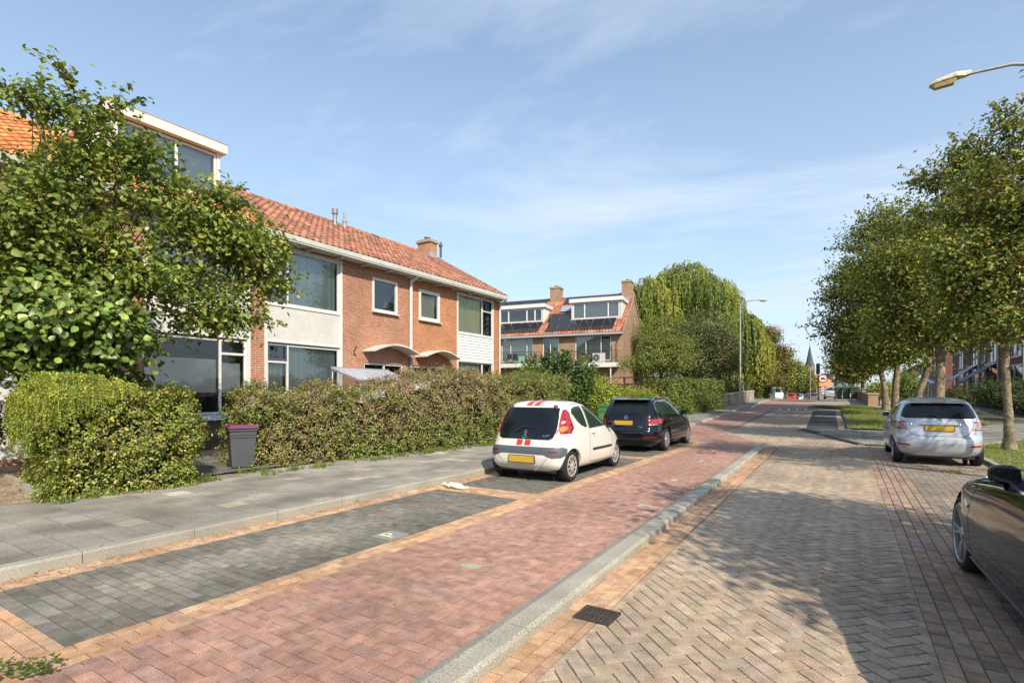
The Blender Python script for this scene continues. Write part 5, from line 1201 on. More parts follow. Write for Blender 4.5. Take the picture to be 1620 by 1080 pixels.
# fence, street trees
BARKP = BARK2
G_ST = [(.09,.11,.02),(.12,.135,.025),(.18,.18,.035),(.06,.08,.017),(.10,.115,.022)]  # dark and yellow greens put crown shade and highlights into the leaf colour
def strt(name, base, L, label, tp, tr, n, lpc, ls, seed, cr=.3, red=.05, cols=G_ST, group='street trees on the right verge', bark=BARK2):
    return tree(name, base, loc_lobes(base, L), label, tp, tr, int(n*1.05), int(lpc*.85), cr*1.1, ls*1.25, cols, seed, group=group, bark=bark, red=red, mt=LEAF, shoots=int(n*.45), shl=cr*3.2)
strt('street_tree', (3.74,19.45,.09), [(3.23,19.3,5.2,1.15),(3.97,19.77,6.5,1.2),(2.75,19.0,4.5,.75),(3.67,19.58,3.9,1.0),(3.82,19.67,8.0,.65),(3.2,19.2,6.7,.7),(4.56,20.14,5.11,1.4),(4.9,19.8,6.8,1.1),(3.0,19.2,3.5,.7),(3.75,19.6,8.9,.5),(3.3,19.4,7.7,.55),(4.3,19.7,3.4,.9),(2.3,18.8,5.4,.7)],
    'street tree with the slender pale trunk standing in the grass by the silver car', [(0,0,0),(-.02,0,1),(-.08,.02,2.2),(-.05,.05,3.0),(.1,.1,3.8)], .108, 560, 46, .095, 91, cr=.27, red=.03)
strt('street_tree', (3.0,26.0,hgt(26)+.05), [(3.3,26.19,9.9,.8),(3.7,26.4,10.7,.6),(3.8,26.52,8.4,1.7),(2.6,25.8,7.0,1.5),(2.15,25.5,5.1,1.25),(3.49,26.32,5.2,1.5),(4.52,26.97,9.9,1.1),(4.9,26.9,6.8,1.7),(1.7,25.6,4.2,1.1),(3.2,26.2,3.9,1.4),(4.6,26.5,4.4,1.4),(1.9,25.6,6.3,1.2)],
    'tallest street tree with the thick straight trunk behind the silver car', [(0,0,0),(0,0,1.4),(.05,.1,2.7),(.0,.1,4.0),(.3,.2,5.5)], .185, 760, 46, .115, 92, cr=.33, red=.03)
strt('street_tree', (3.0,34.0,hgt(34)+.05), [(2.72,33.64,10.0,1.2),(1.95,33.2,8.2,1.8),(1.75,33.0,5.6,1.7),(2.99,33.81,6.49,1.8),(3.53,34.15,4.6,1.2),(4.2,34,8.4,1.7),(1.2,33,4.2,1.2),(2.4,33.5,3.7,1.4),(.9,32.9,7.0,1.1)],
    'street tree with a leaning forked trunk, second behind the silver car', [(0,0,0),(.1,0,1.2),(.45,0,2.4),(.6,.1,3.4),(.3,.2,5.0)], .175, 640, 42, .135, 93, cr=.37, red=.03)
tD = strt('street_tree', (2.0,39.5,hgt(39.5)+.05), [(1.55,38.81,11.4,1.0),(1.9,39,12.4,.6),(.8,38.4,9.0,1.6),(.3,38.1,6.3,1.4),(.1,37.9,4.9,1.0),(1.45,38.75,5.7,1.5),(1.93,39.06,8.15,1.8),(2.8,39.5,6.5,1.8),(-.6,37.8,5.6,1.0),(.6,38,3.9,1.3),(1.8,39,4.0,1.4),(-.1,38,7.6,1.2),(.6,38.4,10.6,.9)],
    'street tree with two pale trunks rising from the grass', [(0,0,0),(-.05,0,1.3),(-.3,.0,2.6),(-.35,.1,3.8),(-.2,.1,5.5)], .175, 640, 40, .15, 94, cr=.4, red=.03)
m = MB(); m.tube([(.45,.15,0),(.5,.15,1.5),(.6,.2,2.8),(.5,.2,4.2),(.3,.2,6)], [.21,.18,.16,.12,.08], 12); m.build('second_trunk', BARK2, tD, smooth=True)
strt('street_tree', (1.1,54,hgt(54)+.05), [(.55,52.5,4.9,1.5),(-.2,52,3.7,.9),(1.42,52.92,4.32,1.68),(.6,52.3,3.3,1.0)], 'smaller street tree beyond the brick bridge wall', [(0,0,0),(0,0,1),(0,0,2),(0,0,3)], .14, 330, 34, .19, 95, cr=.4, cols=[(.13,.13,.03),(.09,.105,.025)])
strt('street_tree', (1.6,72,.9), [(1.2,72,4.6,1.7),(.6,71.5,3.6,1.1)], 'distant street tree past the wheelie bins', [(0,0,0),(0,0,1),(0,0,2),(0,0,3)], .14, 200, 30, .24, 96, cr=.5, cols=[(.13,.14,.03)])
strt('street_tree', (4.4,11.9,.08), [(2.75,11.5,6.3,.42),(2.9,11.6,5.3,.35),(3.75,11.9,6.1,.9),(3.8,11.9,5.2,1.0),(4.3,12.2,6.1,1.3),(5.2,12.6,5.2,1.5),(4.6,11.2,4.4,1.2)],
    'nearest visible street tree, only its outer leaves showing at the upper right edge', [(0,0,0),(0,0,1),(0,0,2),(0,0,3)], .14, 330, 34, .09, 97, cr=.25, red=.1)
strt('street_tree', (5.2,3.2,.08), [(5.0,3.0,4.9,1.7),(4.3,2.6,4.2,1.2),(5.8,3.8,4.6,1.6),(5.0,4.0,5.9,1.1),(4.6,4.6,4.3,1.0)],
    'street tree just outside the view whose crown shades the near road', [(0,0,0),(0,0,1),(0,0,2),(0,0,3)], .15, 260, 40, .11, 98, cr=.26)
# trees on the left beyond the terrace
tree('small_tree', (-8.75,30.2,.30), loc_lobes((-8.75,30.2,.30), [(-8.7,30.1,3.6,1.35),(-9.6,29.6,3.3,.95),(-8.1,30.8,4.1,1.15),(-10.6,29.2,3.3,.5),(-9.2,30.2,4.6,.9)]), 'small olive green tree with a thin grey trunk at the right end of the fence', [(0,0,0),(0,0,.9),(.05,0,1.8),(0,0,2.6)], .10, 430, 40, .28, .10, [(.13,.15,.035),(.17,.18,.04),(.10,.12,.03)], 101, bark=BARK2)
tree('dark_tree', (-10.0,45.7,.4), loc_lobes((-10.0,45.7,.4), [(-9.9,45.7,6.3,2.5),(-10.6,45.4,4.0,2.4),(-8.8,46,4.2,2.1),(-9.6,45.5,2.2,2.0)]), 'dark grey green bushy tree in front of the willow', [(0,0,0),(0,0,1.5),(.1,0,3)], .2, 700, 40, .4, .15, [(.075,.095,.035),(.10,.11,.05),(.055,.075,.025)], 102, red=.03)
tree('olive_tree', (-13.6,45.3,.4), loc_lobes((-13.6,45.3,.4), [(-13.6,45.3,6.4,2.2),(-12.4,45.2,4.5,2.1),(-14.6,45.6,4.2,1.8),(-12.6,45.2,7.0,1.3)]), 'olive green tree between the brick gable and the willow', [(0,0,0),(0,0,1.5),(.1,0,3)], .2, 620, 40, .4, .15, [(.12,.145,.03),(.16,.17,.04),(.10,.12,.03)], 103)
tree('street_tree', (-7.6,68.5,.9), loc_lobes((-7.6,68.5,.9), [(-7.8,68.4,8.2,1.4),(-8.3,68.4,6.6,1.9),(-7.0,68.8,5.0,1.9),(-6.4,69,6.2,1.1),(-7.2,68.5,3.6,1.8)]), 'tall reddish green tree beyond the hanging willow', [(0,0,0),(0,0,1.5),(.1,0,3),(0,0,5)], .25, 520, 34, .4, .22, [(.10,.11,.025),(.085,.095,.025),(.13,.11,.03)], 104, red=.14)
tree('street_tree', (-7.2,84,.5), loc_lobes((-7.2,84,.5), [(-7.2,84,4.2,2.0),(-7.8,84,3.2,1.6),(-6.6,84,5.2,1.2)]), 'round green street tree behind the green containers', [(0,0,0),(0,0,1),(0,0,2),(0,0,3)], .2, 260, 30, .5, .28, [(.12,.135,.03),(.15,.16,.035)], 105)
tree('street_tree', (-6.9,100,.15), loc_lobes((-6.9,100,.15), [(-6.9,100,4.0,2.2),(-6.2,100,3.2,1.5)]), 'farther green street tree in the left row', [(0,0,0),(0,0,1),(0,0,2),(0,0,3)], .2, 200, 28, .5, .32, [(.11,.13,.03)], 106)
tree('street_tree', (-8.6,62,.9), loc_lobes((-8.6,62,.9), [(-8.2,62.6,3.4,1.6),(-7.6,63,4.6,1.1)]), 'small tree with a pale trunk beside the clipped bridge hedge', [(0,0,0),(0,0,1),(0,0,2),(0,0,3)], .16, 240, 30, .4, .2, [(.13,.145,.03),(.17,.15,.04)], 107, bark=BARK2)
tree('autumn_tree', (-7.5,137,.1), loc_lobes((-7.5,137,.1), [(-7.5,137,3.9,2.0),(-6.6,137,4.4,1.4),(-8.2,137,3.4,1.4)]), 'small golden yellow tree below the church tower', [(0,0,0),(0,0,1),(0,0,2)], .15, 230, 26, .45, .34, [(.36,.27,.03),(.26,.23,.04)], 108)
# ------------------------------------------------------------ willow
def willow(loc, L, label, seed, n):
    r = empty('weeping_willow', loc, label, 'tree'); rg = np.random.default_rng(seed); rr = random.Random(seed)
    lob = np.array(loc_lobes(loc, L)); w = lob[:,3]**2; w /= w.sum(); li = rg.choice(len(lob), size=n, p=w)
    d = rg.normal(size=(n,3)); d /= np.linalg.norm(d, axis=1, keepdims=True); d[:,2] = np.abs(d[:,2])*1.0-.15
    st = lob[li,:3]+d*lob[li,3:]*rg.uniform(.75,1.05,(n,1)); ln = rg.uniform(1.2,4.2,n)*(lob[li,3]/3.2)**.5
    ln = np.where(rg.random(n) < .12, ln*1.7, ln)
    lo = np.array([q[6] if len(q) > 6 else 0 for q in L])
    M_ = 26; P, N_, S, C = [], [], [], []; hz = d[:,:2]/(np.linalg.norm(d[:,:2], axis=1, keepdims=True)+1e-6)
    pal = np.array([(.175,.20,.04),(.215,.225,.042),(.145,.175,.035),(.11,.14,.03),(.25,.24,.045)])
    clump = rg.integers(0, 60, n); pc = pal[rg.integers(0, len(pal), n)]
    # light and dark hanging tresses grouped in space
    for i in range(n):
        q = lumpy((st[i,0]*.55+loc[0], st[i,1]*.55, st[i,2]*.35), 1.0); pc[i] = pal[4]*.35+pal[1]*.65 if q > .22 else (pal[0] if q > 0 else (pal[2] if q > -.2 else pal[3]))
    t = np.sort(rg.random((n, M_)), axis=1)
    out_ = .55*(1-np.exp(-3*t)); x = st[:,None,0]+hz[:,None,0]*out_+rg.normal(size=(n,M_))*.05; y = st[:,None,1]+hz[:,None,1]*out_+rg.normal(size=(n,M_))*.05
    z = st[:,None,2]+.12*np.sin(t*4)*1-ln[:,None]*t**1.15
    z = np.maximum(z, .6)
    pos = np.stack([x,y,z], -1).reshape(-1,3); nn = np.stack([np.repeat(hz[:,0],M_), np.repeat(hz[:,1],M_), np.full(n*M_,.25)], -1)+rg.normal(size=(n*M_,3))*.55
    cc = np.repeat(pc, M_, axis=0)*(1+rg.normal(size=(n*M_,1))*.2)
    leaf_obj('crown', LEAF, pos, nn, rg.uniform(.22,.42,n*M_), np.clip(cc,.01,.6), r, aspect=.30, fold=.08, droop=np.array([0,0,-1.]))
    q = min(1, max(l[2] for l in lob)/13.7); m = MB(); m.tube([(0,0,0),(.2,0,2*q),(.1,.1,4.5*q),(.3,0,7*q),(0,0,9*q)], [.75*q,.6*q,.5*q,.35*q,.2*q], 14)
    for l in lob:
        e = Vector(l[:3]); s_ = Vector((.1,0,rr.uniform(3,6)*q)); m.tube([s_, (s_+e)/2+Vector((0,0,.8)), e+Vector((0,0,l[5]*.6))], [.28,.18,.05], 7)
    m.build('trunk', BARK, r, smooth=True)
willow((-15.2,60.5,.3), [(-18.1,59.5,12.3,3.6),(-15.4,61,14.0,3.3),(-12.85,60.5,12.0,3.3),(-10.9,60.5,9.0,2.9),(-20.8,60,11.8,2.9),(-22.6,60.5,9.6,2.4),(-16.9,60,9.2,4.2),(-13.2,59.5,7.6,3.4),(-11.4,58.5,5.6,2.6),(-18.5,59,6.5,3.0)], 'large yellow green weeping willow behind the brick gable', 111, 5200)
willow((-8.9,55.5,.6), [(-8.6,54.6,8.0,1.7),(-9.9,55.3,7.2,2.0),(-7.9,55.5,6.4,1.7),(-10.6,54.5,5.2,1.9)], 'smaller willow with curtains of hanging shoots behind the lamp post', 112, 2400)
# ------------------------------------------------------------ far-off greenery closing the horizon
for (px, d_, w, h, n, lb, s_) in ((905,95,26,6,500,'line of green garden trees far behind the dormer block',121),(1390,210,26,6,260,'far-off trees closing the right side of the street',122),(1240,160,10,5,200,'far-off street trees left of the church',123)):
    x, y = camxy(px, d_); L = [(k*w/6-w/2, 0, h*(.5+.1*math.sin(k*2.1)), w/9, 3, h*.45) for k in range(7)]
    tree('distant_trees', (x,y,0), L, lb, [(0,0,0),(0,0,1.5),(0,0,2.5)], .2, n, 26, .8, .5, [(.07,.09,.03),(.09,.11,.035)], s_, twig_every=9)
# garden trees reflected in windows: row behind the right verge gives the near bay its shade
# ------------------------------------------------------------ cars (local frame: rear bumper at y=0, front towards +y)
def herm(keys, z):
    if z <= keys[0][0]: return keys[0][1:]
    if z >= keys[-1][0]: return keys[-1][1:]
    for i in range(len(keys)-1):
        if keys[i][0] <= z <= keys[i+1][0]: break
    a, b = keys[i], keys[i+1]; p = keys[max(0,i-1)]; n = keys[min(len(keys)-1,i+2)]; h = b[0]-a[0]; t = (z-a[0])/h; r = []
    for k in range(1, len(a)):
        dm = (b[k]-a[k])/h; d0 = (a[k]-p[k])/(a[0]-p[0]) if p is not a else dm; d1 = (n[k]-b[k])/(n[0]-b[0]) if n is not b else dm
        m0 = 0 if d0*dm <= 0 else 2*d0*dm/(d0+dm); m1 = 0 if dm*d1 <= 0 else 2*d1*dm/(d1+dm)
        r.append((2*t**3-3*t**2+1)*a[k]+(t**3-2*t**2+t)*h*m0+(-2*t**3+3*t**2)*b[k]+(t**3-t**2)*h*m1)
    return r
PLATE_Y = mat('plate_yellow', (.52,.33,.03), rough=.5)
RUBBER = mat('tyre_rubber', (.022,.021,.02), rough=.85, spec=.3)
RIMS = mat('rim_silver', (.48,.48,.49), rough=.3, metal=.75)
CAPG = mat('hubcap_grey', (.42,.42,.41), rough=.4, metal=.3)
BLK = mat('black_plastic', (.022,.022,.024), rough=.5)
GRYP = mat('grey_plastic', (.075,.085,.10), rough=.6)
CGL = mat('car_glass', (.007,.010,.012), rough=.02, spec=.45)
CGL2 = mat('car_glass_clear', (.022,.038,.030), rough=.02, spec=.5)
REDL = mat('red_lens', (.30,.008,.011), rough=.12, spec=.7, coat=.8)
ORL = mat('amber_lens', (.75,.22,.05), rough=.12, coat=.8); CLL = mat('clear_lens', (.42,.38,.37), rough=.12, coat=.8)
CHROME = mat('chrome', (.75,.75,.76), rough=.12, metal=1.)
SEAM = mat('panel_gap', (.012,.012,.012), rough=.8)
class Car:
    def __init__(s, name, label, loc, yaw, keys, paint, axles, R_, tw=.18, K=120, NL=64, nose=(3.2,2.6), tail=(5.6,5.0), cat='car', arch=.045):
        s.root = empty(name, loc, label, cat, yaw); s.R = R_; s.axles = axles
        zs = []; z0, z1 = keys[0][0], keys[-1][0]
        for i in range(NL+1): t = i/NL; zs.append(z0+(z1-z0)*(t if t < .75 else .75+.25*math.sin((t-.75)/.25*math.pi/2)))
        v, f = [], []
        for z in zs:
            r, fr, w = herm(keys, z); c = (r+fr)/2; a = (fr-r)/2; hz_ = (z-z0)/(z1-z0)
            nr_ = tail[0]+(tail[1]-tail[0])*hz_; nf = nose[0]+(nose[1]-nose[0])*hz_
            for k in range(K):
                t = 2*math.pi*k/K; cy, sx_ = math.cos(t), math.sin(t); n = nf if cy > 0 else nr_
                y = c+a*math.copysign(abs(cy)**(2/n), cy); x = w*math.copysign(abs(sx_)**(2/n), sx_); v.append((x, y, z))
        for i in range(len(zs)-1):
            for k in range(K): a0 = i*K+k; a1 = i*K+(k+1) % K; f.append((a1, a0, a0+K, a1+K))
        f.append(tuple(range(K))); f.append(tuple(range((len(zs)-1)*K, len(zs)*K))[::-1])
        s.bvh = BVHTree.FromPolygons([Vector(p) for p in v], [list(q) for q in f])
        me = bpy.data.meshes.new('body'); me.from_pydata(v, [], f); me.update(); tmp = bpy.data.objects.new('body', me); COL.objects.link(tmp)
        wmax = max(k[3] for k in keys); cut = []; s.wx = [.3*min(s.hit('side', 1, ya+q*R_*.8, min(R_*1.7, .6))[0].x for q in (-1,1))+.7*s.hit('side', 1, ya, min(R_*1.7, .6))[0].x for ya in axles]; wof = dict(zip(axles, s.wx))
        for ya in axles:
            for sg in (-1, 1):
                m = MB(); m.lathe([(R_+arch, sg*(wof[ya]-.30)), (R_+arch, sg*(wof[ya]+.3))], (0, ya, R_), axis='x', n=40); o = m.build('cutter', BLK); cut.append(o)
                # normals outward for the boolean
                import bmesh
                b = bmesh.new(); b.from_mesh(o.data); bmesh.ops.recalc_face_normals(b, faces=b.faces); b.to_mesh(o.data); b.free()
                md = tmp.modifiers.new('b', 'BOOLEAN'); md.operation = 'DIFFERENCE'; md.solver = 'EXACT'; md.object = o
        import bmesh
        b = bmesh.new(); b.from_mesh(me); bmesh.ops.recalc_face_normals(b, faces=b.faces); b.to_mesh(me); b.free()
        dg = bpy.context.evaluated_depsgraph_get(); nm = bpy.data.meshes.new_from_object(tmp.evaluated_get(dg)); nm.name = 'body'
        bpy.data.objects.remove(tmp)
        for o in cut: bpy.data.objects.remove(o)
        nm.materials.clear(); nm.materials.append(paint); nm.polygons.foreach_set('material_index', [0]*len(nm.polygons)); nm.polygons.foreach_set('use_smooth', [True]*len(nm.polygons)); nm.update()
        try: nm.set_sharp_from_angle(angle=math.radians(40))
        except Exception: pass
        s.body = bpy.data.objects.new('body', nm); COL.objects.link(s.body); s.body.parent = s.root
        m = MB()
        for ya in axles:
            for sg in (-1, 1):
                m.lathe([(.02, sg*(wof[ya]-.292)), (R_+arch-.004, sg*(wof[ya]-.292))], (0,ya,R_), axis='x', n=36, caps=False)
                P = []
                for k in range(37):
                    t = 2*math.pi*k/36; P.append((math.cos(t)*(R_+arch-.004), math.sin(t)*(R_+arch-.004)))
                for p, q in zip(P, P[1:]):
                    if R_+(p[1]+q[1])/2 < keys[0][0]+.02: continue
                    m.face([(sg*(wof[ya]-.292),ya+p[0],R_+p[1]),(sg*(wof[ya]-.292),ya+q[0],R_+q[1]),(sg*(wof[ya]-.03),ya+q[0],R_+q[1]),(sg*(wof[ya]-.03),ya+p[0],R_+p[1])])
        m.build('wheel_well', BLK, s.root)
        s.wmax = wmax
    def hit(s, plane, sg, u, v):
        if plane == 'side': o, d = Vector((sg*4, u, v)), Vector((-sg, 0, 0))
        elif plane == 'rear': o, d = Vector((u, -4, v)), Vector((0, 1, 0))
        elif plane == 'front': o, d = Vector((u, 9, v)), Vector((0, -1, 0))
        else: o, d = Vector((u, v, 4)), Vector((0, 0, -1))
        h = s.bvh.ray_cast(o, d)
        if h[0] is None: return None, None
        n = h[1]
        if n.dot(d) > 0: n = -n
        return h[0], n
    def patch(s, name, m, poly, plane, sg=1, off=.004, g=.045, parent=None, skirt=True):
        pts = []; n = len(poly)
        for i in range(n):
            a, b = Vector(poly[i]), Vector(poly[(i+1) % n]); k = max(1, int((b-a).length/g))
            for j in range(k): pts.append(a+(b-a)*j/k)
        nb = len(pts); edges = [(i, (i+1) % nb) for i in range(nb)]
        x0 = min(p.x for p in pts); x1 = max(p.x for p in pts); y0 = min(p.y for p in pts); y1 = max(p.y for p in pts)
        def inside(x, y):
            c = False; j = nb-1
            for i in range(nb):
                if (pts[i].y > y) != (pts[j].y > y) and x < (pts[j].x-pts[i].x)*(y-pts[i].y)/(pts[j].y-pts[i].y)+pts[i].x: c = not c
                j = i
            return c
        allp = list(pts); yy = y0+g/2
        while yy < y1:
            xx = x0+g/2
            while xx < x1:
                if inside(xx, yy) and min((Vector((xx,yy))-p).length for p in pts) > g*.4: allp.append(Vector((xx, yy)))
                xx += g
            yy += g
        vo, eo, fo, _, _, _ = delaunay_2d_cdt(allp, edges, [], 0, 1e-5)
        V = []; F = []; ok = []
        for p in vo:
            h, nn = s.hit(plane, sg, p.x, p.y)
            if h is None: V.append(None)
            else: V.append((h+nn*off, h-nn*.01))
        mb = MB(); idx = {}
        for i, q in enumerate(V):
            if q: idx[i] = len(mb.v); mb.v.append(tuple(q[0]))
        for t in fo:
            c = sum((vo[i] for i in t), Vector((0,0)))/len(t)
            if inside(c.x, c.y) and all(V[i] for i in t): mb.f.append(tuple(idx[i] for i in t)); mb.c.append(None)
        if skirt:
            for i in range(nb):
                a, b = i, (i+1) % nb
                if a < len(V) and b < len(V) and V[a] and V[b] and (vo[a]-pts[a]).length < 1e-3 and (vo[b]-pts[b]).length < 1e-3: mb.face([V[a][0],V[b][0],V[b][1],V[a][1]])
        return mb.build(name, m, parent or s.root, smooth='all')
    def line(s, mb, pts, plane, sg=1, w=.007, off=.002):
        P = []
        for a, b in zip(pts, pts[1:]):
            a, b = Vector(a), Vector(b); k = max(1, int((b-a).length/.05)); P += [a+(b-a)*j/k for j in range(k)]
        P.append(Vector(pts[-1])); prev = None
        for i, p in enumerate(P):
            d = (P[min(i+1,len(P)-1)]-P[max(i-1,0)]).normalized(); q = Vector((-d.y, d.x))*w/2
            h0, n0 = s.hit(plane, sg, *(p+q)); h1, n1 = s.hit(plane, sg, *(p-q))
            if h0 is None or h1 is None: prev = None; continue
            c = (h0+n0*off, h1+n1*off)
            if prev: mb.face([prev[0], prev[1], c[1], c[0]])
            prev = c
    def wheels(s, tw, kind, rr_, inset=.012, n_sp=9):
        R_ = s.R
        for ya, wq in zip(s.axles, s.wx):
            for sg in (-1, 1):
                xo = wq-inset; w = empty('wheel', (0,0,0), None, None); w.parent = s.root; w.location = (sg*xo, ya, R_); f = -sg
                m = MB(); prof = [(rr_, f*.015),(rr_+.02, f*.0),(R_*.93, f*.006),(R_*.985, f*.03),(R_, f*.055),(R_, f*(tw-.055)),(R_*.985, f*(tw-.03)),(R_*.93, f*tw),(rr_, f*tw)]
                m.lathe(prof, axis='x', n=44, caps=False); m.build('tyre', RUBBER, w, smooth=True)
                m = MB()
                if kind == 'cap':
                    m.lathe([(rr_+.004, f*.012),(rr_-.012, f*.004),(rr_-.03, f*.018),(rr_*.35, f*.006),(.02, f*.002)], axis='x', n=44); m.build('rim', CAPG, w, smooth=True)
                    m = MB()
                    for k in range(n_sp):
                        t = 2*math.pi*k/n_sp; c_, s_ = math.cos(t), math.sin(t); a, b = rr_*.45, rr_*.86; wa, wb = .012, .030
                        xq = -f*(-.004)
                        def Q(r_, o_): 
                            xx = f*(.006+(r_-rr_*.35)/(rr_*.62)*.012)-f*.0035; return (xx, c_*r_-s_*o_, s_*r_+c_*o_)
                        m.face([Q(a,-wa),Q(b,-wb),Q(b,wb),Q(a,wa)] if sg > 0 else [Q(a,wa),Q(b,wb),Q(b,-wb),Q(a,-wa)])
                    m.build('vent_slots', BLK, w); m = MB(); m.lathe([(rr_*.2, f*.001),(rr_*.18, -f*.004)], axis='x', n=20); m.build('hub_cap', CAPG, w)
                else:
                    m.lathe([(rr_+.004, f*.012),(rr_-.008, f*.0),(rr_-.02, f*.008),(rr_-.022, f*.10)], axis='x', n=48, caps=False); m.build('rim', RIMS, w, smooth=True)
                    m = MB(); m.lathe([(rr_-.02, f*.10),(.03, f*.10)], axis='x', n=36); m.build('brake_disc', mat('brake_dark', (.05,.045,.04), rough=.6, metal=.5), w)
                    m = MB()
                    for k in range(n_sp):
                        for dd in ((-.13,.13) if kind == 'twin' else (0,)):
                            t = 2*math.pi*k/n_sp; t1 = t+dd*1.15; a, b = .045, rr_-.012; wa, wb = (.016, .014) if kind == 'twin' else (.03,.022)
                            A_ = Vector((0, math.cos(t+dd*.6)*a, math.sin(t+dd*.6)*a)); B_ = Vector((0, math.cos(t1)*b, math.sin(t1)*b)); d = (B_-A_).normalized(); q = Vector((0,-d.z,d.y))
                            xs_ = (f*.028, f*.006); th = f*.035
                            T = [A_-q*wa+Vector((xs_[0],0,0)), A_+q*wa+Vector((xs_[0],0,0)), B_+q*wb+Vector((xs_[1],0,0)), B_-q*wb+Vector((xs_[1],0,0))]; U = [p+Vector((th,0,0)) for p in T]
                            m.face(T); 
                            for i in range(4): m.face([T[i],T[(i+1)%4],U[(i+1)%4],U[i]])
                    m.build('spokes', RIMS, w); m = MB(); m.lathe([(.055, f*.03),(.05, f*.014),(.02, f*.010)], axis='x', n=20); m.build('hub_cap', RIMS, w)
    def mirror(s, sg, y, z, body, w=.2):
        x = s.hit('side', sg, y, z)[0].x; c = Vector((x+sg*.10, y, z+.03))
        v, f = [], []
        for i in range(9):
            ph = math.pi*i/8
            for k in range(16):
                t = 2*math.pi*k/16; v.append((c.x+sg*(w/2)*math.copysign(abs(math.sin(ph)*math.cos(t))**.7, math.cos(t)), c.y+.065*math.cos(ph)*1.0, c.z+.072*math.copysign(abs(math.sin(ph)*math.sin(t))**.7, math.sin(t))))
        for i in range(8):
            for k in range(16): f.append((i*16+k, i*16+(k+1) % 16, (i+1)*16+(k+1) % 16, (i+1)*16+k))
        mb = MB(); mb.v = v; mb.f = f; mb.c = [None]*len(f); o = mb.build('side_mirror', body, s.root, smooth='all')
        m = MB(); m.tube([(x-sg*.03,y+.02,z-.03),(c.x-sg*.02,y,c.z-.03)], [.035,.02], 8); m.build('mirror_arm', BLK, o)
        m = MB(); m.box(c.x-w*.38,c.x+w*.38,c.y-.068,c.y-.055,c.z-.05,c.z+.05); m.build('mirror_glass', CGL, o)
    def handle(s, sg, y, z, m=None):
        h, n = s.hit('side', sg, y, z); mb = MB(); q = h+n*.028; mb.tube([h+n*.0+Vector((0,-.09,0)), q+Vector((0,-.07,0)), q+Vector((0,.07,0)), h+Vector((0,.09,0))], [.012,.015,.015,.012], 8); mb.build('door_handle', m or CHROME, s.root, smooth=True)
    def plate(s, z, w=.52, h=.11, x=0, col=PLATE_Y, y=None):
        p, n = s.hit('rear', 1, x, z); yy = (p.y if y is None else y)-.02
        mb = MB(); mb.box(x-w/2-.012,x+w/2+.012,yy-.004,yy+.06,z-h/2-.010,z+h/2+.010); o = mb.build('plate_holder', BLK, s.root); mb = MB(); mb.box(x-w/2,x+w/2,yy-.009,yy-.004,z-h/2,z+h/2); mb.build('number_plate', col, o)
    def wiper(s, x0, z0, x1, z1):
        a = s.hit('rear', 1, x0, z0); b = s.hit('rear', 1, x1, z1); mb = MB(); A_, B_ = a[0]+a[1]*.03, b[0]+b[1]*.02; M_ = s.hit('rear', 1, (x0*.7+x1*.3), max(z0,z1)+.015); 
        mb.tube([a[0], A_, M_[0]+M_[1]*.035, B_], [.02,.014,.010,.005], 6); mb.build('wiper', BLK, s.root, smooth=True)
def mirr(p): return [(-x, z) for x, z in p][::-1]

# white hatchback --------------------------------------------------
WP = mat('car_white', (.66,.64,.585), rough=.28, coat=.8)
kw = [(.20,.13,3.28,.68),(.25,.07,3.36,.76),(.34,.015,3.42,.80),(.45,0,3.43,.815),(.56,.005,3.42,.818),(.64,.045,3.36,.815),(.72,.085,3.26,.81),(.80,.11,3.12,.80),(.88,.135,2.95,.785),(.95,.165,2.76,.765),(1.0,.185,2.62,.75),(1.10,.235,2.40,.72),(1.20,.29,2.18,.685),(1.30,.355,1.94,.640),(1.36,.41,1.78,.600),(1.405,.48,1.62,.545),(1.435,.57,1.47,.46),(1.455,.70,1.33,.34),(1.465,.88,1.18,.18),(1.468,.98,1.08,.04)]
c = Car('hatchback_car', 'small white three door hatchback with two red stripes, parked with its back to the camera', (-5.0,8.26,0), 0, kw, WP, (.49,2.82), .285, tail=(7.5,5.2), arch=.034)
c.wheels(.17,'cap',.195,n_sp=10)
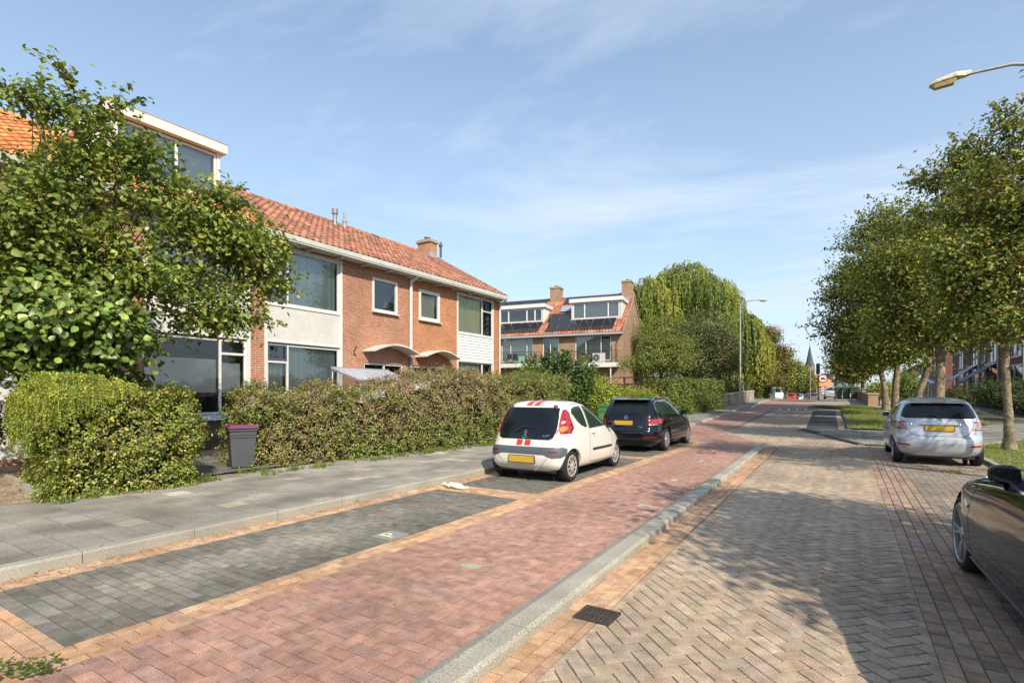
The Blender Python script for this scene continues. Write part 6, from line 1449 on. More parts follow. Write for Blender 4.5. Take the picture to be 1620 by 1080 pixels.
for sg in (-1,1):
    c.patch('quarter_window', CGL2, [(.66,1.235),(.74,1.315),(.90,1.345),(1.13,1.36),(1.17,.96),(1.08,.955),(.93,1.00),(.80,1.08)], 'side', sg)
    c.patch('door_window', CGL2, [(1.22,1.36),(1.50,1.345),(1.72,1.29),(1.95,1.17),(2.12,1.05),(2.24,.945),(1.25,.925)], 'side', sg)
    c.patch('rub_strip', BLK, [(1.33,.50),(2.30,.50),(2.30,.545),(1.33,.545)], 'side', sg, off=.012)
    c.patch('mirror_base', BLK, [(2.26,.935),(2.40,.90),(2.36,.86),(2.22,.90),(2.14,1.04)], 'side', sg, off=.006)
    c.patch('tail_light', REDL, [(sg*x,z) for x, z in [(.605,.87),(.765,.87),(.752,.96),(.715,1.08),(.655,1.24),(.615,1.30),(.585,1.295),(.60,1.16),(.615,1.0)]], 'rear', off=.010, g=.03)
    lt_ = [(sg*(.68+.042*math.cos(k)),.955+.05*math.sin(k)) for k in np.linspace(0,6.28,13)[:-1]]; c.patch('indicator_lens', ORL, lt_, 'rear', off=.014, g=.02)
    lt_ = [(sg*(.655+.025*math.cos(k)),1.07+.03*math.sin(k)) for k in np.linspace(0,6.28,10)[:-1]]; c.patch('reverse_lens', CLL, lt_, 'rear', off=.014, g=.02)
    c.patch('reflector', mat('dark_red_lens', (.16,.015,.018), rough=.2), [(sg*x,z) for x, z in [(.52,.545),(.68,.545),(.67,.575),(.52,.575)]], 'rear', off=.012)
    c.handle(sg, 1.37, .84, WP); c.mirror(sg, 2.22, .93, BLK, .19)
    m = MB(); c.line(m, [(1.205,1.37),(1.225,.92),(1.19,.60),(1.20,.33),(1.30,.29),(2.25,.27),(2.36,.40),(2.40,.70),(2.33,.93)], 'side', sg, .008); c.line(m, [(1.80,1.385),(1.2,1.40),(.8,1.39)], 'side', sg, .006); m.build('door_gap', SEAM, c.root)
    m = MB(); p, n = c.hit('rear',1,sg*.47,1.355); m.box(p.x-.035,p.x+.035,p.y-.03,p.y+.02,p.z-.045,p.z+.03); m.build('hinge', mat('hinge_grey',(.12,.10,.09),rough=.6), c.root, bevel=.006)
    m = MB(); h, n = c.hit('side',sg,1.43,.76); m.lathe([(.012,0),(.012,.008)], (0,0,0), axis='x', n=8); o = m.build('door_lock', BLK, c.root); o.location = h
c.patch('rear_glass', CGL, [(-.50,.765),(.50,.765),(.565,.80),(.60,.90),(.605,1.0),(.585,1.15),(.545,1.325),(.50,1.335),(-.50,1.335),(-.545,1.325),(-.585,1.15),(-.605,1.0),(-.60,.90),(-.565,.80)], 'rear', off=.006)
c.patch('bumper_insert', GRYP, [(-.74,.635),(.74,.635),(.775,.60),(.775,.50),(.72,.455),(.60,.45),(.44,.51),(-.44,.51),(-.60,.45),(-.72,.455),(-.775,.50),(-.775,.60)], 'rear', off=.010)
STR = mat('red_stripe', (.52,.03,.02), rough=.3, coat=.6)
for a, b in ((-.155,-.035),(.015,.135)):
    c.patch('stripe', STR, [(a,.655),(b,.655),(b,.755),(a,.755)], 'rear', off=.004)
    c.patch('stripe', STR, [(a,.42),(b,.42),(b,1.65),(a,1.65)], 'top', off=.004, g=.06)
c.plate(.415, .52, .115, x=-.0)
m = MB(); c.line(m, [(-.60,.64),(-.50,.44),(-.40,.33),(-.36,.28)], 'rear', 1, .008); c.line(m, [(.60,.64),(.50,.44),(.40,.33),(.36,.28)], 'rear', 1, .008); m.build('bumper_gap', SEAM, c.root)
c.wiper(-.18,.90,.22,.965)
def ring(c, name, m_, x, z, r, w=.008, off=.012, seg=16):
    P = [(x+r*math.cos(t), z+r*math.sin(t)) for t in np.linspace(0, 2*math.pi, seg)]; mb = MB(); c.line(mb, P, 'rear', 1, w, off); return mb.build(name, m_, c.root)
def glyphs(c, name, m_, strokes, x, z, sc, w=.007, off=.012):
    mb = MB()
    for st in strokes: c.line(mb, [(x+a*sc, z+b*sc) for a, b in st], 'rear', 1, w, off)
    return mb.build(name, m_, c.root)
# rearing lion outline emblem, small lettering either side
glyphs(c, 'badge', CHROME, [[(-.3,.9),(.1,1),(.25,.7),(0,.45),(.3,.1),(.1,-.3),(.35,-.9)],[(-.45,.55),(0,.45),(-.5,.1)],[(.1,-.3),(-.2,-.45),(-.15,-.9)],[(.3,.1),(.6,.35),(.55,.7)]], -.0, .875, .055, .009)
glyphs(c, 'lettering', CHROME, [[(-.11,0),(-.09,.02),(-.07,0)],[(-.05,0),(-.05,.022),(-.03,.022)],[(-.02,.0),(0,0),(0,.02),(-.02,.02)],[(.02,.0),(.02,.02),(.04,.02)],[(.055,.0),(.075,.0)],[(.055,.02),(.075,.02)]], -.47, .82, 1., .006)
glyphs(c, 'lettering', CHROME, [[(0,0),(.02,.03),(.035,0)],[(.05,0),(.06,.03),(.075,.0),(.085,.03)],[(.10,0),(.105,.03),(.13,.03)]], .37, .82, 1., .008)
glyphs(c, 'lettering', CHROME, [[(0,0),(0,.03)],[(.02,0),(.05,0),(.05,.03),(.02,.03),(.02,0)],[(.065,.03),(.09,.03),(.075,0)]], -.045, .78, 1., .006)
m = MB(); m.tube([(.28,-.0,.24),(.28,.25,.25)], .022, 10); m.build('exhaust', ZINC, c.root)
m = MB(); m.lathe([(.004,1.466),(.004,1.60)], (0,1.55,0), n=6); m.build('aerial', BLK, c.root)
m = MB(); m.box(-.6,.6,.15,3.2,.17,.26); m.build('underbody', BLK, c.root)

# black estate -----------------------------------------------------
BP = mat('car_black', (.006,.007,.011), rough=.12, coat=.35, spec=.35)
kg = [(.20,.14,4.42,.78),(.28,.05,4.50,.85),(.38,.01,4.55,.885),(.52,0,4.556,.89),(.60,.02,4.54,.892),(.66,.07,4.50,.89),(.76,.09,4.42,.885),(.86,.11,4.28,.875),(.93,.13,4.02,.86),(.98,.15,3.62,.845),(1.03,.18,3.40,.825),(1.15,.26,3.10,.775),(1.27,.36,2.80,.715),(1.36,.45,2.52,.665),(1.41,.52,2.30,.62),(1.44,.60,2.10,.56),(1.46,.74,1.95,.46),(1.475,1.0,1.80,.30),(1.48,1.2,1.6,.06)]
c = Car('estate_car', 'black estate car with silver roof rails parked in front of the white hatchback', (-5.12,13.85,0), 0, kg, BP, (1.03,3.62), .318)
c.wheels(.20,'alloy',.215,n_sp=10)
for sg in (-1,1):
    c.patch('quarter_window', CGL2, [(.52,1.17),(.60,1.30),(.75,1.355),(1.20,1.375),(1.24,1.03),(.72,1.0),(.58,1.06)], 'side', sg)
    c.patch('rear_door_window', CGL2, [(1.28,1.376),(2.06,1.385),(2.10,1.01),(1.28,1.005)], 'side', sg)
    c.patch('front_door_window', CGL2, [(2.14,1.385),(2.35,1.37),(2.60,1.30),(2.85,1.20),(3.18,1.03),(2.14,1.01)], 'side', sg)
    m = MB(); c.line(m, [(.50,1.16),(.58,1.32),(.75,1.385),(1.3,1.40),(2.3,1.405),(2.62,1.33),(2.9,1.205)], 'side', sg, .016, .006); c.line(m, [(.50,1.16),(.56,1.03),(.70,.975),(2.0,.985),(3.2,1.005)], 'side', sg, .016, .006); m.build('chrome_trim', CHROME, c.root)
    c.patch('tail_light', REDL, [(sg*x,z) for x, z in [(.60,.895),(.82,.915),(.845,.90),(.842,.79),(.60,.772)]], 'rear', off=.008, g=.03)
    c.patch('reverse_lens', CLL, [(sg*x,z) for x, z in [(.62,.765),(.79,.77),(.79,.750),(.64,.745)]], 'rear', off=.010, g=.03)
    c.patch('reflector', mat('dark_red_lens'), [(sg*x,z) for x, z in [(.50,.40),(.80,.41),(.79,.435),(.50,.425)]], 'rear', off=.010)
    c.handle(sg, 1.42, .88, BP); c.handle(sg, 2.30, .87, BP); c.mirror(sg, 3.05, 1.0, BP, .22)
    m = MB(); c.line(m, [(1.26,1.38),(1.27,.95),(1.30,.75),(1.42,.45),(1.45,.30)], 'side', sg, .008); c.line(m, [(2.12,1.39),(2.12,.28)], 'side', sg, .008); c.line(m, [(3.22,1.0),(3.20,.6),(3.18,.30)], 'side', sg, .008); c.line(m, [(.5,.90),(3.3,.84),(4.1,.82)], 'side', sg, .006); m.build('door_gap', SEAM, c.root)
    c.patch('side_moulding', BLK, [(1.5,.44),(3.15,.44),(3.15,.49),(1.5,.49)], 'side', sg, off=.008)
    m = MB(); P = []
    for k in range(13):
        t = k/12; y = .62+t*1.95; h, n = c.hit('top',1,sg*.57,y); P.append((sg*.57, y, (h.z if h else 1.4)+.075*math.sin(math.pi*min(1,max(0,t)))**.35+.0))
    m.tube(P, .017, 8); m.build('roof_rail', CHROME, c.root, smooth=True)
c.patch('rear_glass', CGL, [(-.60,1.00),(.60,1.00),(.665,1.04),(.64,1.18),(.585,1.34),(.54,1.365),(-.54,1.365),(-.585,1.34),(-.64,1.18),(-.665,1.04)], 'rear', off=.005)
m = MB(); m.prism([(.34,1.43),(.36,1.40),(.62,1.45),(.62,1.47)], -.56, .56, axis='x'); m.build('roof_spoiler', BP, c.root, bevel=.01)
c.plate(.80,.52,.11,x=-.06)
glyphs(c, 'lettering', CLL, [[(x,0),(x,.012),(x+.012,.012)] for x in np.arange(-.2,.2,.028)], -.06, .722, 1., .005, .03)
ring(c, 'badge', CHROME, 0, .945, .045, .012, .010); glyphs(c, 'badge_letter', CHROME, [[(-.5,.5),(-.2,-.5),(0,.2),(.2,-.5),(.5,.5)]], 0, .945, .045, .009, .010)
glyphs(c, 'lettering', CHROME, [[(0,0),(0,.025),(.03,.025)],[(.04,0),(.04,.025)],[(.055,0),(.085,0),(.085,.025)]], .38, .68, 1., .008)
c.wiper(0,1.02,.40,1.05)
m = MB(); c.line(m, [(-.62,.99),(-.60,.72),(-.56,.64),(.56,.64),(.60,.72),(.62,.99)], 'rear', 1, .008); c.line(m, [(-.88,.615),(.88,.615)], 'rear', 1, .007); c.line(m, [(-.86,.36),(.86,.36)], 'rear', 1, .02); m.build('tailgate_gap', SEAM, c.root)
m = MB(); m.box(-.65,.65,.2,4.3,.17,.27); m.build('underbody', BLK, c.root); m = MB(); m.tube([(-.45,-.02,.25),(-.45,.25,.26)], .028, 10); m.build('exhaust', ZINC, c.root)

# silver hatchback ---------------------------------------------------
SP = mat('car_silver', (.50,.52,.56), rough=.30, metal=.45, coat=.8)
ky = [(.21,.15,3.72,.72),(.27,.07,3.82,.79),(.36,.02,3.87,.83),(.50,0,3.885,.845),(.60,.012,3.87,.847),(.68,.06,3.82,.845),(.80,.085,3.68,.838),(.90,.10,3.48,.825),(.97,.125,3.22,.81),(1.03,.155,3.02,.79),(1.12,.21,2.82,.755),(1.22,.28,2.60,.71),(1.32,.355,2.36,.66),(1.40,.43,2.12,.61),(1.445,.49,1.94,.55),(1.475,.58,1.78,.46),(1.497,.75,1.62,.33),(1.508,.95,1.42,.16),(1.51,1.1,1.3,.04)]
c = Car('hatchback_car', 'silver five door hatchback parked under the street trees, seen from behind', (1.72,14.80,0), math.radians(1.5), ky, SP, (.60,3.11), .30)
c.wheels(.18,'alloy',.20,n_sp=8)
for sg in (-1,1):
    c.patch('rear_door_window', CGL2, [(.72,1.20),(.84,1.32),(1.05,1.385),(1.62,1.405),(1.65,1.04),(1.10,1.06),(.85,1.11)], 'side', sg)
    c.patch('front_door_window', CGL2, [(1.70,1.405),(1.95,1.39),(2.20,1.31),(2.50,1.19),(2.76,1.05),(1.70,1.03)], 'side', sg)
    c.patch('tail_light', mat('smoked_lens', (.20,.03,.035), rough=.12, coat=.8), [(sg*x,z) for x, z in [(.545,.80),(.745,.79),(.81,.86),(.822,.97),(.795,.985),(.70,.96),(.66,.985),(.56,.975),(.60,.90)]], 'rear', off=.008, g=.03)
    m = MB()
    for z in (.825,.86,.895,.93): c.line(m, [(sg*(.575+(z-.82)*.15),z),(sg*.79,z+.01)], 'rear', 1, .016, .012)
    m.build('lamp_stripe', CLL, c.root)
    c.patch('lamp_edge', CLL, [(sg*x,z) for x, z in [(.545,.80),(.57,.80),(.625,.90),(.585,.975),(.56,.975),(.595,.90)]], 'rear', off=.012, g=.02)
    c.patch('reflector', REDL, [(sg*x,z) for x, z in [(.50,.44),(.735,.45),(.735,.485),(.54,.475)]], 'rear', off=.010)
    c.handle(sg, 1.05, .93, SP); c.handle(sg, 1.95, .92, SP); c.mirror(sg, 2.62, 1.03, SP, .22)
    m = MB(); c.line(m, [(.86,1.10),(.85,.85),(.98,.62),(1.0,.3)], 'side', sg, .008); c.line(m, [(1.675,1.41),(1.675,.28)], 'side', sg, .008); c.line(m, [(2.78,1.03),(2.74,.6),(2.72,.28)], 'side', sg, .008); m.build('door_gap', SEAM, c.root)
c.patch('rear_glass', CGL, [(-.60,1.045),(.60,1.045),(.665,1.08),(.63,1.20),(.56,1.345),(.50,1.37),(-.50,1.37),(-.56,1.345),(-.63,1.20),(-.665,1.08)], 'rear', off=.005)
m = MB(); m.prism([(.33,1.40),(.34,1.375),(.60,1.44),(.60,1.47)], -.50, .50, axis='x'); m.build('roof_spoiler', SP, c.root, bevel=.012)
m = MB(); m.box(-.13,.13,.325,.335,1.385,1.40); m.build('brake_light', REDL, c.root)
c.plate(.83,.50,.11)
m = MB(); p, n = c.hit('rear',1,0,.915); m.box(-.36,.36,p.y-.04,p.y+.01,.895,.925); m.build('chrome_bar', CHROME, c.root, bevel=.006)
ring(c, 'badge', CHROME, 0, .985, .05, .010, .012); ring(c, 'badge', CHROME, 0, .985, .025, .007, .012)
glyphs(c, 'lettering', CHROME, [[(x,0),(x+.008,.022),(x+.016,0)] for x in (0,.025,.05,.075)], -.55, .90, 1., .006); glyphs(c, 'lettering', CHROME, [[(x,0),(x,.022)] for x in (0,.02,.04,.06)]+[[(0,.022),(.02,0)]], .45, .90, 1., .006)
c.wiper(-.02,1.075,-.36,1.10)
m = MB(); c.line(m, [(-.545,.78),(-.50,.70),(-.42,.665),(.42,.665),(.50,.70),(.545,.78)], 'rear', 1, .009); c.line(m, [(-.67,1.04),(-.545,.80)], 'rear', 1, .007); c.line(m, [(.67,1.04),(.545,.80)], 'rear', 1, .007); m.build('tailgate_gap', SEAM, c.root)
m = MB(); m.box(-.62,.62,.2,3.6,.17,.28); m.build('underbody', BLK, c.root); m = MB(); m.lathe([(.006,1.49),(.004,1.62)], (0,.9,0), n=6); m.build('aerial', BLK, c.root)

# black coupe ---------------------------------------------------------
BC = mat('car_dark_brown', (.004,.003,.004), rough=.07, coat=.25, spec=.3)
kb = [(.17,.15,4.62,.83),(.24,.06,4.72,.89),(.34,.02,4.78,.925),(.48,0,4.80,.935),(.58,.01,4.79,.938),(.66,.04,4.74,.93),(.74,.07,4.66,.92),(.80,.09,4.52,.91),(.85,.12,4.32,.90),(.89,.18,4.02,.89),(.93,.30,3.62,.875),(.965,.50,3.28,.85),(1.0,.62,3.10,.81),(1.08,.80,2.92,.765),(1.17,1.02,2.70,.72),(1.25,1.25,2.48,.67),(1.31,1.46,2.30,.61),(1.345,1.62,2.18,.52),(1.362,1.78,2.06,.38),(1.37,1.9,1.95,.1)]
c = Car('coupe_car', 'glossy black coupe with twin spoke silver wheels, cut off by the right edge', (1.90,2.28,0), math.radians(2.2), kb, BC, (1.2,4.02), .335, nose=(5.0,3.4), tail=(5.2,4.6))
c.wheels(.24,'twin',.268,inset=.0,n_sp=5)
for sg in (-1,1):
    c.patch('door_window', CGL2, [(1.55,1.26),(1.75,1.31),(2.05,1.305),(2.35,1.24),(2.65,1.14),(2.98,.99),(1.5,.965)], 'side', sg)
    c.patch('rear_door_window', CGL2, [(1.02,1.08),(1.20,1.17),(1.48,1.24),(1.45,.965),(1.10,.97)], 'side', sg)
    m = MB(); c.line(m, [(1.0,.955),(2.0,.955),(3.0,.965)], 'side', sg, .012, .008); m.build('chrome_trim', CHROME, c.root)
    m = MB(); c.line(m, [(3.30,.90),(3.40,.80),(3.44,.62),(3.42,.40),(3.34,.24)], 'side', sg, .009); c.line(m, [(1.75,.94),(1.68,.75),(1.66,.5),(1.70,.24)], 'side', sg, .009); m.build('door_gap', SEAM, c.root)
    c.patch('side_vent', CHROME, [(3.47,.685),(3.62,.72),(3.60,.69),(3.50,.655)], 'side', sg, off=.008)
    c.handle(sg, 1.95, .80, CHROME); c.mirror(sg, 2.88, .985, BC, .19)
    c.patch('sill_trim', BLK, [(1.62,.20),(3.60,.20),(3.60,.235),(1.62,.235)], 'side', sg, off=.016)
    c.patch('headlight', CLL, [(4.25,.70),(4.55,.66),(4.62,.72),(4.3,.78)], 'side', sg, off=.006)
m = MB(); m.box(-.68,.68,.2,4.5,.15,.26); m.build('underbody', BLK, c.root)
m = MB(); c.line(m, [(-.72,3.40),(-.66,4.1),(-.5,4.55),(0,4.66),(.5,4.55),(.66,4.1),(.72,3.40)], 'top', 1, .008); m.build('bonnet_gap', SEAM, c.root)

# far traffic, simple but complete cars --------------------------------
def far_car(x, y, pc, label, name='parked_car', tall=0., rz=0., van=False):
    k = [(.2,.12,4.0,.78),(.4,0,4.15,.85),(.6,.02,4.1,.85),(.8,.06,3.95,.84),(.92,.1,3.4,.82),(1.1,.22,2.95,.76),(1.3,.4,2.4,.66),(1.42,.6,2.0,.5),(1.47,1.0,1.6,.2)]
    if van: k = [(.25,.1,4.6,.85),(.5,0,4.75,.92),(.9,.02,4.6,.93),(1.1,.03,4.2,.92),(1.5,.05,3.7,.9),(1.85,.08,3.3,.86),(2.0,.2,3.1,.75),(2.05,.6,2.6,.3)]
    q = Car(name, label, (x,y,hgt(y)+.01), rz, k, mat('far_paint_%d_%d' % (int(pc[0]*100), int(pc[2]*100)), pc, rough=.3, coat=.6), (.75,3.3), .30, K=48, NL=24, cat='van' if van else 'car')
    q.wheels(.18,'cap',.19,n_sp=6)
    w = .62 if not van else .78; z0, z1 = (1.0,1.33) if not van else (1.2,1.75)
    q.patch('rear_glass', CGL, [(-w,z0),(w,z0),(w*.85,z1),(-w*.85,z1)], 'rear', g=.12)
    q.patch('windscreen', CGL, [(-w,z0),(w,z0),(w*.85,z1),(-w*.85,z1)], 'front', g=.12)
    for sg in (-1,1):
        q.patch('side_window', CGL2, [(.7,z0+.02),(1.0,z1),(2.0,z1),(2.5,z0+.1)] if not van else [(2.2,z0),(2.2,z1-.1),(3.1,z1-.1),(3.6,z0)], 'side', sg, g=.15)
        q.patch('tail_light', REDL, [(sg*a,b) for a, b in [(.62,.75),(.80,.75),(.80,.95),(.62,.95)]], 'rear', g=.08); q.patch('headlight', CLL, [(sg*a,b) for a, b in [(.5,.62),(.75,.62),(.75,.75),(.5,.75)]], 'front', g=.08)
    q.plate(.62)
    return q
far_car(-1.5,70,(.45,.47,.50),'silver car parked beyond the bridge in front of the dark building')
far_car(-8.6,86,(.70,.70,.68),'white delivery van among the distant parked cars', 'parked_van', van=True, rz=math.radians(180+4))
far_car(-7.8,98,(.50,.02,.02),'small red car between the white van and the next white car')
far_car(-7.0,104,(.66,.66,.64),'white car right of the red one in the distance', 'parked_car', rz=math.radians(180))
far_car(-5.6,104,(.06,.065,.08),'dark blue car in the distance below the signpost')
far_car(-4.5,96,(.09,.09,.09),'dark grey car in the distance right of the signpost')
far_car(-9.4,80,(.55,.56,.58),'light grey car at the left end of the distant parked row', rz=math.radians(178))

# ------------------------------------------------------------ street furniture
GALV = mat('galvanised_steel', (.36,.355,.33), rough=.6, metal=.35, noise_s=8, noise_amt=.2)
LENS = mat('lamp_lens', (.42,.33,.16), rough=.25, noise_s=14, noise_amt=.3, coat=.3); LHOUS = mat('lamp_housing', (.60,.52,.38), rough=.7, noise_s=22, noise_amt=.45)
def street_lamp(x, y, z, H_, arm, label, bend=.12, drop=.1, ap=None):
    r = empty('street_lamp', (x,y,z), label, 'street lamp', group='street lamps of the road')
    m = MB(); m.tube([(0,0,0),(0,0,1.1)], .085, 14); m.tube([(0,0,1.1),(0,0,1.18),(0,0,H_)], [.085,.062,.04], 14); m.build('pole', GALV, r, smooth=True)
    sg = 1 if arm > 0 else -1; L_ = abs(arm)
    ap = ap or [(0,0,H_-.02),(sg*.08,0,H_+.05),(sg*.45*L_,0,H_+bend),(sg*.62*L_,0,H_+bend+.02),(sg*L_,0,H_+bend-drop)]; m = MB(); m.tube(ap, [.036,.034,.03,.03,.026], 12); m.build('arm', GALV, r, smooth=True)
    e = Vector(ap[-1]); m = MB()
    v = []; secs = [(-.10,.045,.04,-.02),(.0,.055,.06,-.035),(.06,.075,.075,-.02),(.14,.11,.085,-.01),(.45,.10,.06,-.01),(.55,.08,.03,-.015)]
    for (t, hw, up, dn) in secs:
        cx = e.x+sg*t; zz = e.z-.18*t*0-t*.10
        v.append([(cx,-hw,zz+dn),(cx,-hw*1.02,zz+up*.45),(cx,-hw*.65,zz+up),(cx,hw*.65,zz+up),(cx,hw*1.02,zz+up*.45),(cx,hw,zz+dn)])
    for a, b in zip(v, v[1:]):
        for k in range(6): m.face([a[k],a[(k+1)%6],b[(k+1)%6],b[k]])
    m.face(v[0]); m.face(v[-1][::-1]); h = m.build('lamp_head', LHOUS, r)
    m = MB(); w = []
    for t, hw, dn in ((.13,.085,.03),(.17,.095,.095),(.47,.085,.085),(.53,.06,.02)):
        cx = e.x+sg*t; zz = e.z-t*.10-.012; w.append([(cx,-hw,zz),(cx,-hw*.7,zz-dn),(cx,hw*.7,zz-dn),(cx,hw,zz)])
    for a, b in zip(w, w[1:]):
        for k in range(3): m.face([a[k],a[k+1],b[k+1],b[k]])
    m.face(w[0]); m.face(w[-1]); m.build('lamp_cover', LENS, h)
    return r
street_lamp(-6.4,40.5,hgt(40.5)+.1,7.25,1.15,'tall galvanised street lamp standing on the left pavement by the stone bridge wall', bend=.18, drop=.0)
street_lamp(4.05,13.5,.08,7.1,-2.1,'street lamp whose dirty yellowed head hangs in from the upper right edge', ap=[(0,0,7.08),(-.35,0,7.36),(-1.05,0,7.60),(-1.42,0,7.72),(-2.1,0,7.74)])
def pole(name, x, y, h, label, r=.05, cat='pole', m_=GALV, arm=None):
    q = empty(name, (x,y,hgt(y)), label, cat); m = MB(); m.tube([(0,0,0),(0,0,h)], [r, r*.7], 8); m.build('pole', m_, q)
    if arm: m = MB(); m.tube([(0,0,h),(arm*.5,0,h+.15),(arm,0,h+.1)], .03, 6); m.build('arm', m_, q); m = MB(); m.box(arm-.25*abs(arm)/arm*1,arm+.25,-.08,.08,h+.03,h+.14); m.build('lamp_head', WHITE_OLD, q)
    return q
p_ = pole('street_lamp', -9.3,66,6.3,'thin distant street lamp between the left street trees', arm=1.2, cat='street lamp')
p_ = pole('street_lamp', 3.6,74,6.6,'thin distant street lamp on the right beyond the bridge wall', arm=-1.4, cat='street lamp')
p_ = pole('pale_post', -7.9,72,3.2,'pale thin post left of the distant cars', cat='post'); p_ = pole('pale_post', -4.9,96,5,'pale post in front of the distant brick building', cat='post')
# traffic light seen from behind
q = empty('traffic_light', (-2.2,55,hgt(55)), 'black traffic light on a thin pole at the crest of the bridge', 'traffic light')
m = MB(); m.tube([(0,0,0),(0,0,2.5)], .05, 8); m.build('pole', mat('pole_dark', (.06,.07,.07), rough=.6), q); m = MB(); m.box(-.15,.15,-.12,.1,2.4,3.35); m.build('signal_head', BLK, q, bevel=.03)
for z in (2.6,2.88,3.16): m = MB(); m.lathe([(.10,-.13),(.09,-.125)], (0,0,z), axis='y', n=14); m.build('signal_lens', mat('lens_dark',(.03,.035,.03),rough=.3), q)
# round white sign with red ring and black car pictogram
q = empty('traffic_sign', (-2.05,62,hgt(62)), 'round white traffic sign with a red ring and a black car symbol', 'traffic sign')
m = MB(); m.tube([(0,0,0),(0,0,2.55)], .04, 8); m.build('post', GALV, q)
m = MB(); m.lathe([(.43,-.05),(.43,-.03)], (0,0,2.15), axis='y', n=28); m.build('sign_plate', mat('sign_red', (.50,.02,.02), rough=.5), q); m = MB(); m.lathe([(.33,-.056),(.33,-.05)], (0,0,2.15), axis='y', n=28); s_ = m.build('sign_face', mat('sign_white', (.75,.75,.75), rough=.5), q)
m = MB(); m.prism([(-.22,2.06),(.22,2.06),(.22,2.15),(.13,2.17),(.08,2.25),(-.10,2.25),(-.15,2.16),(-.22,2.14)], -.062, -.057); 
m.build('car_symbol', BLK, s_); 
for x in (-.12,.12): m = MB(); m.lathe([(.045,-.062),(.045,-.057)], (x,0,2.05), axis='y', n=10); m.build('wheel_symbol', BLK, s_)
m = MB(); m.box(-.13,.13,-.07,-.045,.6,1.4); 
m.build('warning_board', mat('sign_white'), q); m = MB()
for k in range(3): z = .68+k*.26; m.face([(-.13,-.073,z),(.13,-.073,z+.13),(.13,-.073,z+.24),(-.13,-.073,z+.11)])
m.build('warning_stripe', mat('sign_red'), q)
def wheelie(x, y, z, body, lid, label, rz=0., s=1., group=None):
    q = empty('wheelie_bin', (x,y,z), label, 'bin', rz, group=group); m = MB()
    a, b, t, u, h = .22*s, .25*s, .28*s, .34*s, .95*s
    P = [(-a,-b,.06),(a,-b,.06),(a,b,.06),(-a,b,.06)]; Q = [(-t,-u,h),(t,-u,h),(t,u,h),(-t,u,h)]
    for k in range(4): m.face([P[k],P[(k+1)%4],Q[(k+1)%4],Q[k]])
    m.face(P[::-1]); m.box(-t-.02,t+.02,-u-.02,u+.02,h-.05,h); m.build('bin_body', body, q, bevel=.012)
    m = MB(); m.box(-t-.03,t+.03,-u-.05,u+.03,h,h+.035); m.box(-t,t,-u,u,h+.035,h+.065); m.build('lid', lid, q, bevel=.015)
    m = MB()

    for rz2 in (.80,.86): m.box(-t*.99,t*.99,-u*.985-.006,-u*.9,rz2*h-.01,rz2*h+.004)
    m.build('rib', body, q); m = MB(); m.tube([(-t,u+.05,h-.02),(t,u+.05,h-.02)], .018, 8); m.build('handle', body, q)
    for sx_ in (-a-.02, a+.02): m = MB(); m.lathe([(.10*s,-.025),(.10*s,.025)], (sx_,b,.10*s), axis='x', n=16); m.build('wheel', RUBBER, q)
    return q
BING = mat('bin_grey', (.065,.072,.08), rough=.6, noise_s=8, noise_amt=.12); BGN = mat('bin_green', (.06,.19,.07), rough=.55); BPU = mat('bin_purple', (.16,.035,.12), rough=.5)
wheelie(-10.0,5.95,.13,BING,BPU,'dark grey wheelie bin with a purple lid at the near end of the long hedge',rz=math.radians(66),s=.84)
wheelie(-7.75,19.1,.12,BGN,BGN,'green wheelie bin behind the white hatchback and the black estate',rz=.2,s=1.05)
for k, (x, y, lb) in enumerate([(-.75,62.5,'leftmost of the large grey bins with green lids beside the brick bridge wall'),(-.05,62.2,'middle grey bin with a green lid beside the brick bridge wall'),(.62,61.8,'grey bin with a green lid nearest the brick bridge wall')]):
    wheelie(x,y,hgt(y)+.03,mat('bin_dark',(.055,.07,.065),rough=.6),BGN,lb,s=1.25)
for k, (x, y) in enumerate([(-9.6,77),(-9.0,77.4),(-8.4,77.8)]): wheelie(x,y,hgt(y)+.03,mat('bin_mid_green',(.09,.20,.13),rough=.6),BGN,['left of three green bins in the distance below the left trees','middle of three green bins in the distance below the left trees','right of three green bins in the distance below the left trees'][k],s=1.4)
# orange reflector bulb on the plinth
q = empty('wall_lamp', (GX+.07,7.35,.62), 'small round orange lamp on the dark plinth under the large window', 'lamp'); m = MB(); m.lathe([(.07,0),(.065,.03),(.03,.06),(.0,.065)], axis='x', n=14); m.build('glass_cover', mat('orange_plastic',(.55,.10,.03),rough=.4), q)
# wooden fence with a top rail
fc = empty('wooden_fence', (-12.9,31.0,.2), 'reddish wooden board fence with an open top rail behind the black estate', 'fence', math.radians(3))
WD = mat('fence_wood', attr=True, rough=.85, noise_s=6, noise_amt=.2)
m = MB(); rr = random.Random(12); x = 0
while x < 4.3:
    m.box(x,x+.125,-.02 if int(x*7)%2 else .02,.0 if int(x*7)%2 else .04,0,2.0+rr.uniform(-.01,.01), vary((.40,.19,.10),.14,rr)); x += .13
m.build('boards', WD, fc)
m = MB(); m.box(-.1,4.5,-.05,.05,2.33,2.40); m.build('top_rail', mat('rail_wood',(.32,.14,.08),rough=.85), fc)
for x in (0,1.4,2.8,4.25): m = MB(); m.box(x-.05,x+.05,-.05,.05,0,2.36); m.build('post', mat('rail_wood'), fc)
m = MB()
for k in range(26): y = k*.13; m.box(4.30,4.33,y,y+.12,0,1.9, vary((.26,.13,.08),.15,rr))
m.build('side_boards', WD, fc)
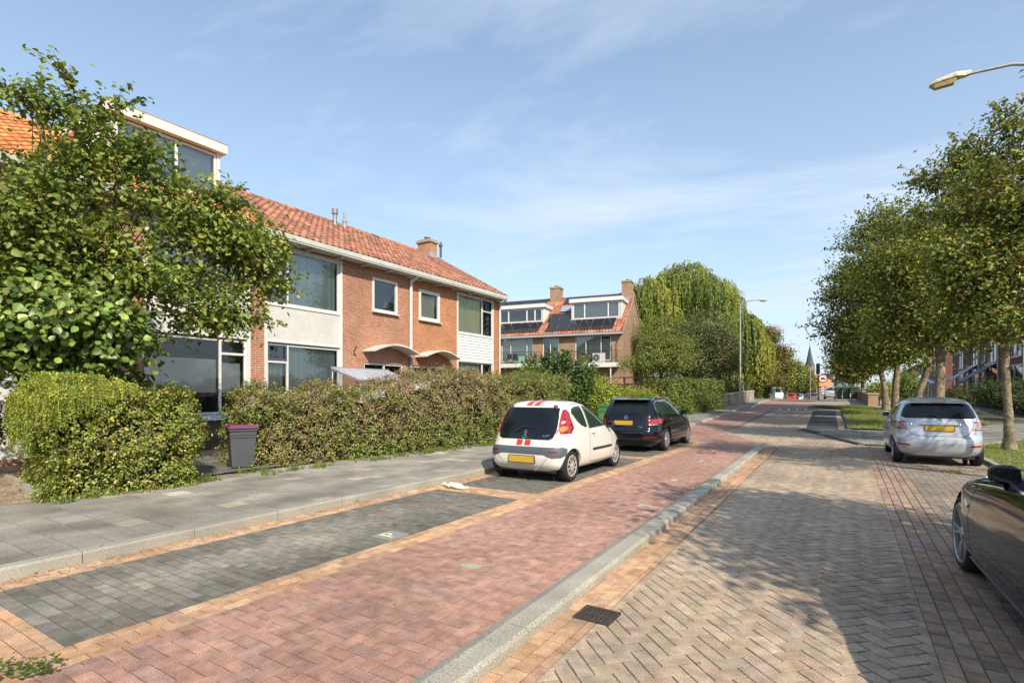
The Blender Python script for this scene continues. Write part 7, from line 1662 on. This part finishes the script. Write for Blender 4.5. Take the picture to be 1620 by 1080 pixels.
# bridge walls
STONE = brick_mat('parapet_stone', (.36,.30,.22), (.30,.25,.19), (.33,.29,.23), bw=.32, bh=.16, m=.012)
def parapet(pts, h, label, wm, capm, t=.32):
    q = empty('bridge_wall', (pts[0][0],pts[0][1],0), label, 'wall'); o = pts[0]; m = MB(); cpm = MB()
    for (a, b) in zip(pts, pts[1:]):
        n = max(1, int(math.dist(a,b)/2)); 
        for k in range(n):
            p = [a[i]+(b[i]-a[i])*k/n-o[i] for i in (0,1)]; r = [a[i]+(b[i]-a[i])*(k+1)/n-o[i] for i in (0,1)]; d = math.dist(a,b); nx, ny = -(b[1]-a[1])/d*t/2, (b[0]-a[0])/d*t/2
            z0, z1 = hgt(p[1]+o[1]), hgt(r[1]+o[1]); B = [(p[0]+nx,p[1]+ny,z0-.1),(p[0]-nx,p[1]-ny,z0-.1),(r[0]-nx,r[1]-ny,z1-.1),(r[0]+nx,r[1]+ny,z1-.1)]; T = [(p[0]+nx,p[1]+ny,z0+h),(p[0]-nx,p[1]-ny,z0+h),(r[0]-nx,r[1]-ny,z1+h),(r[0]+nx,r[1]+ny,z1+h)]
            for i in range(4): m.face([B[i],B[(i+1)%4],T[(i+1)%4],T[i]])
            e = 1.2; T1 = [(p[0]+nx*e,p[1]+ny*e,z0+h),(p[0]-nx*e,p[1]-ny*e,z0+h),(r[0]-nx*e,r[1]-ny*e,z1+h),(r[0]+nx*e,r[1]+ny*e,z1+h)]; T2 = [(x,y,z+.09) for x,y,z in T1]
            for i in range(4): cpm.face([T1[i],T1[(i+1)%4],T2[(i+1)%4],T2[i]])
            cpm.face(T2); cpm.face(T1[::-1])
    m.build('wall', wm, q, uv=True); cpm.build('coping', capm, q)
parapet([(-8.3,41.2),(-7.3,41.2),(-6.95,50)], .92, 'pale stone bridge wall behind the left street lamp', STONE, mat('coping_pale',(.42,.37,.29),rough=.9,noise_s=6,noise_amt=.2))
parapet([(1.35,44.3),(.95,64)], .80, 'brick bridge wall with a stone top on the right of the bridge', brick_mat('parapet_brick',(.26,.16,.115),(.21,.13,.1),(.24,.2,.17)), mat('coping_pale'))
q = empty('wall_end', (1.5,43.9,hgt(43.9)), 'short pale brick pier at the near end of the brick bridge wall', 'pier'); m = MB(); m.box(-.28,.28,-.22,.18,-.1,.86); m.build('pier_wall', brick_mat('pier_brick',(.44,.28,.17),(.38,.24,.15),(.4,.33,.25)), q, uv=True); m = MB(); m.box(-.33,.33,-.27,.2,.86,.95); m.build('coping', mat('coping_pale'), q)
# parasol seen between the right hand trunks, dark garden gate
q = empty('parasol', (5.2,56,.9), 'closed blue and white striped parasol behind the twin trunked tree', 'parasol'); m = MB(); m.tube([(0,0,0),(0,0,2.0)], .025, 8); m.build('pole', ALU, q)
m = MB()
for k in range(12): a, b = math.pi*2*k/12, math.pi*2*(k+1)/12; m.face([(0,0,2.2),(1.2*math.cos(a),1.2*math.sin(a),1.55),(1.2*math.cos(b),1.2*math.sin(b),1.55)], (.10,.28,.60) if k%2 else (.62,.68,.75))
m.build('canopy', mat('parasol_cloth', attr=True, rough=.8), q)
q = empty('garden_fence', (7.5,44.5,.5), 'dark low garden fence in front of the right hand house door', 'fence'); m = MB()
for k in range(28): y = k*.16; m.box(-.02,.02,y,y+.12,0,1.15)
m.build('pickets', mat('dark_fence',(.035,.035,.035),rough=.8), q)
